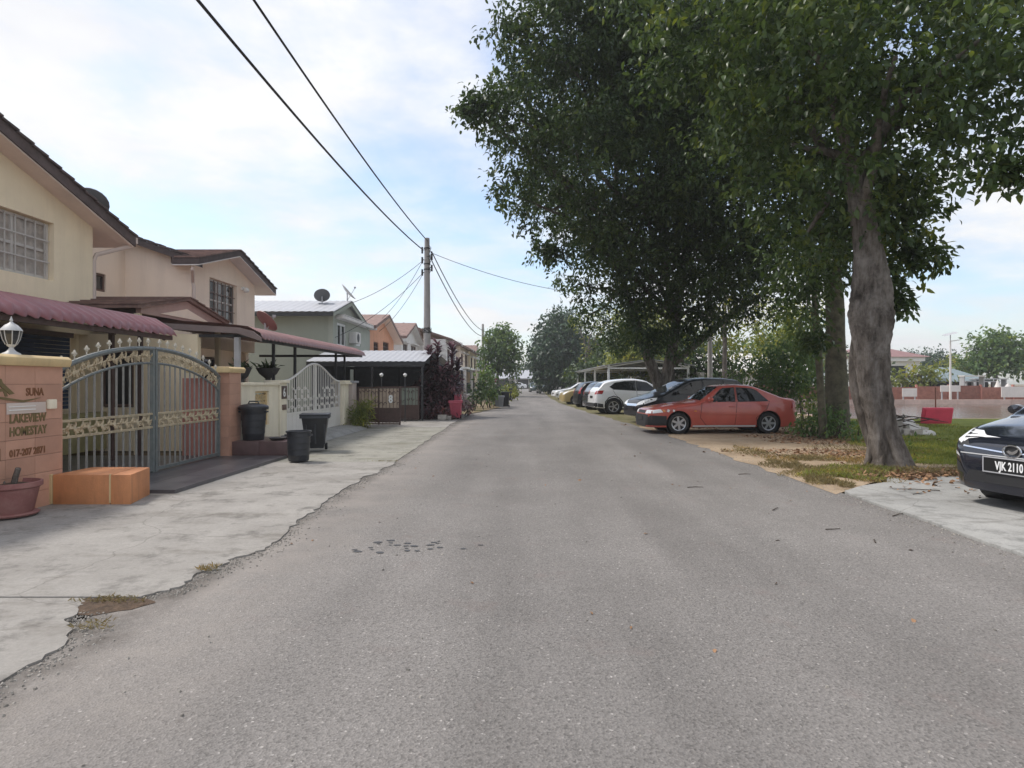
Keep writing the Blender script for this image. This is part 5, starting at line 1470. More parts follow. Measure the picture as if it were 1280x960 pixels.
    def plate(s, txt, z, view='F', w=0.40, h=0.11, tm='plate_white', size=0.10, sx=0.8, lift=0.0, border=None):
        sg = 1 if view == 'F' else -1
        hit, nrm, i, d = s.bvh.ray_cast(Vector((sg*6,0,z)), Vector((-sg,0,0)))
        x = hit.x + sg*(0.012+lift)
        pl = MB().obox((x,0,z), (0.006,0,0), (0,w/2,0), (0,0,h/2)).build('number_plate', 'plate_black', s.t)
        if border:
            MB().box(x-.004,x+.010,-w/2-.012,w/2+.012,z-h/2-.012,z-h/2).box(x-.004,x+.010,-w/2-.012,w/2+.012,z+h/2,z+h/2+.012).box(x-.004,x+.010,-w/2-.012,-w/2,z-h/2,z+h/2).box(x-.004,x+.010,w/2,w/2+.012,z-h/2,z+h/2).build('plate_frame', border, pl)
        if txt: text_mesh('number', txt, size, tm, pl, (x+sg*.0075, -sg*0.0 , z-size*.36), (0,sg,0), (0,0,1), 0.001, 'CENTER', 0.0035, sx)
        return pl
    def place(s, x, y, hx, hy, z=0.0, pitch=0.0):
        s.t.location = (x, y, z); s.t.rotation_euler = (0, pitch, math.atan2(hy, hx))

def basic_details(c, glassF, glassR, side, lampsF, lampsB, m_gl='car_glass', door=None, mir=None, gl_front=None):
    c.patch('windscreen', glassF, 'T', gl_front or m_gl, 0.004, 0.10)
    if glassR: c.patch('rear_window', glassR, 'T', m_gl, 0.004, 0.10)
    for p in side:
        cx_ = sum(a for a, b in p)/len(p); cz_ = sum(b for a, b in p)/len(p)
        q_ = [(a + 0.022*(1 if a > cx_ else -1), b + 0.020*(1 if b > cz_ else -1)) for a, b in p]
        c.both('window_trim', q_, 'plastic_black', 0.002, 0.07)
        c.both('side_window', p, m_gl, 0.006, 0.07)
    for p, m in lampsF:
        c.patch('headlight', p, 'F', m, 0.006, 0.05); c.patch('headlight', [(-a, b) for a, b in p][::-1], 'F', m, 0.006, 0.05)
    for p, m in lampsB:
        c.patch('tail_light', p, 'B', m, 0.006, 0.05); c.patch('tail_light', [(-a, b) for a, b in p][::-1], 'B', m, 0.006, 0.05)
    for pts in (door or []):
        for v in 'LR': c.seam(pts, v)
    if mir: c.mirror(*mir)

# ---- red five door hatchback, parked nose to the road
c = Car('red_hatchback', 'faded red five door hatchback with black front bumper parked beside the sandy patch', MATS['car_red'],
        [(0,0.40),(0.02,0.56),(0.07,0.66),(0.20,0.72),(0.8,0.82),(1.40,0.90),(1.52,0.94),(2.02,1.30),(2.15,1.345),(2.55,1.375),(2.95,1.35),(3.15,1.29),(3.80,1.03),(3.95,1.005),(4.17,0.985),(4.22,0.82),(4.245,0.55),(4.25,0.42)],
        0.83, 0.88, (0.86, 3.38), 0.295, 0.40, zb=0.17, rise=0.015)
basic_details(c, [(1.50,-.62),(1.50,.62),(2.03,.50),(2.03,-.50)], [(3.12,-.48),(3.12,.48),(3.66,.60),(3.66,-.60)],
    [[(1.70,0.90),(2.10,1.24),(2.43,1.27),(2.43,0.90)], [(2.52,0.90),(2.52,1.27),(2.92,1.24),(3.06,1.18),(3.36,0.92)]],
    [([(0.42,0.555),(0.74,0.57),(0.72,0.66),(0.42,0.65)], 'lamp_clear')], [([(0.40,0.70),(0.76,0.70),(0.74,0.88),(0.40,0.88)], 'lamp_red')],
    door=[[(1.50,0.86),(1.45,0.45),(1.62,0.24),(2.42,0.24),(2.48,0.88),(2.47,1.27)], [(2.48,0.24),(3.05,0.24),(3.02,0.45),(3.32,0.70),(3.40,0.90)]], mir=(1.72,0.92,'car_red'))
c.both('front_bumper', [(0.03,0.19),(0.52,0.175),(0.52,0.50),(0.03,0.52)], 'plastic_black', 0.006)
c.patch('front_bumper', [(-.66,0.19),(.66,0.19),(.66,0.53),(-.66,0.53)], 'F', 'plastic_black', 0.008)
c.both('headlight', [(0.14,0.57),(0.42,0.60),(0.36,0.685),(0.15,0.655)], 'lamp_clear', 0.006, 0.05)
c.both('indicator', [(0.43,0.605),(0.50,0.615),(0.47,0.675),(0.39,0.68)], 'lamp_orange', 0.006, 0.05)
c.both('tail_light', [(4.02,0.70),(4.18,0.70),(4.16,0.90),(4.08,0.93)], 'lamp_red', 0.006, 0.05)
c.both('rub_strip', [(1.46,0.545),(2.99,0.545),(2.99,0.575),(1.46,0.575)], 'car_red', 0.012)
c.both('sill_trim', [(1.24,0.205),(3.00,0.205),(3.00,0.245),(1.24,0.245)], 'dish_light', 0.012)
c.both('peeled_paint', [(0.52,0.62),(0.58,0.60),(0.61,0.66),(0.55,0.69)], 'sticker', 0.003, 0.05)
c.both('peeled_paint', [(0.68,0.63),(0.73,0.61),(0.75,0.66),(0.70,0.68)], 'sticker', 0.003, 0.05)
c.both('side_repeater', [(1.28,0.62),(1.35,0.62),(1.35,0.65),(1.28,0.65)], 'lamp_orange', 0.006, 0.05)
c.handle(2.34, 0.76, MATS['car_red']); c.handle(3.24, 0.79, MATS['car_red'])
c.plate('', 0.42, 'F', 0.42, 0.11); c.wheels('alloy', 6)
c.patch('grille', [(-.36,0.56),(.36,0.56),(.36,0.64),(-.36,0.64)], 'F', 'plastic_black', 0.006)
c.place(5.46, 17.95, -1.0, -0.055)

# ---- black MPV
c = Car('black_mpv', 'glossy black people carrier parked behind the red hatchback', MATS['car_black'],
        [(0,0.42),(0.02,0.60),(0.08,0.74),(0.22,0.84),(0.80,1.02),(0.98,1.07),(1.90,1.50),(2.10,1.555),(2.6,1.60),(3.3,1.59),(3.85,1.53),(4.10,1.30),(4.22,1.0),(4.28,0.6),(4.30,0.45)],
        0.85, 0.98, (0.86, 3.54), 0.31, 0.30)
basic_details(c, [(1.02,-.66),(1.02,.66),(1.90,.54),(1.90,-.54)], [(3.88,-.5),(3.88,.5),(4.09,.6),(4.09,-.6)],
    [[(1.30,1.02),(1.95,1.42),(2.35,1.48),(2.35,1.02)], [(2.42,1.02),(2.42,1.48),(3.15,1.48),(3.15,1.02)], [(3.22,1.03),(3.22,1.47),(3.75,1.42),(3.92,1.10)]],
    [([(0.40,0.62),(0.78,0.68),(0.76,0.88),(0.60,0.82),(0.42,0.70)], 'lamp_clear')], [([(0.55,0.8),(0.78,0.8),(0.72,1.2),(0.6,1.2)], 'lamp_red')],
    door=[[(1.15,1.0),(1.20,0.5),(1.4,0.26),(2.35,0.26),(2.38,1.5)], [(2.4,0.26),(3.15,0.26),(3.35,0.8),(3.2,1.48)]], mir=(1.32,1.04,'car_black'), gl_front='car_glass_light')
c.both('headlight', [(0.16,0.68),(0.55,0.80),(0.62,0.90),(0.40,0.86),(0.18,0.76)], 'lamp_clear', 0.006, 0.05)
c.patch('lower_grille', [(-.55,0.30),(.55,0.30),(.50,0.44),(-.50,0.44)], 'F', 'plastic_black', 0.006)
c.patch('bumper_lip', [(-.72,0.255),(.72,0.255),(.72,0.285),(-.72,0.285)], 'F', 'dish_light', 0.012)
c.patch('grille', [(-.40,0.60),(.40,0.60),(.42,0.69),(-.42,0.69)], 'F', 'chrome', 0.006)
c.plate('', 0.50, 'F', 0.45, 0.11); c.handle(2.28, 0.86, MATS['car_black']); c.handle(3.08, 0.88, MATS['car_black']); c.wheels('alloy', 5)
c.patch('road_tax_disc', [(1.45,-.50),(1.45,-.36),(1.60,-.36),(1.60,-.50)], 'T', 'sticker', 0.006); c.patch('road_tax_disc', [(1.25,.35),(1.25,.50),(1.38,.50),(1.38,.35)], 'T', 'sticker', 0.006)
c.place(5.82, 22.4, -0.97, -0.25)

# ---- white crossover, tail to the road
def crossover(label, paint, group='cars parked along the verge', plate=True):
    c = Car('crossover', label, MATS[paint],
        [(0,0.50),(0.02,0.66),(0.08,0.80),(0.25,0.92),(0.9,1.03),(1.15,1.09),(1.85,1.48),(2.05,1.55),(2.45,1.60),(3.0,1.585),(3.5,1.53),(3.85,1.43),(4.08,1.20),(4.20,1.06),(4.27,0.80),(4.30,0.50)],
        0.885, 0.98, (0.86, 3.46), 0.345, 0.36, zb=0.25, rise=0.06)
    basic_details(c, [(1.18,-.68),(1.18,.68),(1.86,.54),(1.86,-.54)], [(3.82,-.52),(3.82,.52),(4.07,.62),(4.07,-.62)],
        [[(1.42,1.05),(1.92,1.40),(2.38,1.475),(2.38,1.06)], [(2.45,1.06),(2.45,1.475),(2.95,1.46),(3.35,1.39),(3.62,1.24),(3.45,1.12)]],
        [([(0.42,0.72),(0.80,0.78),(0.80,0.90),(0.50,0.82)], 'lamp_clear')], [([(0.50,0.88),(0.82,0.90),(0.80,1.06),(0.55,1.02)], 'lamp_red')],
        door=[[(1.25,1.0),(1.28,0.5),(1.42,0.32),(2.38,0.32),(2.42,1.47)], [(2.44,0.32),(3.0,0.32),(3.05,0.55),(3.40,0.90),(3.5,1.1)]], mir=(1.45,1.08,paint))
    c.both('tail_light', [(3.98,0.90),(4.22,0.90),(4.20,1.05),(3.92,1.02)], 'lamp_red', 0.006, 0.05)
    c.both('arch_trim', [(2.96,0.27),(3.06,0.27),(3.10,0.55),(3.25,0.72),(3.46,0.79),(3.67,0.72),(3.82,0.55),(3.86,0.27),(3.89,0.27),(3.86,0.57),(3.70,0.76),(3.46,0.83),(3.22,0.76),(3.05,0.57)], 'plastic_black', 0.005)
    c.both('arch_trim', [(0.36,0.30),(0.46,0.30),(0.50,0.55),(0.65,0.72),(0.86,0.79),(1.07,0.72),(1.22,0.55),(1.26,0.27),(1.34,0.27),(1.30,0.58),(1.12,0.79),(0.86,0.86),(0.60,0.79),(0.42,0.58)], 'plastic_black', 0.005)
    c.both('sill_trim', [(1.34,0.26),(2.98,0.26),(2.98,0.36),(1.34,0.36)], 'plastic_black', 0.006)
    c.both('rear_bumper_trim', [(3.92,0.30),(4.28,0.34),(4.28,0.52),(3.94,0.46)], 'plastic_black', 0.006)
    c.patch('rear_bumper_trim', [(-.78,0.32),(.78,0.32),(.78,0.50),(-.78,0.50)], 'B', 'plastic_black', 0.008)
    c.plate('', 0.76, 'B', 0.45, 0.11); c.handle(2.30, 0.90, MATS[paint]); c.wheels('alloy', 5)
    return c
c = crossover('white crossover parked tail to the road beyond the black people carrier', 'car_white'); c.place(5.18, 28.75, 0.99, 0.13)
# ---- two dark cars tail to the road
def hatch(label, paint, group='cars parked along the verge', name='hatchback', myvi=False):
    c = Car(name, label, MATS[paint],
        [(0,0.46),(0.02,0.58),(0.06,0.69),(0.14,0.77),(0.45,0.90),(0.85,0.985),(0.98,1.01),(1.60,1.39),(1.80,1.45),(2.2,1.495),(2.8,1.48),(3.2,1.41),(3.42,1.15),(3.55,0.95),(3.62,0.70),(3.65,0.45)],
        0.832, 0.96, (0.80, 3.16), 0.29, 0.33, zb=0.165, endr=0.26, rise=0.02)
    basic_details(c, [(1.02,-.62),(1.02,.62),(1.60,.52),(1.60,-.52)], [(3.16,-.48),(3.16,.48),(3.41,.58),(3.41,-.58)],
        [[(1.25,1.0),(1.68,1.32),(2.08,1.38),(2.08,1.0)], [(2.16,1.0),(2.16,1.38),(2.75,1.36),(3.0,1.28),(3.08,1.06)]],
        [] if myvi else [([(0.38,0.62),(0.72,0.66),(0.72,0.84),(0.50,0.76)], 'lamp_clear')], [([(0.50,0.78),(0.74,0.78),(0.68,1.12),(0.56,1.12)], 'lamp_red')],
        door=[[(1.10,0.98),(1.12,0.5),(1.25,0.26),(2.08,0.26),(2.12,1.4)], [(2.13,0.26),(2.75,0.26),(2.80,0.5),(3.05,0.85),(3.0,1.3)]], mir=(1.28,1.02,paint))
    c.plate('', 0.80, 'B', 0.42, 0.11); c.handle(2.0, 0.86, MATS[paint]); c.handle(2.95, 0.88, MATS[paint]); c.wheels('alloy', 5)
    return c
c = hatch('dark navy hatchback parked tail to the road between white crossover and carport', 'car_navy'); c.place(5.0, 33.0, 0.985, 0.17)
c = hatch('black hatchback partly hidden behind the dark navy hatchback', 'car_black'); c.place(4.75, 36.4, 0.985, 0.17)
c = hatch('small mustard gold hatchback parked nose to the road', 'car_gold'); c.place(4.2, 41.0, -0.99, -0.15)
# ---- sedans far down
def sedan(label, paint):
    c = Car('sedan', label, MATS[paint],
        [(0,0.45),(0.03,0.62),(0.12,0.74),(0.35,0.80),(1.1,0.92),(1.30,0.97),(2.0,1.38),(2.3,1.44),(2.8,1.44),(3.15,1.37),(3.75,1.08),(4.3,1.02),(4.42,0.85),(4.46,0.5)],
        0.86, 0.93, (0.9, 3.5), 0.3, 0.38)
    basic_details(c, [(1.32,-.64),(1.32,.64),(2.0,.52),(2.0,-.52)], [(3.16,-.5),(3.16,.5),(3.72,.6),(3.72,-.6)],
        [[(1.60,0.97),(2.06,1.30),(2.48,1.34),(2.48,0.97)], [(2.55,0.97),(2.55,1.34),(3.0,1.31),(3.45,1.02)]],
        [([(0.42,0.60),(0.78,0.64),(0.76,0.75),(0.46,0.72)], 'lamp_clear')], [([(0.42,0.80),(0.78,0.80),(0.76,0.95),(0.42,0.95)], 'lamp_red')], mir=(1.6,0.98,paint))
    c.plate('', 0.5, 'F', 0.42, 0.11); c.wheels('alloy', 5); return c
c = sedan('silver sedan parked nose to the road beyond the mustard gold car', 'car_silver'); c.place(4.7, 47.5, -0.98, -0.2)
c = sedan('white sedan parked just past the silver one', 'car_white'); c.place(4.6, 52.5, -0.98, -0.2)
c = crossover('dark green crossover standing on the road far off beneath the big dark tree', 'car_green'); c.place(2.6, 80, 0.1, -1)
c = sedan('grey green sedan on the road far off behind the dark green crossover', 'car_green'); c.place(1.6, 92, 0.05, -1)
c = sedan('white sedan under the porch at the far end of the street', 'car_white'); c.place(-1.6, 136.6, -1, 0.0)

# ---- black hatchback with plate VJK 2110 on the concrete pad
c = hatch('glossy black hatchback with plate VJK 2110 on the concrete pad', 'car_navy', name='hatchback', myvi=True)
for sg in (-1, 1):
    def q(p): return [(sg*a, b) for a, b in p][::sg]
    c.patch('headlight', q([(0.50,0.655),(0.62,0.655),(0.735,0.70),(0.80,0.80),(0.785,0.885),(0.71,0.85),(0.58,0.735)]), 'F', 'plastic_black', 0.005, 0.04)
    c.patch('headlight_lens', q([(0.63,0.68),(0.72,0.715),(0.765,0.80),(0.75,0.85),(0.69,0.80),(0.62,0.72)]), 'F', 'lamp_clear', 0.009, 0.03)
    c.patch('fog_recess', q([(0.50,0.34),(0.74,0.38),(0.72,0.50),(0.60,0.46)]), 'F', 'plastic_black', 0.005, 0.05)
    c.patch('bumper_trim', q([(0.60,0.535),(0.70,0.555),(0.715,0.60),(0.64,0.575)]), 'F', 'dish_light', 0.006, 0.03)
c.both('headlight_lens', [(0.10,0.70),(0.26,0.73),(0.38,0.785),(0.42,0.835),(0.30,0.825),(0.15,0.77)], 'lamp_clear', 0.008, 0.04)
c.patch('grille_strip', [(-.58,0.665),(-.10,0.632),(-.10,0.618),(-.58,0.650)], 'F', 'chrome', 0.012, 0.05)
c.patch('grille_strip', [(.10,0.632),(.58,0.665),(.58,0.650),(.10,0.618)], 'F', 'chrome', 0.012, 0.05)
c.patch('grille_strip', [(-.60,0.585),(.60,0.585),(.60,0.574),(-.60,0.574)], 'F', 'dish_light', 0.009, 0.05)
c.patch('lower_grille', [(-.52,0.28),(.52,0.28),(.46,0.40),(-.46,0.40)], 'F', 'plastic_black', 0.006, 0.06)
hit = c.bvh.ray_cast(Vector((6,0,0.64)), Vector((-1,0,0)))[0]
em = MB()
ringp = [(hit.x+.02, 0.095*math.cos(a), 0.645+.066*math.sin(a)) for a in np.linspace(0, 2*math.pi, 29)]
em.tube(ringp, 0.011, 6); emo = em.build('emblem', 'chrome', c.t, smooth=True)
MB().lathe((hit.x+.012,0,0.645), [(0.0,0),(1.0,0),(1.0,-.02)], 28, axis='x', sx=0.092, sy=0.063).build('emblem_field', 'plastic_black', emo)
MB().prism([(-.06,0.640),(-.035,0.655),(0.0,0.640),(0.03,0.655),(0.072,0.685),(0.055,0.64),(0.02,0.615),(-.02,0.612)], 'x', hit.x+.014, hit.x+.024).build('emblem_figure', 'chrome', emo)
c.plate('VJK 2110', 0.485, 'F', 0.56, 0.150, size=0.128, sx=0.62, lift=0.004, border='steel_grey')
c.place(6.98, 7.15, -0.968, -0.252, 0.03)
# ================================================================ vegetation
def at(px, py, Y): return ((px-655)/F*Y, Y, H + (478-py)/F*Y)
def blob(px, py, Y, r, w=1.0, fy=1.0, fz=0.8):
    x, y, z = at(px, py, Y); k = r/F*Y
    return (x, y, z, k, k*fy, k*fz, w)
def crown(parent, blobs, density, m, lo, hi, shape='leaf', aspect=0.48, droop=0.25, per=7, spread=0.22, name='crown', shell=0.45):
    P, D, Nn = crown_points(blobs, density, per, spread, shell)
    ok = P[:, 2] > 0.05
    P, D, Nn = P[ok], D[ok], Nn[ok]
    return leaf_object(name, P, D, Nn, rng.uniform(lo, hi, len(P)), MATS[m], parent, shape, aspect, droop)
def limbs(parent, base, targets, r0, m='bark', r1=0.03, name='limb', sag=0.06):
    for i, tg in enumerate(targets):
        pts = limb_path(base if not isinstance(base, list) else base[i % len(base)], tg, sag, 6, 0.035)
        n = len(pts); MB().tube(pts, [r0*(1-k/(n-1))+r1*k/(n-1) for k in range(n)], 8).build(name, m, parent, smooth=True, ang=80)

# ---- the big tree by the concrete pad
tA = thing('roadside_tree', 'big leafy tree with thick grey trunk beside the concrete pad', 'tree', (6.05, 10.6, 0), 'trees along the verge')
mb = MB()
knotted_tube(mb, [(6.22,10.6,-0.1),(6.17,10.6,0.2),(6.08,10.6,0.7),(5.93,10.6,1.4),(5.89,10.6,2.0),(5.90,10.6,2.5),(5.90,10.6,3.0),(5.86,10.6,3.6),(5.75,10.6,4.4),(5.55,10.6,5.3)], [0.40,0.28,0.215,0.225,0.27,0.325,0.285,0.225,0.20,0.16], 30, 0.16, 3, 9)
# root flare
for a in range(7):
    t = a*0.9+.3; knotted_tube(mb, [(6.10+.10*math.cos(t),10.6+.10*math.sin(t),0.60),(6.18+.24*math.cos(t),10.6+.24*math.sin(t),0.18),(6.2+.40*math.cos(t),10.6+.40*math.sin(t),-0.05)], [0.13,0.09,0.03], 8, 0.08, a, 3)
knotted_tube(mb, [(6.02,10.75,0.2),(5.90,10.82,0.8),(5.78,10.80,1.4),(5.78,10.72,2.0),(5.88,10.62,2.7)], [0.07,0.11,0.14,0.17,0.16], 12, 0.10, 9, 5)
mb.build('trunk', 'bark', tA, smooth=True, ang=80)
A_bl = [blob(1000,40,9.5,140), blob(1120,70,9,125), blob(1225,50,8.5,110), blob(1060,170,10,105), blob(1150,190,10,75), blob(990,180,11,105),
        blob(1235,165,8.3,58,.8), blob(1262,215,8.2,26,.8), blob(1075,265,10.8,70), blob(1010,290,11.5,66), blob(1115,285,11.2,42,.6), blob(1155,320,11.0,24,.3), blob(1150,250,10.5,34,.7),
        blob(955,100,12,125), blob(1300,90,8,80), blob(1180,120,9.5,85), blob(1010,380,13,40,.7), blob(1015,425,13.5,22,.6), blob(1045,330,12.5,48,.9), blob(1130,235,10.8,45,.9), blob(990,340,13,46,.8), blob(1118,375,10.9,18,.6), blob(1105,345,11,24,.6),
        blob(900,20,11,120), blob(1000,-110,11,150,.8), blob(1150,-100,9.5,150,.8), blob(1300,-60,9,130,.8), blob(870,-120,12,140,.8), blob(1060,60,12.5,170), blob(1200,20,12,140,.8)]
crown(tA, clumps(A_bl, 8), 16.5, 'leaf_near', 0.09, 0.18, 'leaf', 0.48, 0.3, per=11, spread=0.16)
limbs(tA, [(5.6,10.6,5.1),(5.75,10.6,4.3)], [b[:3] for i_, b in enumerate(A_bl[:16]) if i_ not in (4,6,7,10,11,12,14)], 0.10, 'bark')
# ---- the spreading tree behind the parked cars
tB = thing('roadside_tree', 'huge spreading dark tree forking low behind the black people carrier', 'tree', (5.3, 25.2, 0), 'trees along the verge')
mb = MB()
f0 = at(826,500,25.2)
knotted_tube(mb, [(f0[0],25.2,-.1),(f0[0],25.2,0.5),(f0[0]+.05,25.2,1.25)], [0.42,0.33,0.30], 14, 0.10, 4, 5)
knotted_tube(mb, [(f0[0]+.0,25.2,1.1),at(808,440,25.0),at(792,395,24.5),at(775,340,23)], [0.24,0.20,0.17,0.10], 10, 0.08, 5, 4)
knotted_tube(mb, [(f0[0]+.05,25.2,1.1),at(838,450,25.2),at(846,400,24.6),at(850,330,23)], [0.24,0.22,0.19,0.12], 10, 0.08, 6, 4)
knotted_tube(mb, [at(840,455,25.2),at(868,432,24.6),at(905,400,24.0),at(965,360,22.5)], [0.17,0.14,0.12,0.08], 10, 0.08, 7, 4)
mb.build('trunk', 'bark', tB, smooth=True, ang=80)
B_bl = [blob(650,150,17,62), blob(606,128,16.5,30), blob(592,140,16.5,18), blob(690,60,18,82), blob(720,190,18,88), blob(765,100,19,110), blob(645,245,18,30), blob(690,265,19,48), blob(735,305,20,52), blob(770,290,20.5,78),
        blob(840,200,19.5,118), blob(830,330,22,78), blob(905,325,21,62), blob(740,0,18,105), blob(870,60,19,120), blob(945,210,19,105), blob(945,310,20,52), blob(722,355,22,30), blob(795,375,23.5,42), blob(865,372,23.5,40), blob(915,365,22.5,34,.6),
        blob(735,395,25,26,.7), blob(782,425,24.2,30,.6), blob(800,398,22.8,44,.7), blob(833,428,23.2,30,.6), blob(905,388,22.2,38,.6), blob(955,378,20.5,42,.7), blob(935,345,20,50,.8), blob(985,310,18,50,.8), blob(790,410,26,30,.7), blob(815,425,23.5,24,.6), blob(880,405,23,26,.5), blob(770,425,26,22,.6), blob(858,415,23.5,22,.5), blob(700,-80,19,110), blob(850,-80,20,150), blob(680,315,20,20,.8), blob(660,200,17.5,40), blob(645,40,18,28), blob(840,120,24,140), blob(760,220,24,110), blob(930,90,24,140), blob(880,270,24,90), blob(650,95,17.5,45)]
crown(tB, clumps(B_bl, 9, seed=8), 15.5, 'leaf_dark', 0.11, 0.20, 'leaf', 0.46, 0.3, per=13, spread=0.20)
limbs(tB, [at(850,330,23),at(775,340,23),at(846,400,24.6)], [b[:3] for b in B_bl[:22]], 0.10, 'bark')
# yellow green young sprays of the near trees
crown(tA, [blob(1135,300,11.4,50,.7), blob(1160,328,11.2,28,.7), blob(1090,240,11.5,40,.25), blob(1120,345,11.2,22,.5)], 36, 'leaf_light', 0.13, 0.22, 'leaf', 0.42, 0.3, per=7, spread=0.2, name='young_leaves')

def simple_tree(label, x, y, r0, h, blobs, density, m, lo, hi, bark='bark', shape='diamond', name='tree', group='trees along the verge', lean=0.0, per=6, spread=0.3, nl=6, aspect=0.5):
    t = thing(name, label, 'tree', (x, y, 0), group)
    mb = MB(); knotted_tube(mb, [(x,y,-.1),(x+lean*.3,y,h*.35),(x+lean*.6,y,h*.7),(x+lean,y,h)], [r0*1.25,r0,r0*.85,r0*.6], 10, 0.08, int(abs(x*7+y)), 4)
    mb.build('trunk', bark, t, smooth=True, ang=80)
    limbs(t, (x+lean,y,h*.95), [b[:3] for b in blobs[:nl]], r0*.5, bark, 0.02)
    crown(t, blobs, density, m, lo, hi, shape, aspect, 0.3, per, spread)
    return t
# trunks standing behind the big tree
x, y, z = at(1048, 530, 16.5)
simple_tree('pale straight trunk with moss standing behind the big tree', x, 16.5, 0.26, 5.2, [blob(1060,300,16.5,70), blob(1010,330,16,50,.8), blob(1090,220,16,80), blob(1000,250,16.5,80)], 26, 'leaf_near', 0.16, 0.26, 'bark_mossy', 'leaf', lean=-0.2)
x, y, z = at(1030, 530, 15.6)
simple_tree('thin leaning stem with long hanging leaves behind the big tree', x, 15.6, 0.085, 4.6, [blob(1015,345,15.5,36,.6), blob(1008,395,15.2,30,.5), blob(1020,430,15.2,20,.4)], 26, 'leaf_dark', 0.22, 0.34, 'bark_mossy', 'leaf', lean=-0.35, aspect=0.3)
# dark round tree far down on the right
simple_tree('large dark round tree shading the road far off', 4.9, 75, 0.4, 4.0, [blob(700,432,75,40), blob(690,456,74,32), blob(728,440,75,30), blob(702,405,75,26), blob(676,452,75,20), blob(738,460,76,26), blob(715,470,74,26), blob(678,430,75,14), blob(690,472,74,20)], 11, 'leaf_blue', 0.35, 0.6, spread=0.5)
simple_tree('thin see-through tree beyond the white frame carport', 6.6, 66, 0.2, 5.0, [blob(745,405,66,30,.34), blob(765,425,66,26,.34), blob(770,395,64,28,.3), blob(745,445,66,22,.5), blob(722,400,66,16,.3)], 9, 'leaf_light', 0.22, 0.4, spread=0.45)
simple_tree('yellow green feathery tree behind the white frame carport', 9.5, 50, 0.18, 4.0, [blob(800,400,50,34,.8), blob(812,430,49,34), blob(790,440,50,30), blob(775,455,52,26), blob(825,460,48,30), blob(830,400,50,34,.7)], 11, 'leaf_light', 0.25, 0.45, spread=0.4)
simple_tree('mid green bushy tree left of the yellow green one', 7.6, 58, 0.2, 3.6, [blob(752,458,58,26), blob(735,465,58,20), blob(765,440,58,24,.8), blob(720,470,60,18)], 10, 'leaf_dark', 0.3, 0.5, spread=0.45)
# light trees behind the red car
simple_tree('slim pale trunked tree with light leaves behind the red car', 11.1, 34.5, 0.13, 6.5, [blob(905,395,35,44,.42), blob(935,380,34,40,.42), blob(880,415,36,36,.5), blob(950,420,33,34,.45), blob(915,430,36,34,.5), blob(975,395,33,36,.4)], 13, 'leaf_light', 0.18, 0.30, spread=0.32)
simple_tree('broad green tree behind the black people carrier', 9.0, 38, 0.2, 3.4, [blob(862,440,38,34), blob(890,455,38,30), blob(845,455,39,26), blob(915,458,37,24), blob(870,470,37,26)], 14, 'leaf_dark', 0.22, 0.38, spread=0.35)
simple_tree('far light green tree seen between the trunks', 21.0, 48, 0.18, 4.0, [blob(985,420,48,40,.6), blob(1015,440,48,32,.7), blob(960,445,48,30,.7), blob(1000,395,48,36,.4)], 11, 'leaf_light', 0.25, 0.4, spread=0.4)

def shrub(label, blobs, density, m, lo, hi, shape='leaf', aspect=0.45, stems=5, group='shrubs', per=7, spread=0.16, cat='shrub', name='shrub', base=None):
    cx = np.mean([b[0] for b in blobs]); cy = np.mean([b[1] for b in blobs])
    t = thing(name, label, cat, (cx, cy, 0), group)
    for k in range(stems):
        b = blobs[k % len(blobs)]
        p0 = Vector((b[0]+random.uniform(-.3,.3)*b[3], b[1]+random.uniform(-.3,.3)*b[3], 0.0)); p1 = Vector((b[0]+random.uniform(-.4,.4)*b[3], b[1], b[2]+.3*b[5]))
        MB().tube(limb_path(p0, p1, 0, 4, 0.05), [0.028,0.024,0.02,0.014,0.008], 6).build('stem', 'twig', t)
    crown(t, blobs, density, m, lo, hi, shape, aspect, 0.3, per, spread, name='foliage')
    return t
shrub('dense bright green bush at the tail of the red car', [blob(985,455,23,44), blob(950,468,23.5,34), blob(1005,480,22,36), blob(965,495,22.5,30), blob(1000,440,23,30)], 60, 'leaf_fresh', 0.10, 0.18, spread=0.2)
shrub('low dark shrub at the foot of the mossy trunk', [blob(1010,535,16.2,22), blob(1045,533,15.6,24), blob(1028,520,16.4,20), blob(1068,540,14.8,16)], 90, 'leaf_fresh', 0.08, 0.16)
shrub('straggly brown green brush behind the tail of the red car', [blob(1012,510,19.5,24,.6), blob(1000,530,19,18,.7), blob(985,520,20,16,.6)], 70, 'leaf_light', 0.08, 0.14)
shrub('small sapling leaning beside the foot of the big trunk', [blob(1128,555,11.2,9,.5), blob(1133,575,11.0,6,.5)], 90, 'leaf_fresh', 0.06, 0.11, stems=2)
# plants along the left side
def ti_plant(label, stems, m='leaf_purple', group='purple leaved shrubs'):
    cx = np.mean([s[0] for s in stems]); cy = np.mean([s[1] for s in stems])
    t = thing('ti_plant', label, 'shrub', (cx, cy, 0), group)
    P = []; D = []; S = []
    for (x, y, h) in stems:
        MB().tube([(x,y,0),(x+random.uniform(-.1,.1),y,h*.5),(x+random.uniform(-.12,.12),y,h)], [0.03,0.025,0.018], 6).build('stem', 'twig', t)
        for lv in np.arange(h*.45, h+.02, 0.10):
            n = 7
            for k in range(n):
                a = random.random()*6.283; up = 0.2 + 1.0*(lv/h)**2
                P.append((x,y,lv+random.uniform(-.04,.04))); D.append((math.cos(a), math.sin(a), up*random.uniform(.5,1.2))); S.append(random.uniform(.30,.56))
    P = np.array(P); D = np.array(D); Nn = unit(np.cross(np.cross(D, np.array([0,0,1.0])), D) + 1e-3)
    leaf_object('foliage', P, D, Nn, np.array(S), MATS[m], t, 'blade', 0.24, 0.35)
    return t
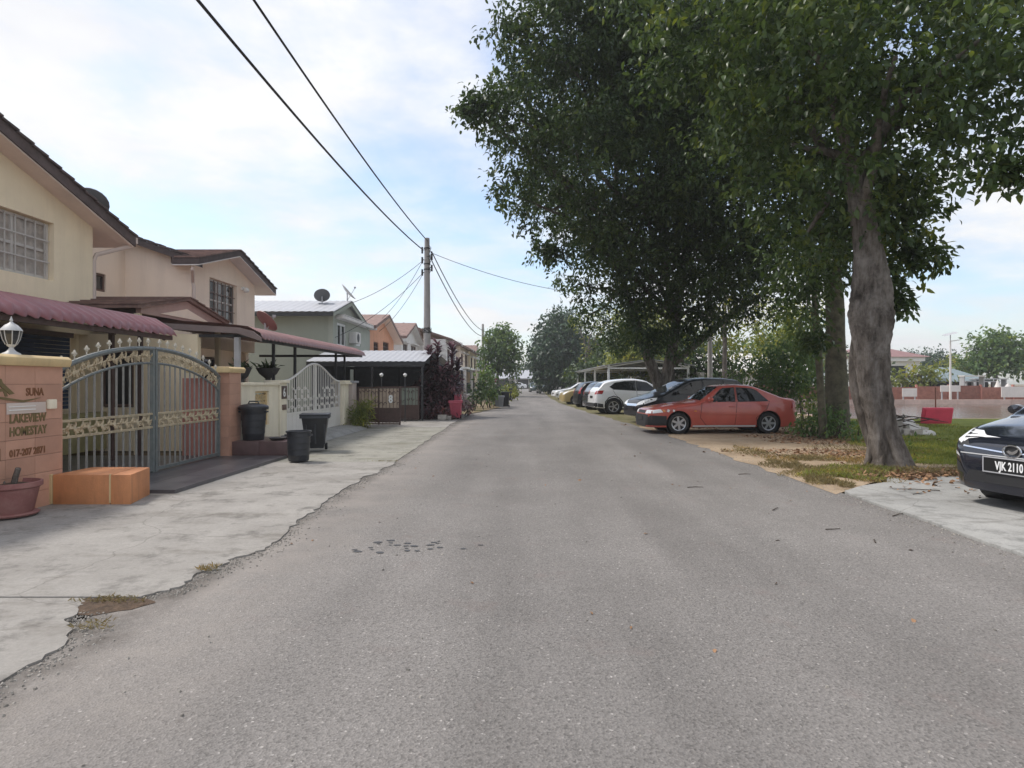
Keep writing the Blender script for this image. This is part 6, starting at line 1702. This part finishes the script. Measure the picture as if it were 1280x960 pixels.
ti_plant('tall dark purple cane plant with spiky tops growing by the pole', [(-3.75,24.6,2.75),(-3.45,24.9,2.95),(-3.6,25.2,2.2),(-3.25,24.4,1.8),(-3.85,24.2,1.7),(-3.4,24.1,1.5),(-4.05,24.3,1.3),(-3.95,24.9,2.0),(-3.7,23.9,1.2),(-3.2,25.1,2.0)])
ti_plant('second dark purple cane plant nearer to the pink bin', [(-2.95,25.6,2.9),(-2.75,25.9,2.3),(-3.05,25.1,1.9),(-2.8,25.3,1.6),(-3.1,25.9,2.1),(-2.9,24.9,1.3)])
shrub('round dark purple bush at the foot of the cane plants', [blob(543,505,24.2,22), blob(533,490,24.4,19), blob(556,490,24.6,22), blob(552,515,23.8,15), blob(534,512,24,15), blob(545,475,24.6,18,.7)], 95, 'leaf_purple', 0.12, 0.22, group='purple leaved shrubs', spread=0.18)
shrub('bush with white and maroon leaves behind the pink bin', [blob(565,490,25.8,14,.8), blob(575,500,26,14,.8), blob(560,475,26,11,.6)], 70, 'leaf_white', 0.12, 0.2, group='purple leaved shrubs', spread=0.18)
shrub('maroon low bush right of the pink bin', [blob(583,510,26.5,9), blob(577,505,27,9)], 95, 'leaf_purple', 0.1, 0.18, group='purple leaved shrubs')
shrub('yellow green tuft before the brick coloured gate post', [blob(451,515,19.3,12), blob(449,525,19.1,11), blob(455,508,19.4,10,.8)], 420, 'leaf_light', 0.10, 0.22, 'blade', 0.16)
hedge = [('leafy green shrub past the maroon bush', [blob(596,492,31,12), blob(590,503,31,10), blob(603,482,32,11)], 'leaf_dark'),
         ('tall fresh green shrub in the far hedge', [blob(606,470,34,14), blob(610,490,34,15), blob(603,455,35,9,.6)], 'leaf_fresh'),
         ('shrub with a few pink flowers in the far hedge', [blob(618,488,37,13), blob(622,500,36.5,10), blob(615,475,38,10,.7)], 'leaf_dark'),
         ('low bush behind the pale grey bin', [blob(630,495,41,9), blob(634,488,43,8)], 'leaf_light'),
         ('yellowish bush farther along the far hedge', [blob(638,488,50,9), blob(640,494,49,7)], 'leaf_light'),
         ('dark bush at the end of the far hedge', [blob(644,487,60,8), blob(641,480,62,8)], 'leaf_dark')]
for lab, bl, m in hedge: shrub(lab, bl, 40, m, 0.14, 0.26, group='plants in the far hedge', spread=0.22)
t = thing('flowering_plant', 'pink flowering plant in the far hedge', 'plant', (-1.9, 37.4, 0), 'plants in the far hedge')
crown(t, [blob(612,483,37.4,8,.2), blob(622,478,37.4,6,.2)], 50, 'leaf_pink', 0.08, 0.14, 'diamond', 0.9, per=3, name='flowers')
crown(t, [blob(614,488,37.4,9,.6), blob(621,484,37.4,8,.6)], 50, 'leaf_fresh', 0.12, 0.2, 'leaf', name='foliage')
simple_tree('slim fresh green tree on the left road edge', -2.6, 62, 0.11, 4.0, [blob(626,430,62,24), blob(640,445,62,17), blob(612,440,62,15), blob(628,414,62,13,.7), blob(645,425,62,10,.6), blob(622,455,62,18), blob(640,462,62,12,.6), blob(606,425,62,9,.5)], 22, 'leaf_fresh', 0.28, 0.48, spread=0.35, group=None)
for k, (x, y, lab) in enumerate(((-15, 160, 'far dark tree behind the end house on the cream side'), (3, 168, 'far tree rising over the end house roof'), (22, 165, 'far broad tree behind the end house on the lake side'), (-40, 170, 'far tree beyond the row of houses'))):
    simple_tree(lab, x, y, 0.3, 3, [(x,y,4.2,4,4,2.8), (x+3,y,3.6,3.5,3,2.2), (x-3.5,y+1,3.4,3.5,3,2.4)], 3.2, 'leaf_blue', 0.6, 1.0, spread=0.8, group='far trees')

# ================================================================ right-hand background
# white steel frame carport
cw = thing('carport', 'open carport with white steel frame and low sheet roof over the verge', 'carport', (7.5, 46, 0))
for y in (36.5, 43.5, 50.5, 57.5):
    for x in (4.95, 9.6): MB().box(x-.06,x+.06,y-.06,y+.06,0,2.2).build('post', 'white', cw)
    MB().box(4.9,9.65,y-.05,y+.05,2.2,2.30).build('beam', 'white', cw)
    MB().prism([(4.9,2.30),(7.3,2.66),(9.65,2.30),(9.65,2.36),(7.3,2.72),(4.9,2.36)], 'y', y-.04, y+.04).build('rafter', 'white', cw)
MB().box(4.88,5.02,36.4,57.6,2.30,2.42).build('eave_beam', 'white', cw); MB().box(9.54,9.68,36.4,57.6,2.30,2.42).build('eave_beam', 'white', cw)
def xslope(parent, x0, z0, x1, z1, y0, y1, m):
    n = 7
    for k in range(n):
        a = y0+(y1-y0)*k/n; b = y0+(y1-y0)*(k+1)/n
        MB().prism([(x0,z0),(x1,z1),(x1,z1+.03),(x0,z0+.03)], 'y', a+.01, b-.01).build('roof_sheet', m, parent)
xslope(cw, 4.7, 2.40, 7.3, 2.75, 36.2, 57.8, 'metal_roof'); xslope(cw, 9.9, 2.40, 7.3, 2.75, 36.2, 57.8, 'metal_roof')
tag(MB().box(10.2,10.4,36,60,0,2.0).build('back_wall', 'pole_concrete'), 'grey wall behind the white frame carport', 'wall')
# slim pole, sign, short post by the cars
lp = thing('lamp_pole', 'slim pale concrete pole behind the black people carrier', 'pole', (8.05, 27.0, 0), None)
MB().lathe((8.05,27.0,0), [(0.13,0),(0.09,4.0),(0.075,7.0)], 12).build('shaft', 'pole_concrete', lp, smooth=True)
MB().tube([(8.05,27,6.9),(7.6,26.8,7.3),(6.9,26.5,7.4)], 0.03, 6).build('arm', 'steel_grey', lp)
sg_ = thing('small_sign', 'small white sign box on a stake by the slim pole', 'sign', (7.85, 26.3, 0))
MB().tube([(7.85,26.3,0),(7.85,26.3,1.3)], 0.025, 6).build('stake', 'steel_grey', sg_)
MB().box(7.62,8.02,26.24,26.28,1.28,1.62).build('board', 'white', sg_)
text_mesh('lettering', '01', 0.22, 'iron_dark', sg_, (7.67,26.235,1.37), (1,0,0), (0,0,1), 0.002, bold=0.004)
ps = thing('short_post', 'short pale steel post with bent head beside the white crossover', 'post', (6.55, 31.0, 0))
MB().box(6.48,6.62,30.95,31.05,0,2.0).box(6.40,6.62,30.94,31.06,1.9,2.02).build('post', 'coping', ps)
# white house glimpsed between leaves
gh = thing('white_house', 'white bungalow glimpsed behind the bush and the slim pole', 'house', (19, 58, 0))
w_ = MB(); wall(w_, 'y', 56, 0.3, 15, 25, 0, 2.6, [(16,17.2,0.6,2.1),(18.5,19.7,0,2.1),(21,23,0.8,2.1)]); w_.build('wall', 'white', gh)
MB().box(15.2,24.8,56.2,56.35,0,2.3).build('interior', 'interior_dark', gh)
MB().prism([(55,2.5),(60,4.2),(65,2.5),(65,2.35),(60,4.0),(55,2.35)], 'x', 14.4, 25.6).build('roof', 'offwhite', gh)
# low far wall and foliage that closes the view on the right of the cars
for k, (x, y, lab) in enumerate(((14, 66, 'dense green tree behind the white bungalow'), (20, 74, 'second dense tree over the white bungalow roof'), (27, 66, 'tree between the white bungalow and the pond'), (9.5, 90, 'tall tree behind the thin see-through tree'))):
    simple_tree(lab, x, y, 0.25, 3.5, [(x,y,5.0,3.6,3,3.0), (x+2.6,y,4.0,3,3,2.4), (x-2.8,y,4.0,3,3,2.4), (x,y-1,2.6,4,2,2)], 5, ['leaf_dark','leaf_dark','leaf_fresh','leaf_dark'][k], 0.4, 0.65, spread=0.55, group='trees round the pond')
# far bank of the pond
fb = thing('retaining_wall', 'pinkish concrete retaining wall along the far bank of the pond', 'wall', (42, 46.1, 0))
for k in range(16): MB().box(PX0-.1+k*3.92, PX0-.1+k*3.92+3.9, 46.0, 46.3, -0.8, 0.15).build('panel', 'bank_wall', fb)
ff = thing('brick_fence', 'brick red mesh fence beyond the pond', 'fence', (42, 48.5, 0))
for k in range(24):
    x = 13+2.5*k
    MB().box(x+.06,x+2.44,48.47,48.53,0.05,1.05+.06*(k%3)).build('panel', 'brick_far', ff); MB().box(x-.06,x+.06,48.42,48.58,0,1.25).build('post', 'pink_render', ff)
for k, (px, w, z0, z1, lab) in enumerate(((1137,.55,0.35,0.98,'white board on the retaining wall near the big trunk'), (1275,1.4,0.3,1.1,'long white board on the retaining wall across the pond'), (1188,.75,0.72,1.2,'pinkish white notice board at the foot of the solar lamp'))):
    x = (px-655)/F*47; t = thing('notice_board', lab, 'board', (x, 47, 0), 'boards across the pond')
    MB().box(x-w,x+w,46.98,47.03,z0,z1).build('board', 'offwhite', t)
    for s in (-.8, .8): MB().box(x+s*w-.04,x+s*w+.04,47.03,47.1,0,z1-.05).build('leg', 'steel_grey', t)
x = (1188-655)/F*46.8
sl_ = thing('solar_lamp', 'slim solar street lamp across the pond', 'street lamp', (x, 46.8, 0))
MB().lathe((x,46.8,0), [(0.09,0),(0.05,4.6)], 10).build('pole', 'offwhite', sl_, smooth=True)
MB().obox((x-.1,46.7,5.05), (0.5,0,.12), (0,.02,.0), (-.02,0.18,.06)).build('solar_panel', 'steel_grey', sl_)
MB().obox((x+.25,46.6,4.55), (0.32,0,.05), (0,.09,0), (0,0,.03)).build('lamp_head', 'offwhite', sl_)
MB().tube([(x,46.8,4.5),(x,46.8,5.0)], 0.03, 6).build('bracket', 'steel_grey', sl_)
x = (1118-655)/F*82
rh = thing('red_roof_house', 'white two storey house with dull red roof far across the pond', 'house', (x, 84, 0))
w_ = MB(); wall(w_, 'y', 82, 0.3, x-6, x+3.4, 0, 4.4, [(x-5,x-3.4,1.9,3.6),(x-2.8,x-1.2,1.9,3.6),(x-.4,x+1.6,1.9,3.6)]); w_.build('wall', 'white', rh)
MB().box(x-5.8,x+3.2,82.2,82.35,1.6,3.8).build('interior', 'glass_dark', rh)
MB().box(x-6.2,x+3.6,81.3,82,4.2,4.75).build('fascia', 'white', rh); MB().box(x-6,x+3.4,81.2,82,1.4,1.6).build('balcony', 'white', rh)
MB().add([(x-7,81,4.75),(x+4.2,81,4.75),(x+4.2,90,4.75),(x-7,90,4.75),(x-2.5,85.5,6.4),(x-.5,85.5,6.4)], [(0,1,5,4),(1,2,5),(2,3,4,5),(3,0,4),(3,2,1,0)]).build('roof', 'maroon2', rh)
x = (1190-655)/F*62
th_ = thing('teal_hut', 'low hut with blue teal hipped roof behind the brick red fence', 'hut', (x, 63, 0))
MB().add([(x-3.2,60,1.5),(x+2.8,60,1.5),(x+2.8,66,1.5),(x-3.2,66,1.5),(x-.6,63,2.95),(x+.3,63,2.95)], [(0,1,5,4),(1,2,5),(2,3,4,5),(3,0,4),(3,2,1,0)]).build('roof', 'teal_roof', th_)
MB().box(x-2.8,x+2.4,60.4,65.6,0,1.5).build('wall', 'interior_dark', th_)
for dx_ in (-3.0,-1.0,.8,2.5): MB().box(x+dx_,x+dx_+.12,60.1,60.2,0,1.5).build('post', 'iron_brown', th_)
for k, (px, yy, w) in enumerate(((1225,58,1.6),(1236,60,1.6),(1215,57,1.0))):
    x = (px-655)/F*yy; t = thing('market_table', ['long grey table behind the brick red fence','second grey table behind the brick red fence','white table by the teal hut'][k], 'table', (x, yy, 0), 'tables across the pond')
    MB().box(x-w,x+w,yy-.4,yy+.4,1.45+.25*k,1.55+.25*k).build('table_top', 'offwhite' if k == 2 else 'steel_grey', t)
    for s in (-.9,.9): MB().box(x+s*w-.05,x+s*w+.05,yy-.3,yy+.3,0,1.45+.25*k).build('leg', 'steel_grey', t)
bank_trees = [('rounded green tree right across the pond', 1245, 66, [(1245,440,66,34),(1225,455,66,26),(1268,450,66,28),(1250,425,66,22)], 'leaf_fresh'),
    ('second rounded tree farther right across the pond', 1300, 68, [(1295,450,68,32),(1310,440,68,28)], 'leaf_fresh'),
    ('low olive tree behind the teal hut', 1205, 72, [(1205,458,72,20),(1190,464,72,16)], 'leaf_light'),
    ('yellow green shrubby tree before the red roofed house', 1150, 60, [(1150,468,60,18),(1130,474,60,14),(1170,470,60,16),(1118,478,60,10)], 'leaf_light'),
    ('hazy dark tree beyond the red roofed house', 1165, 100, [(1165,452,100,22),(1190,456,100,18),(1140,450,102,16)], 'leaf_blue'),
    ('dark tree peeping past the big trunk across the pond', 1085, 64, [(1085,450,64,24),(1070,465,64,18),(1100,468,64,12)], 'leaf_dark')]
for lab, px, yy, bl, m in bank_trees:
    simple_tree(lab, (px-655)/F*yy, yy, 0.22, 2.2, [blob(*b) for b in bl], 7, m, 0.35, 0.6, spread=0.5, group='trees round the pond')
for k, (px, yy) in enumerate(((1247,50.5),(1260,50.5))):
    x = (px-655)/F*yy
    tag(MB().lathe((x,yy,0), [(0.5,0),(0.45,0.6),(0.2,1.1),(0.0,1.7-.3*k)], 8).build('white_tent', 'offwhite', smooth=True), ['small white cone tent behind the brick red fence','lower white cone tent behind the brick red fence'][k], 'tent', 'tents across the pond')
# hills
hill = MB(); vs = []; fs = []; n = 60
for i in range(n+1):
    x = 60+340*i/n; hgt = 10 + 14*abs(math.sin(i*.21+.4)) + 5*math.sin(i*.53)
    vs += [(x, 560, -.8), (x, 600, max(3, hgt))]
for i in range(n): fs.append((2*i, 2*i+2, 2*i+3, 2*i+1))
m2 = len(vs); vs += [(x, 640, -.8) for (x, y, z) in vs[::2]]
for i in range(n): fs.append((2*i+1, 2*i+3, m2+i+1, m2+i))
mat('hill_green', (0.10, 0.13, 0.09), 0.95, var=0.3, vscale=0.05)
o = hill.add(vs, fs).build('hills', 'hill_green', smooth=True); o['kind'] = 'structure'

# red board, pole and rubble heap on the lawn
x = (1171-655)/F*20.5
rbd = thing('red_board', 'red plastic board propped on a thin pole at the pond edge', 'board', (x, 20.5, 0))
MB().obox((x,20.5,0.33), (0.50,0,0), (0,.03,.01), (0.0,-.06,0.26)).build('board', 'red_board', rbd, bevel=0.01)
MB().obox((x+.0,20.44,0.33), (0.42,0,0), (0,.006,.001), (0.0,-.045,0.20)).build('board_face', 'red_board', rbd)
MB().tube([(x,20.56,0),(x,20.56,1.25)], 0.022, 6).build('pole', 'brick_far', rbd)
rub = thing('rubble_heap', 'heap of broken concrete and dead branches on the lawn', 'rubble', (10.2, 17.2, 0))
rr = random.Random(4)
for k in range(46):
    a = rr.random()*6.28; d_ = rr.random()**.6; cx_, cy_ = 10.35+.95*d_*math.cos(a), 17.3+.7*d_*math.sin(a); s = rr.uniform(.06,.2)*(1.15-.5*d_)
    c_ = Vector((cx_, cy_, max(.03, .34*(1-d_)+s*.3)))
    mb = MB().obox(c_, Vector((1,.3*rr.uniform(-1,1),.3*rr.uniform(-1,1))).normalized()*s, Vector((.2*rr.uniform(-1,1),1,.3*rr.uniform(-1,1))).normalized()*s*.8, Vector((.3*rr.uniform(-1,1),.2,1)).normalized()*s*.5)
    mb.v = [tuple(Vector(v)+Vector((rr.uniform(-1,1),rr.uniform(-1,1),rr.uniform(-1,1)))*s*.18) for v in mb.v]
    mb.build('chunk', 'rubble' if rr.random() > .3 else 'offwhite', rub)
for k in range(26):
    p0 = Vector((9.9+rr.uniform(-.5,.5), 17.0+rr.uniform(-.5,.5), .2+.3*rr.random())); dr = Vector((rr.uniform(-1,1.6), rr.uniform(-1,.6), rr.uniform(-.1,.35)))*rr.uniform(.5,.9)
    MB().tube([p0, p0+dr*.5+Vector((0,0,.08)), p0+dr], [0.018,0.013,0.005], 5).build('branch', 'twig', rub)
crown(rub, [(9.75,17.1,.42,.5,.4,.3,.5)], 130, 'dead_brush', 0.08, 0.16, 'diamond', 0.4, name='dead_leaves', spread=.12)

# ================================================================ small ground cover and litter
def scatter(name, label, cat, P, D, S, m, shape, aspect, droop, parent=None):
    Nn = unit(rng.normal(size=P.shape)*.5+np.array([0,0,1.0])) if shape != 'blade' else unit(rng.normal(size=P.shape)*np.array([1,1,.2]))
    o = leaf_object(name, P, D, Nn, S, MATS[m], None, shape, aspect, droop)
    return tag(o, label, cat, kind='stuff')
def patch_points(regs, n):
    out = []
    for (cx, cy, rx, ry, k) in regs:
        a = rng.random(int(n*k))*6.283; d = np.sqrt(rng.random(int(n*k)))
        d = d*(1+.3*np.sin(3*a+cx)+.2*np.sin(5*a+cy))
        out.append(np.stack([cx+rx*d*np.cos(a), cy+ry*d*np.sin(a)], 1))
    return np.concatenate(out)
# lawn blades by the pond
xy = patch_points([(9.0,13.2,2.0,2.6,1.0),(11.5,13.5,3.0,3.5,1.0),(8.0,11.8,1.3,.9,.5),(13.5,17,4,4.5,.8),(11.5,20.5,3,2,.4)], 9000)
n = len(xy); P = np.concatenate([xy, np.full((n,1), 0.008)], 1); D = rng.normal(size=(n,3))*np.array([.6,.6,0])+np.array([0,0,1.0])
scatter('grass', 'short yellow green lawn grass beside the pond', 'grass', P, D, rng.uniform(.04,.10,n), 'grass_blade', 'blade', 0.14, 0.4)
xy = patch_points([(5.0,9.6,.85,.75,1.0),(5.6,10.0,.8,.6,.8),(4.5,10.6,.35,.8,.5),(4.3,8.9,.25,.5,.5),(5.2,11.6,.6,.4,.4),(6.6,9.9,.9,.4,.5),(4.6,12.6,.4,.9,.3),(6.2,11.3,1.0,.5,.5),(7.4,13.0,1.2,.9,.5)], 3000)
n = len(xy); P = np.concatenate([xy, np.full((n,1), 0.008)], 1); D = rng.normal(size=(n,3))*np.array([.8,.8,0])+np.array([0,0,.9])
scatter('verge_grass', 'dry patchy grass on the verge before the big trunk', 'grass', P, D, rng.uniform(.03,.085,n), 'grass_dry', 'blade', 0.14, 0.4)
xy = patch_points([(4.9,9.5,.6,.5,1.0),(5.5,10.1,.6,.45,.8)], 1400)
n = len(xy); P = np.concatenate([xy, np.full((n,1), 0.008)], 1); D = rng.normal(size=(n,3))*np.array([.8,.8,0])+np.array([0,0,.9])
scatter('verge_grass', 'green grass tufts on the verge before the big trunk', 'grass', P, D, rng.uniform(.04,.10,n), 'grass_blade', 'blade', 0.14, 0.4)
# dry leaves
xy = patch_points([(7.6,15.3,2.0,1.1,1.0),(6.6,12.3,1.3,.9,.7),(5.6,9.3,.6,.35,.55),(6.4,9.6,.9,.3,.4),(8.3,17.2,1.6,1.0,.6),(5.2,12.2,1.1,1.2,.15),(5.8,20.0,2.0,1.4,.4),(7.8,9.7,1.4,.35,.25),(5.6,8.2,.9,.9,.05)], 1500)
n = len(xy); P = np.concatenate([xy, rng.uniform(.010,.035,(n,1))], 1); P[:,2] += np.where((P[:,0] > 4.1) & (P[:,1] < 9.3), .025, 0); D = rng.normal(size=(n,3))*np.array([1,1,.22])
scatter('leaf_litter', 'brown dry leaves fallen under the trees', 'leaf litter', P, D, rng.uniform(.035,.10,n), 'dead_leaf', 'leaf', 0.5, 0.15)
n = 80; xy = np.stack([rng.uniform(-2.2,4.0,n), rng.uniform(2.6,22,n)], 1); P = np.concatenate([xy, rng.uniform(.004,.01,(n,1))], 1); D = rng.normal(size=(n,3))*np.array([1,1,.1])
scatter('road_leaves', 'scattered dry leaves and bits on the asphalt', 'leaf litter', P, D, rng.uniform(.02,.06,n), 'dead_leaf', 'leaf', 0.5, 0.15)
tw = MB(); rr = random.Random(9)
for (x, y, L, a) in ((3.9,6.6,.28,.6),(2.75,6.9,.2,.9),(2.9,6.0,.16,.2),(5.3,7.95,.55,2.9),(5.7,7.6,.42,.15),(6.0,7.3,.5,.3),(3.1,5.5,.14,1.1),(4.8,7.7,.2,.5),(3.3,9.6,.2,.1),(2.2,8.4,.22,.1),(4.6,13.0,.3,.4)):
    z = .008 if x < 4.1 else .042
    tw.tube([(x,y,z),(x+.5*L*math.cos(a),y+.5*L*math.sin(a)+rr.uniform(-.03,.03),z+.004),(x+L*math.cos(a),y+L*math.sin(a),z)], [.006,.005,.003], 5)
tag(tw.build('fallen_twigs', 'twig'), 'thin dead twigs lying on the road and the concrete pad', 'twigs', kind='stuff')
# weeds and soil in the joint between slabs
xy = patch_points([(-2.37,4.70,.07,.08,.5),(-2.66,4.02,.2,.07,.7),(-2.45,11.08,.3,.02,.3),(-2.48,3.6,.1,.08,.3)], 260)
n = len(xy); P = np.concatenate([xy, np.full((n,1), 0.02)], 1); D = rng.normal(size=(n,3))*np.array([.9,.9,0])+np.array([0,0,.7])
scatter('joint_weeds', 'small weeds growing in the broken slab edge', 'weeds', P, D, rng.uniform(.015,.04,n), 'grass_dry', 'blade', 0.2, 0.4)
so = MB(); rr = random.Random(3)
so.add([(-2.66+(.27+.05*math.sin(3*a)+rr.uniform(-.03,.03))*math.cos(a), 3.97+(.15+rr.uniform(-.03,.03))*math.sin(a), .003) for a in np.linspace(0,6.0,22)] + [(-2.66,3.98,.024)], [(i, (i+1) % 22, 22) for i in range(22)])
tag(so.build('soil_patch', 'soil'), 'brown soil filling the gap between two concrete slabs', 'soil', kind='stuff')
# grit and crumbs of concrete along the broken slab edges and the verge
def grit(name, label, pts, m, lo, hi):
    v_ = []; f_ = []; r_ = random.Random(12)
    for (x, y) in pts:
        s = r_.uniform(lo, hi); z = -.002; n0 = len(v_); a0 = r_.random()*6
        v_ += [(x+s*r_.uniform(.6,1.1)*math.cos(a0+k*1.57), y+s*r_.uniform(.6,1.1)*math.sin(a0+k*1.57), z) for k in range(4)]
        v_ += [(x+s*.55*r_.uniform(.5,1.1)*math.cos(a0+k*1.57), y+s*.55*r_.uniform(.5,1.1)*math.sin(a0+k*1.57), z+s*r_.uniform(.5,.95)) for k in range(4)]
        f_ += [(n0+4,n0+5,n0+6,n0+7)] + [(n0+k, n0+(k+1)%4, n0+4+(k+1)%4, n0+4+k) for k in range(4)]
    return tag(MB().add(v_, f_).build(name, m), label, 'grit', kind='stuff')
mat('grit_grey', (0.26, 0.24, 0.215), 0.95, island=0.45)
gr_ = random.Random(21); pts = []
ee = e0 + e1
for k in range(2600):
    i = gr_.randrange(len(ee)-1); t = gr_.random(); x = ee[i][0]+(ee[i+1][0]-ee[i][0])*t; y = ee[i][1]+(ee[i+1][1]-ee[i][1])*t
    if y > 1.5: pts.append((x + abs(gr_.gauss(0, .09)) - .01, y + gr_.gauss(0, .05)))
for k in range(900): pts.append((-2.35 + abs(gr_.gauss(0, .12)), gr_.uniform(11, 28)))
grit('edge_grit', 'loose grit and crumbs along the concrete slab edge', pts, 'grit_grey', .004, .014)
pts = [(3.98 + gr_.gauss(0, .14), gr_.uniform(2.5, 20)) for k in range(1800)] + [(gr_.uniform(4.1, 8), gr_.uniform(9.5, 16.5)) for k in range(1500)] + [(gr_.uniform(-2.1, 3.9), gr_.uniform(2.2, 14)) for k in range(500)]
grit('verge_grit', 'small stones along the sandy road edge', pts, 'grit_grey', .004, .015)
# oil drips: thin irregular wet spots
mat('oil', (0.045, 0.043, 0.042), 0.5)
oi = MB(); rr = random.Random(5)
for k in range(26):
    cx_, cy_ = -1.05+rr.gauss(0,.30), 5.38+rr.gauss(0,.13); r_ = rr.uniform(.008,.034)
    oi.add([(cx_+r_*1.5*rr.uniform(.6,1.2)*math.cos(a), cy_+r_*rr.uniform(.6,1.2)*math.sin(a), .004) for a in np.linspace(0,5.6,9)], [tuple(range(9))])
tag(oi.build('oil_spots', 'oil'), 'dark oil drips on the asphalt', 'oil stain', kind='stuff')

# ================================================================ the slightly milky air
hz = MB().box(-270, 430, -50, 660, -1.9, 30).build('haze', 'white')
hm = bpy.data.materials.new('haze_air'); hm.use_nodes = True
ht = hm.node_tree; ht.nodes.clear()
ho = ht.nodes.new('ShaderNodeOutputMaterial'); hv = ht.nodes.new('ShaderNodeVolumePrincipled')
hv.inputs['Color'].default_value = (0.93, 0.95, 0.97, 1); hv.inputs['Density'].default_value = 0.0010; hv.inputs['Anisotropy'].default_value = 0.2
ht.links.new(hv.outputs[0], ho.inputs['Volume'])
hz.data.materials.clear(); hz.data.materials.append(hm); hz['kind'] = 'stuff'; hz['label'] = 'thin milky haze in the air'; hz['category'] = 'haze'
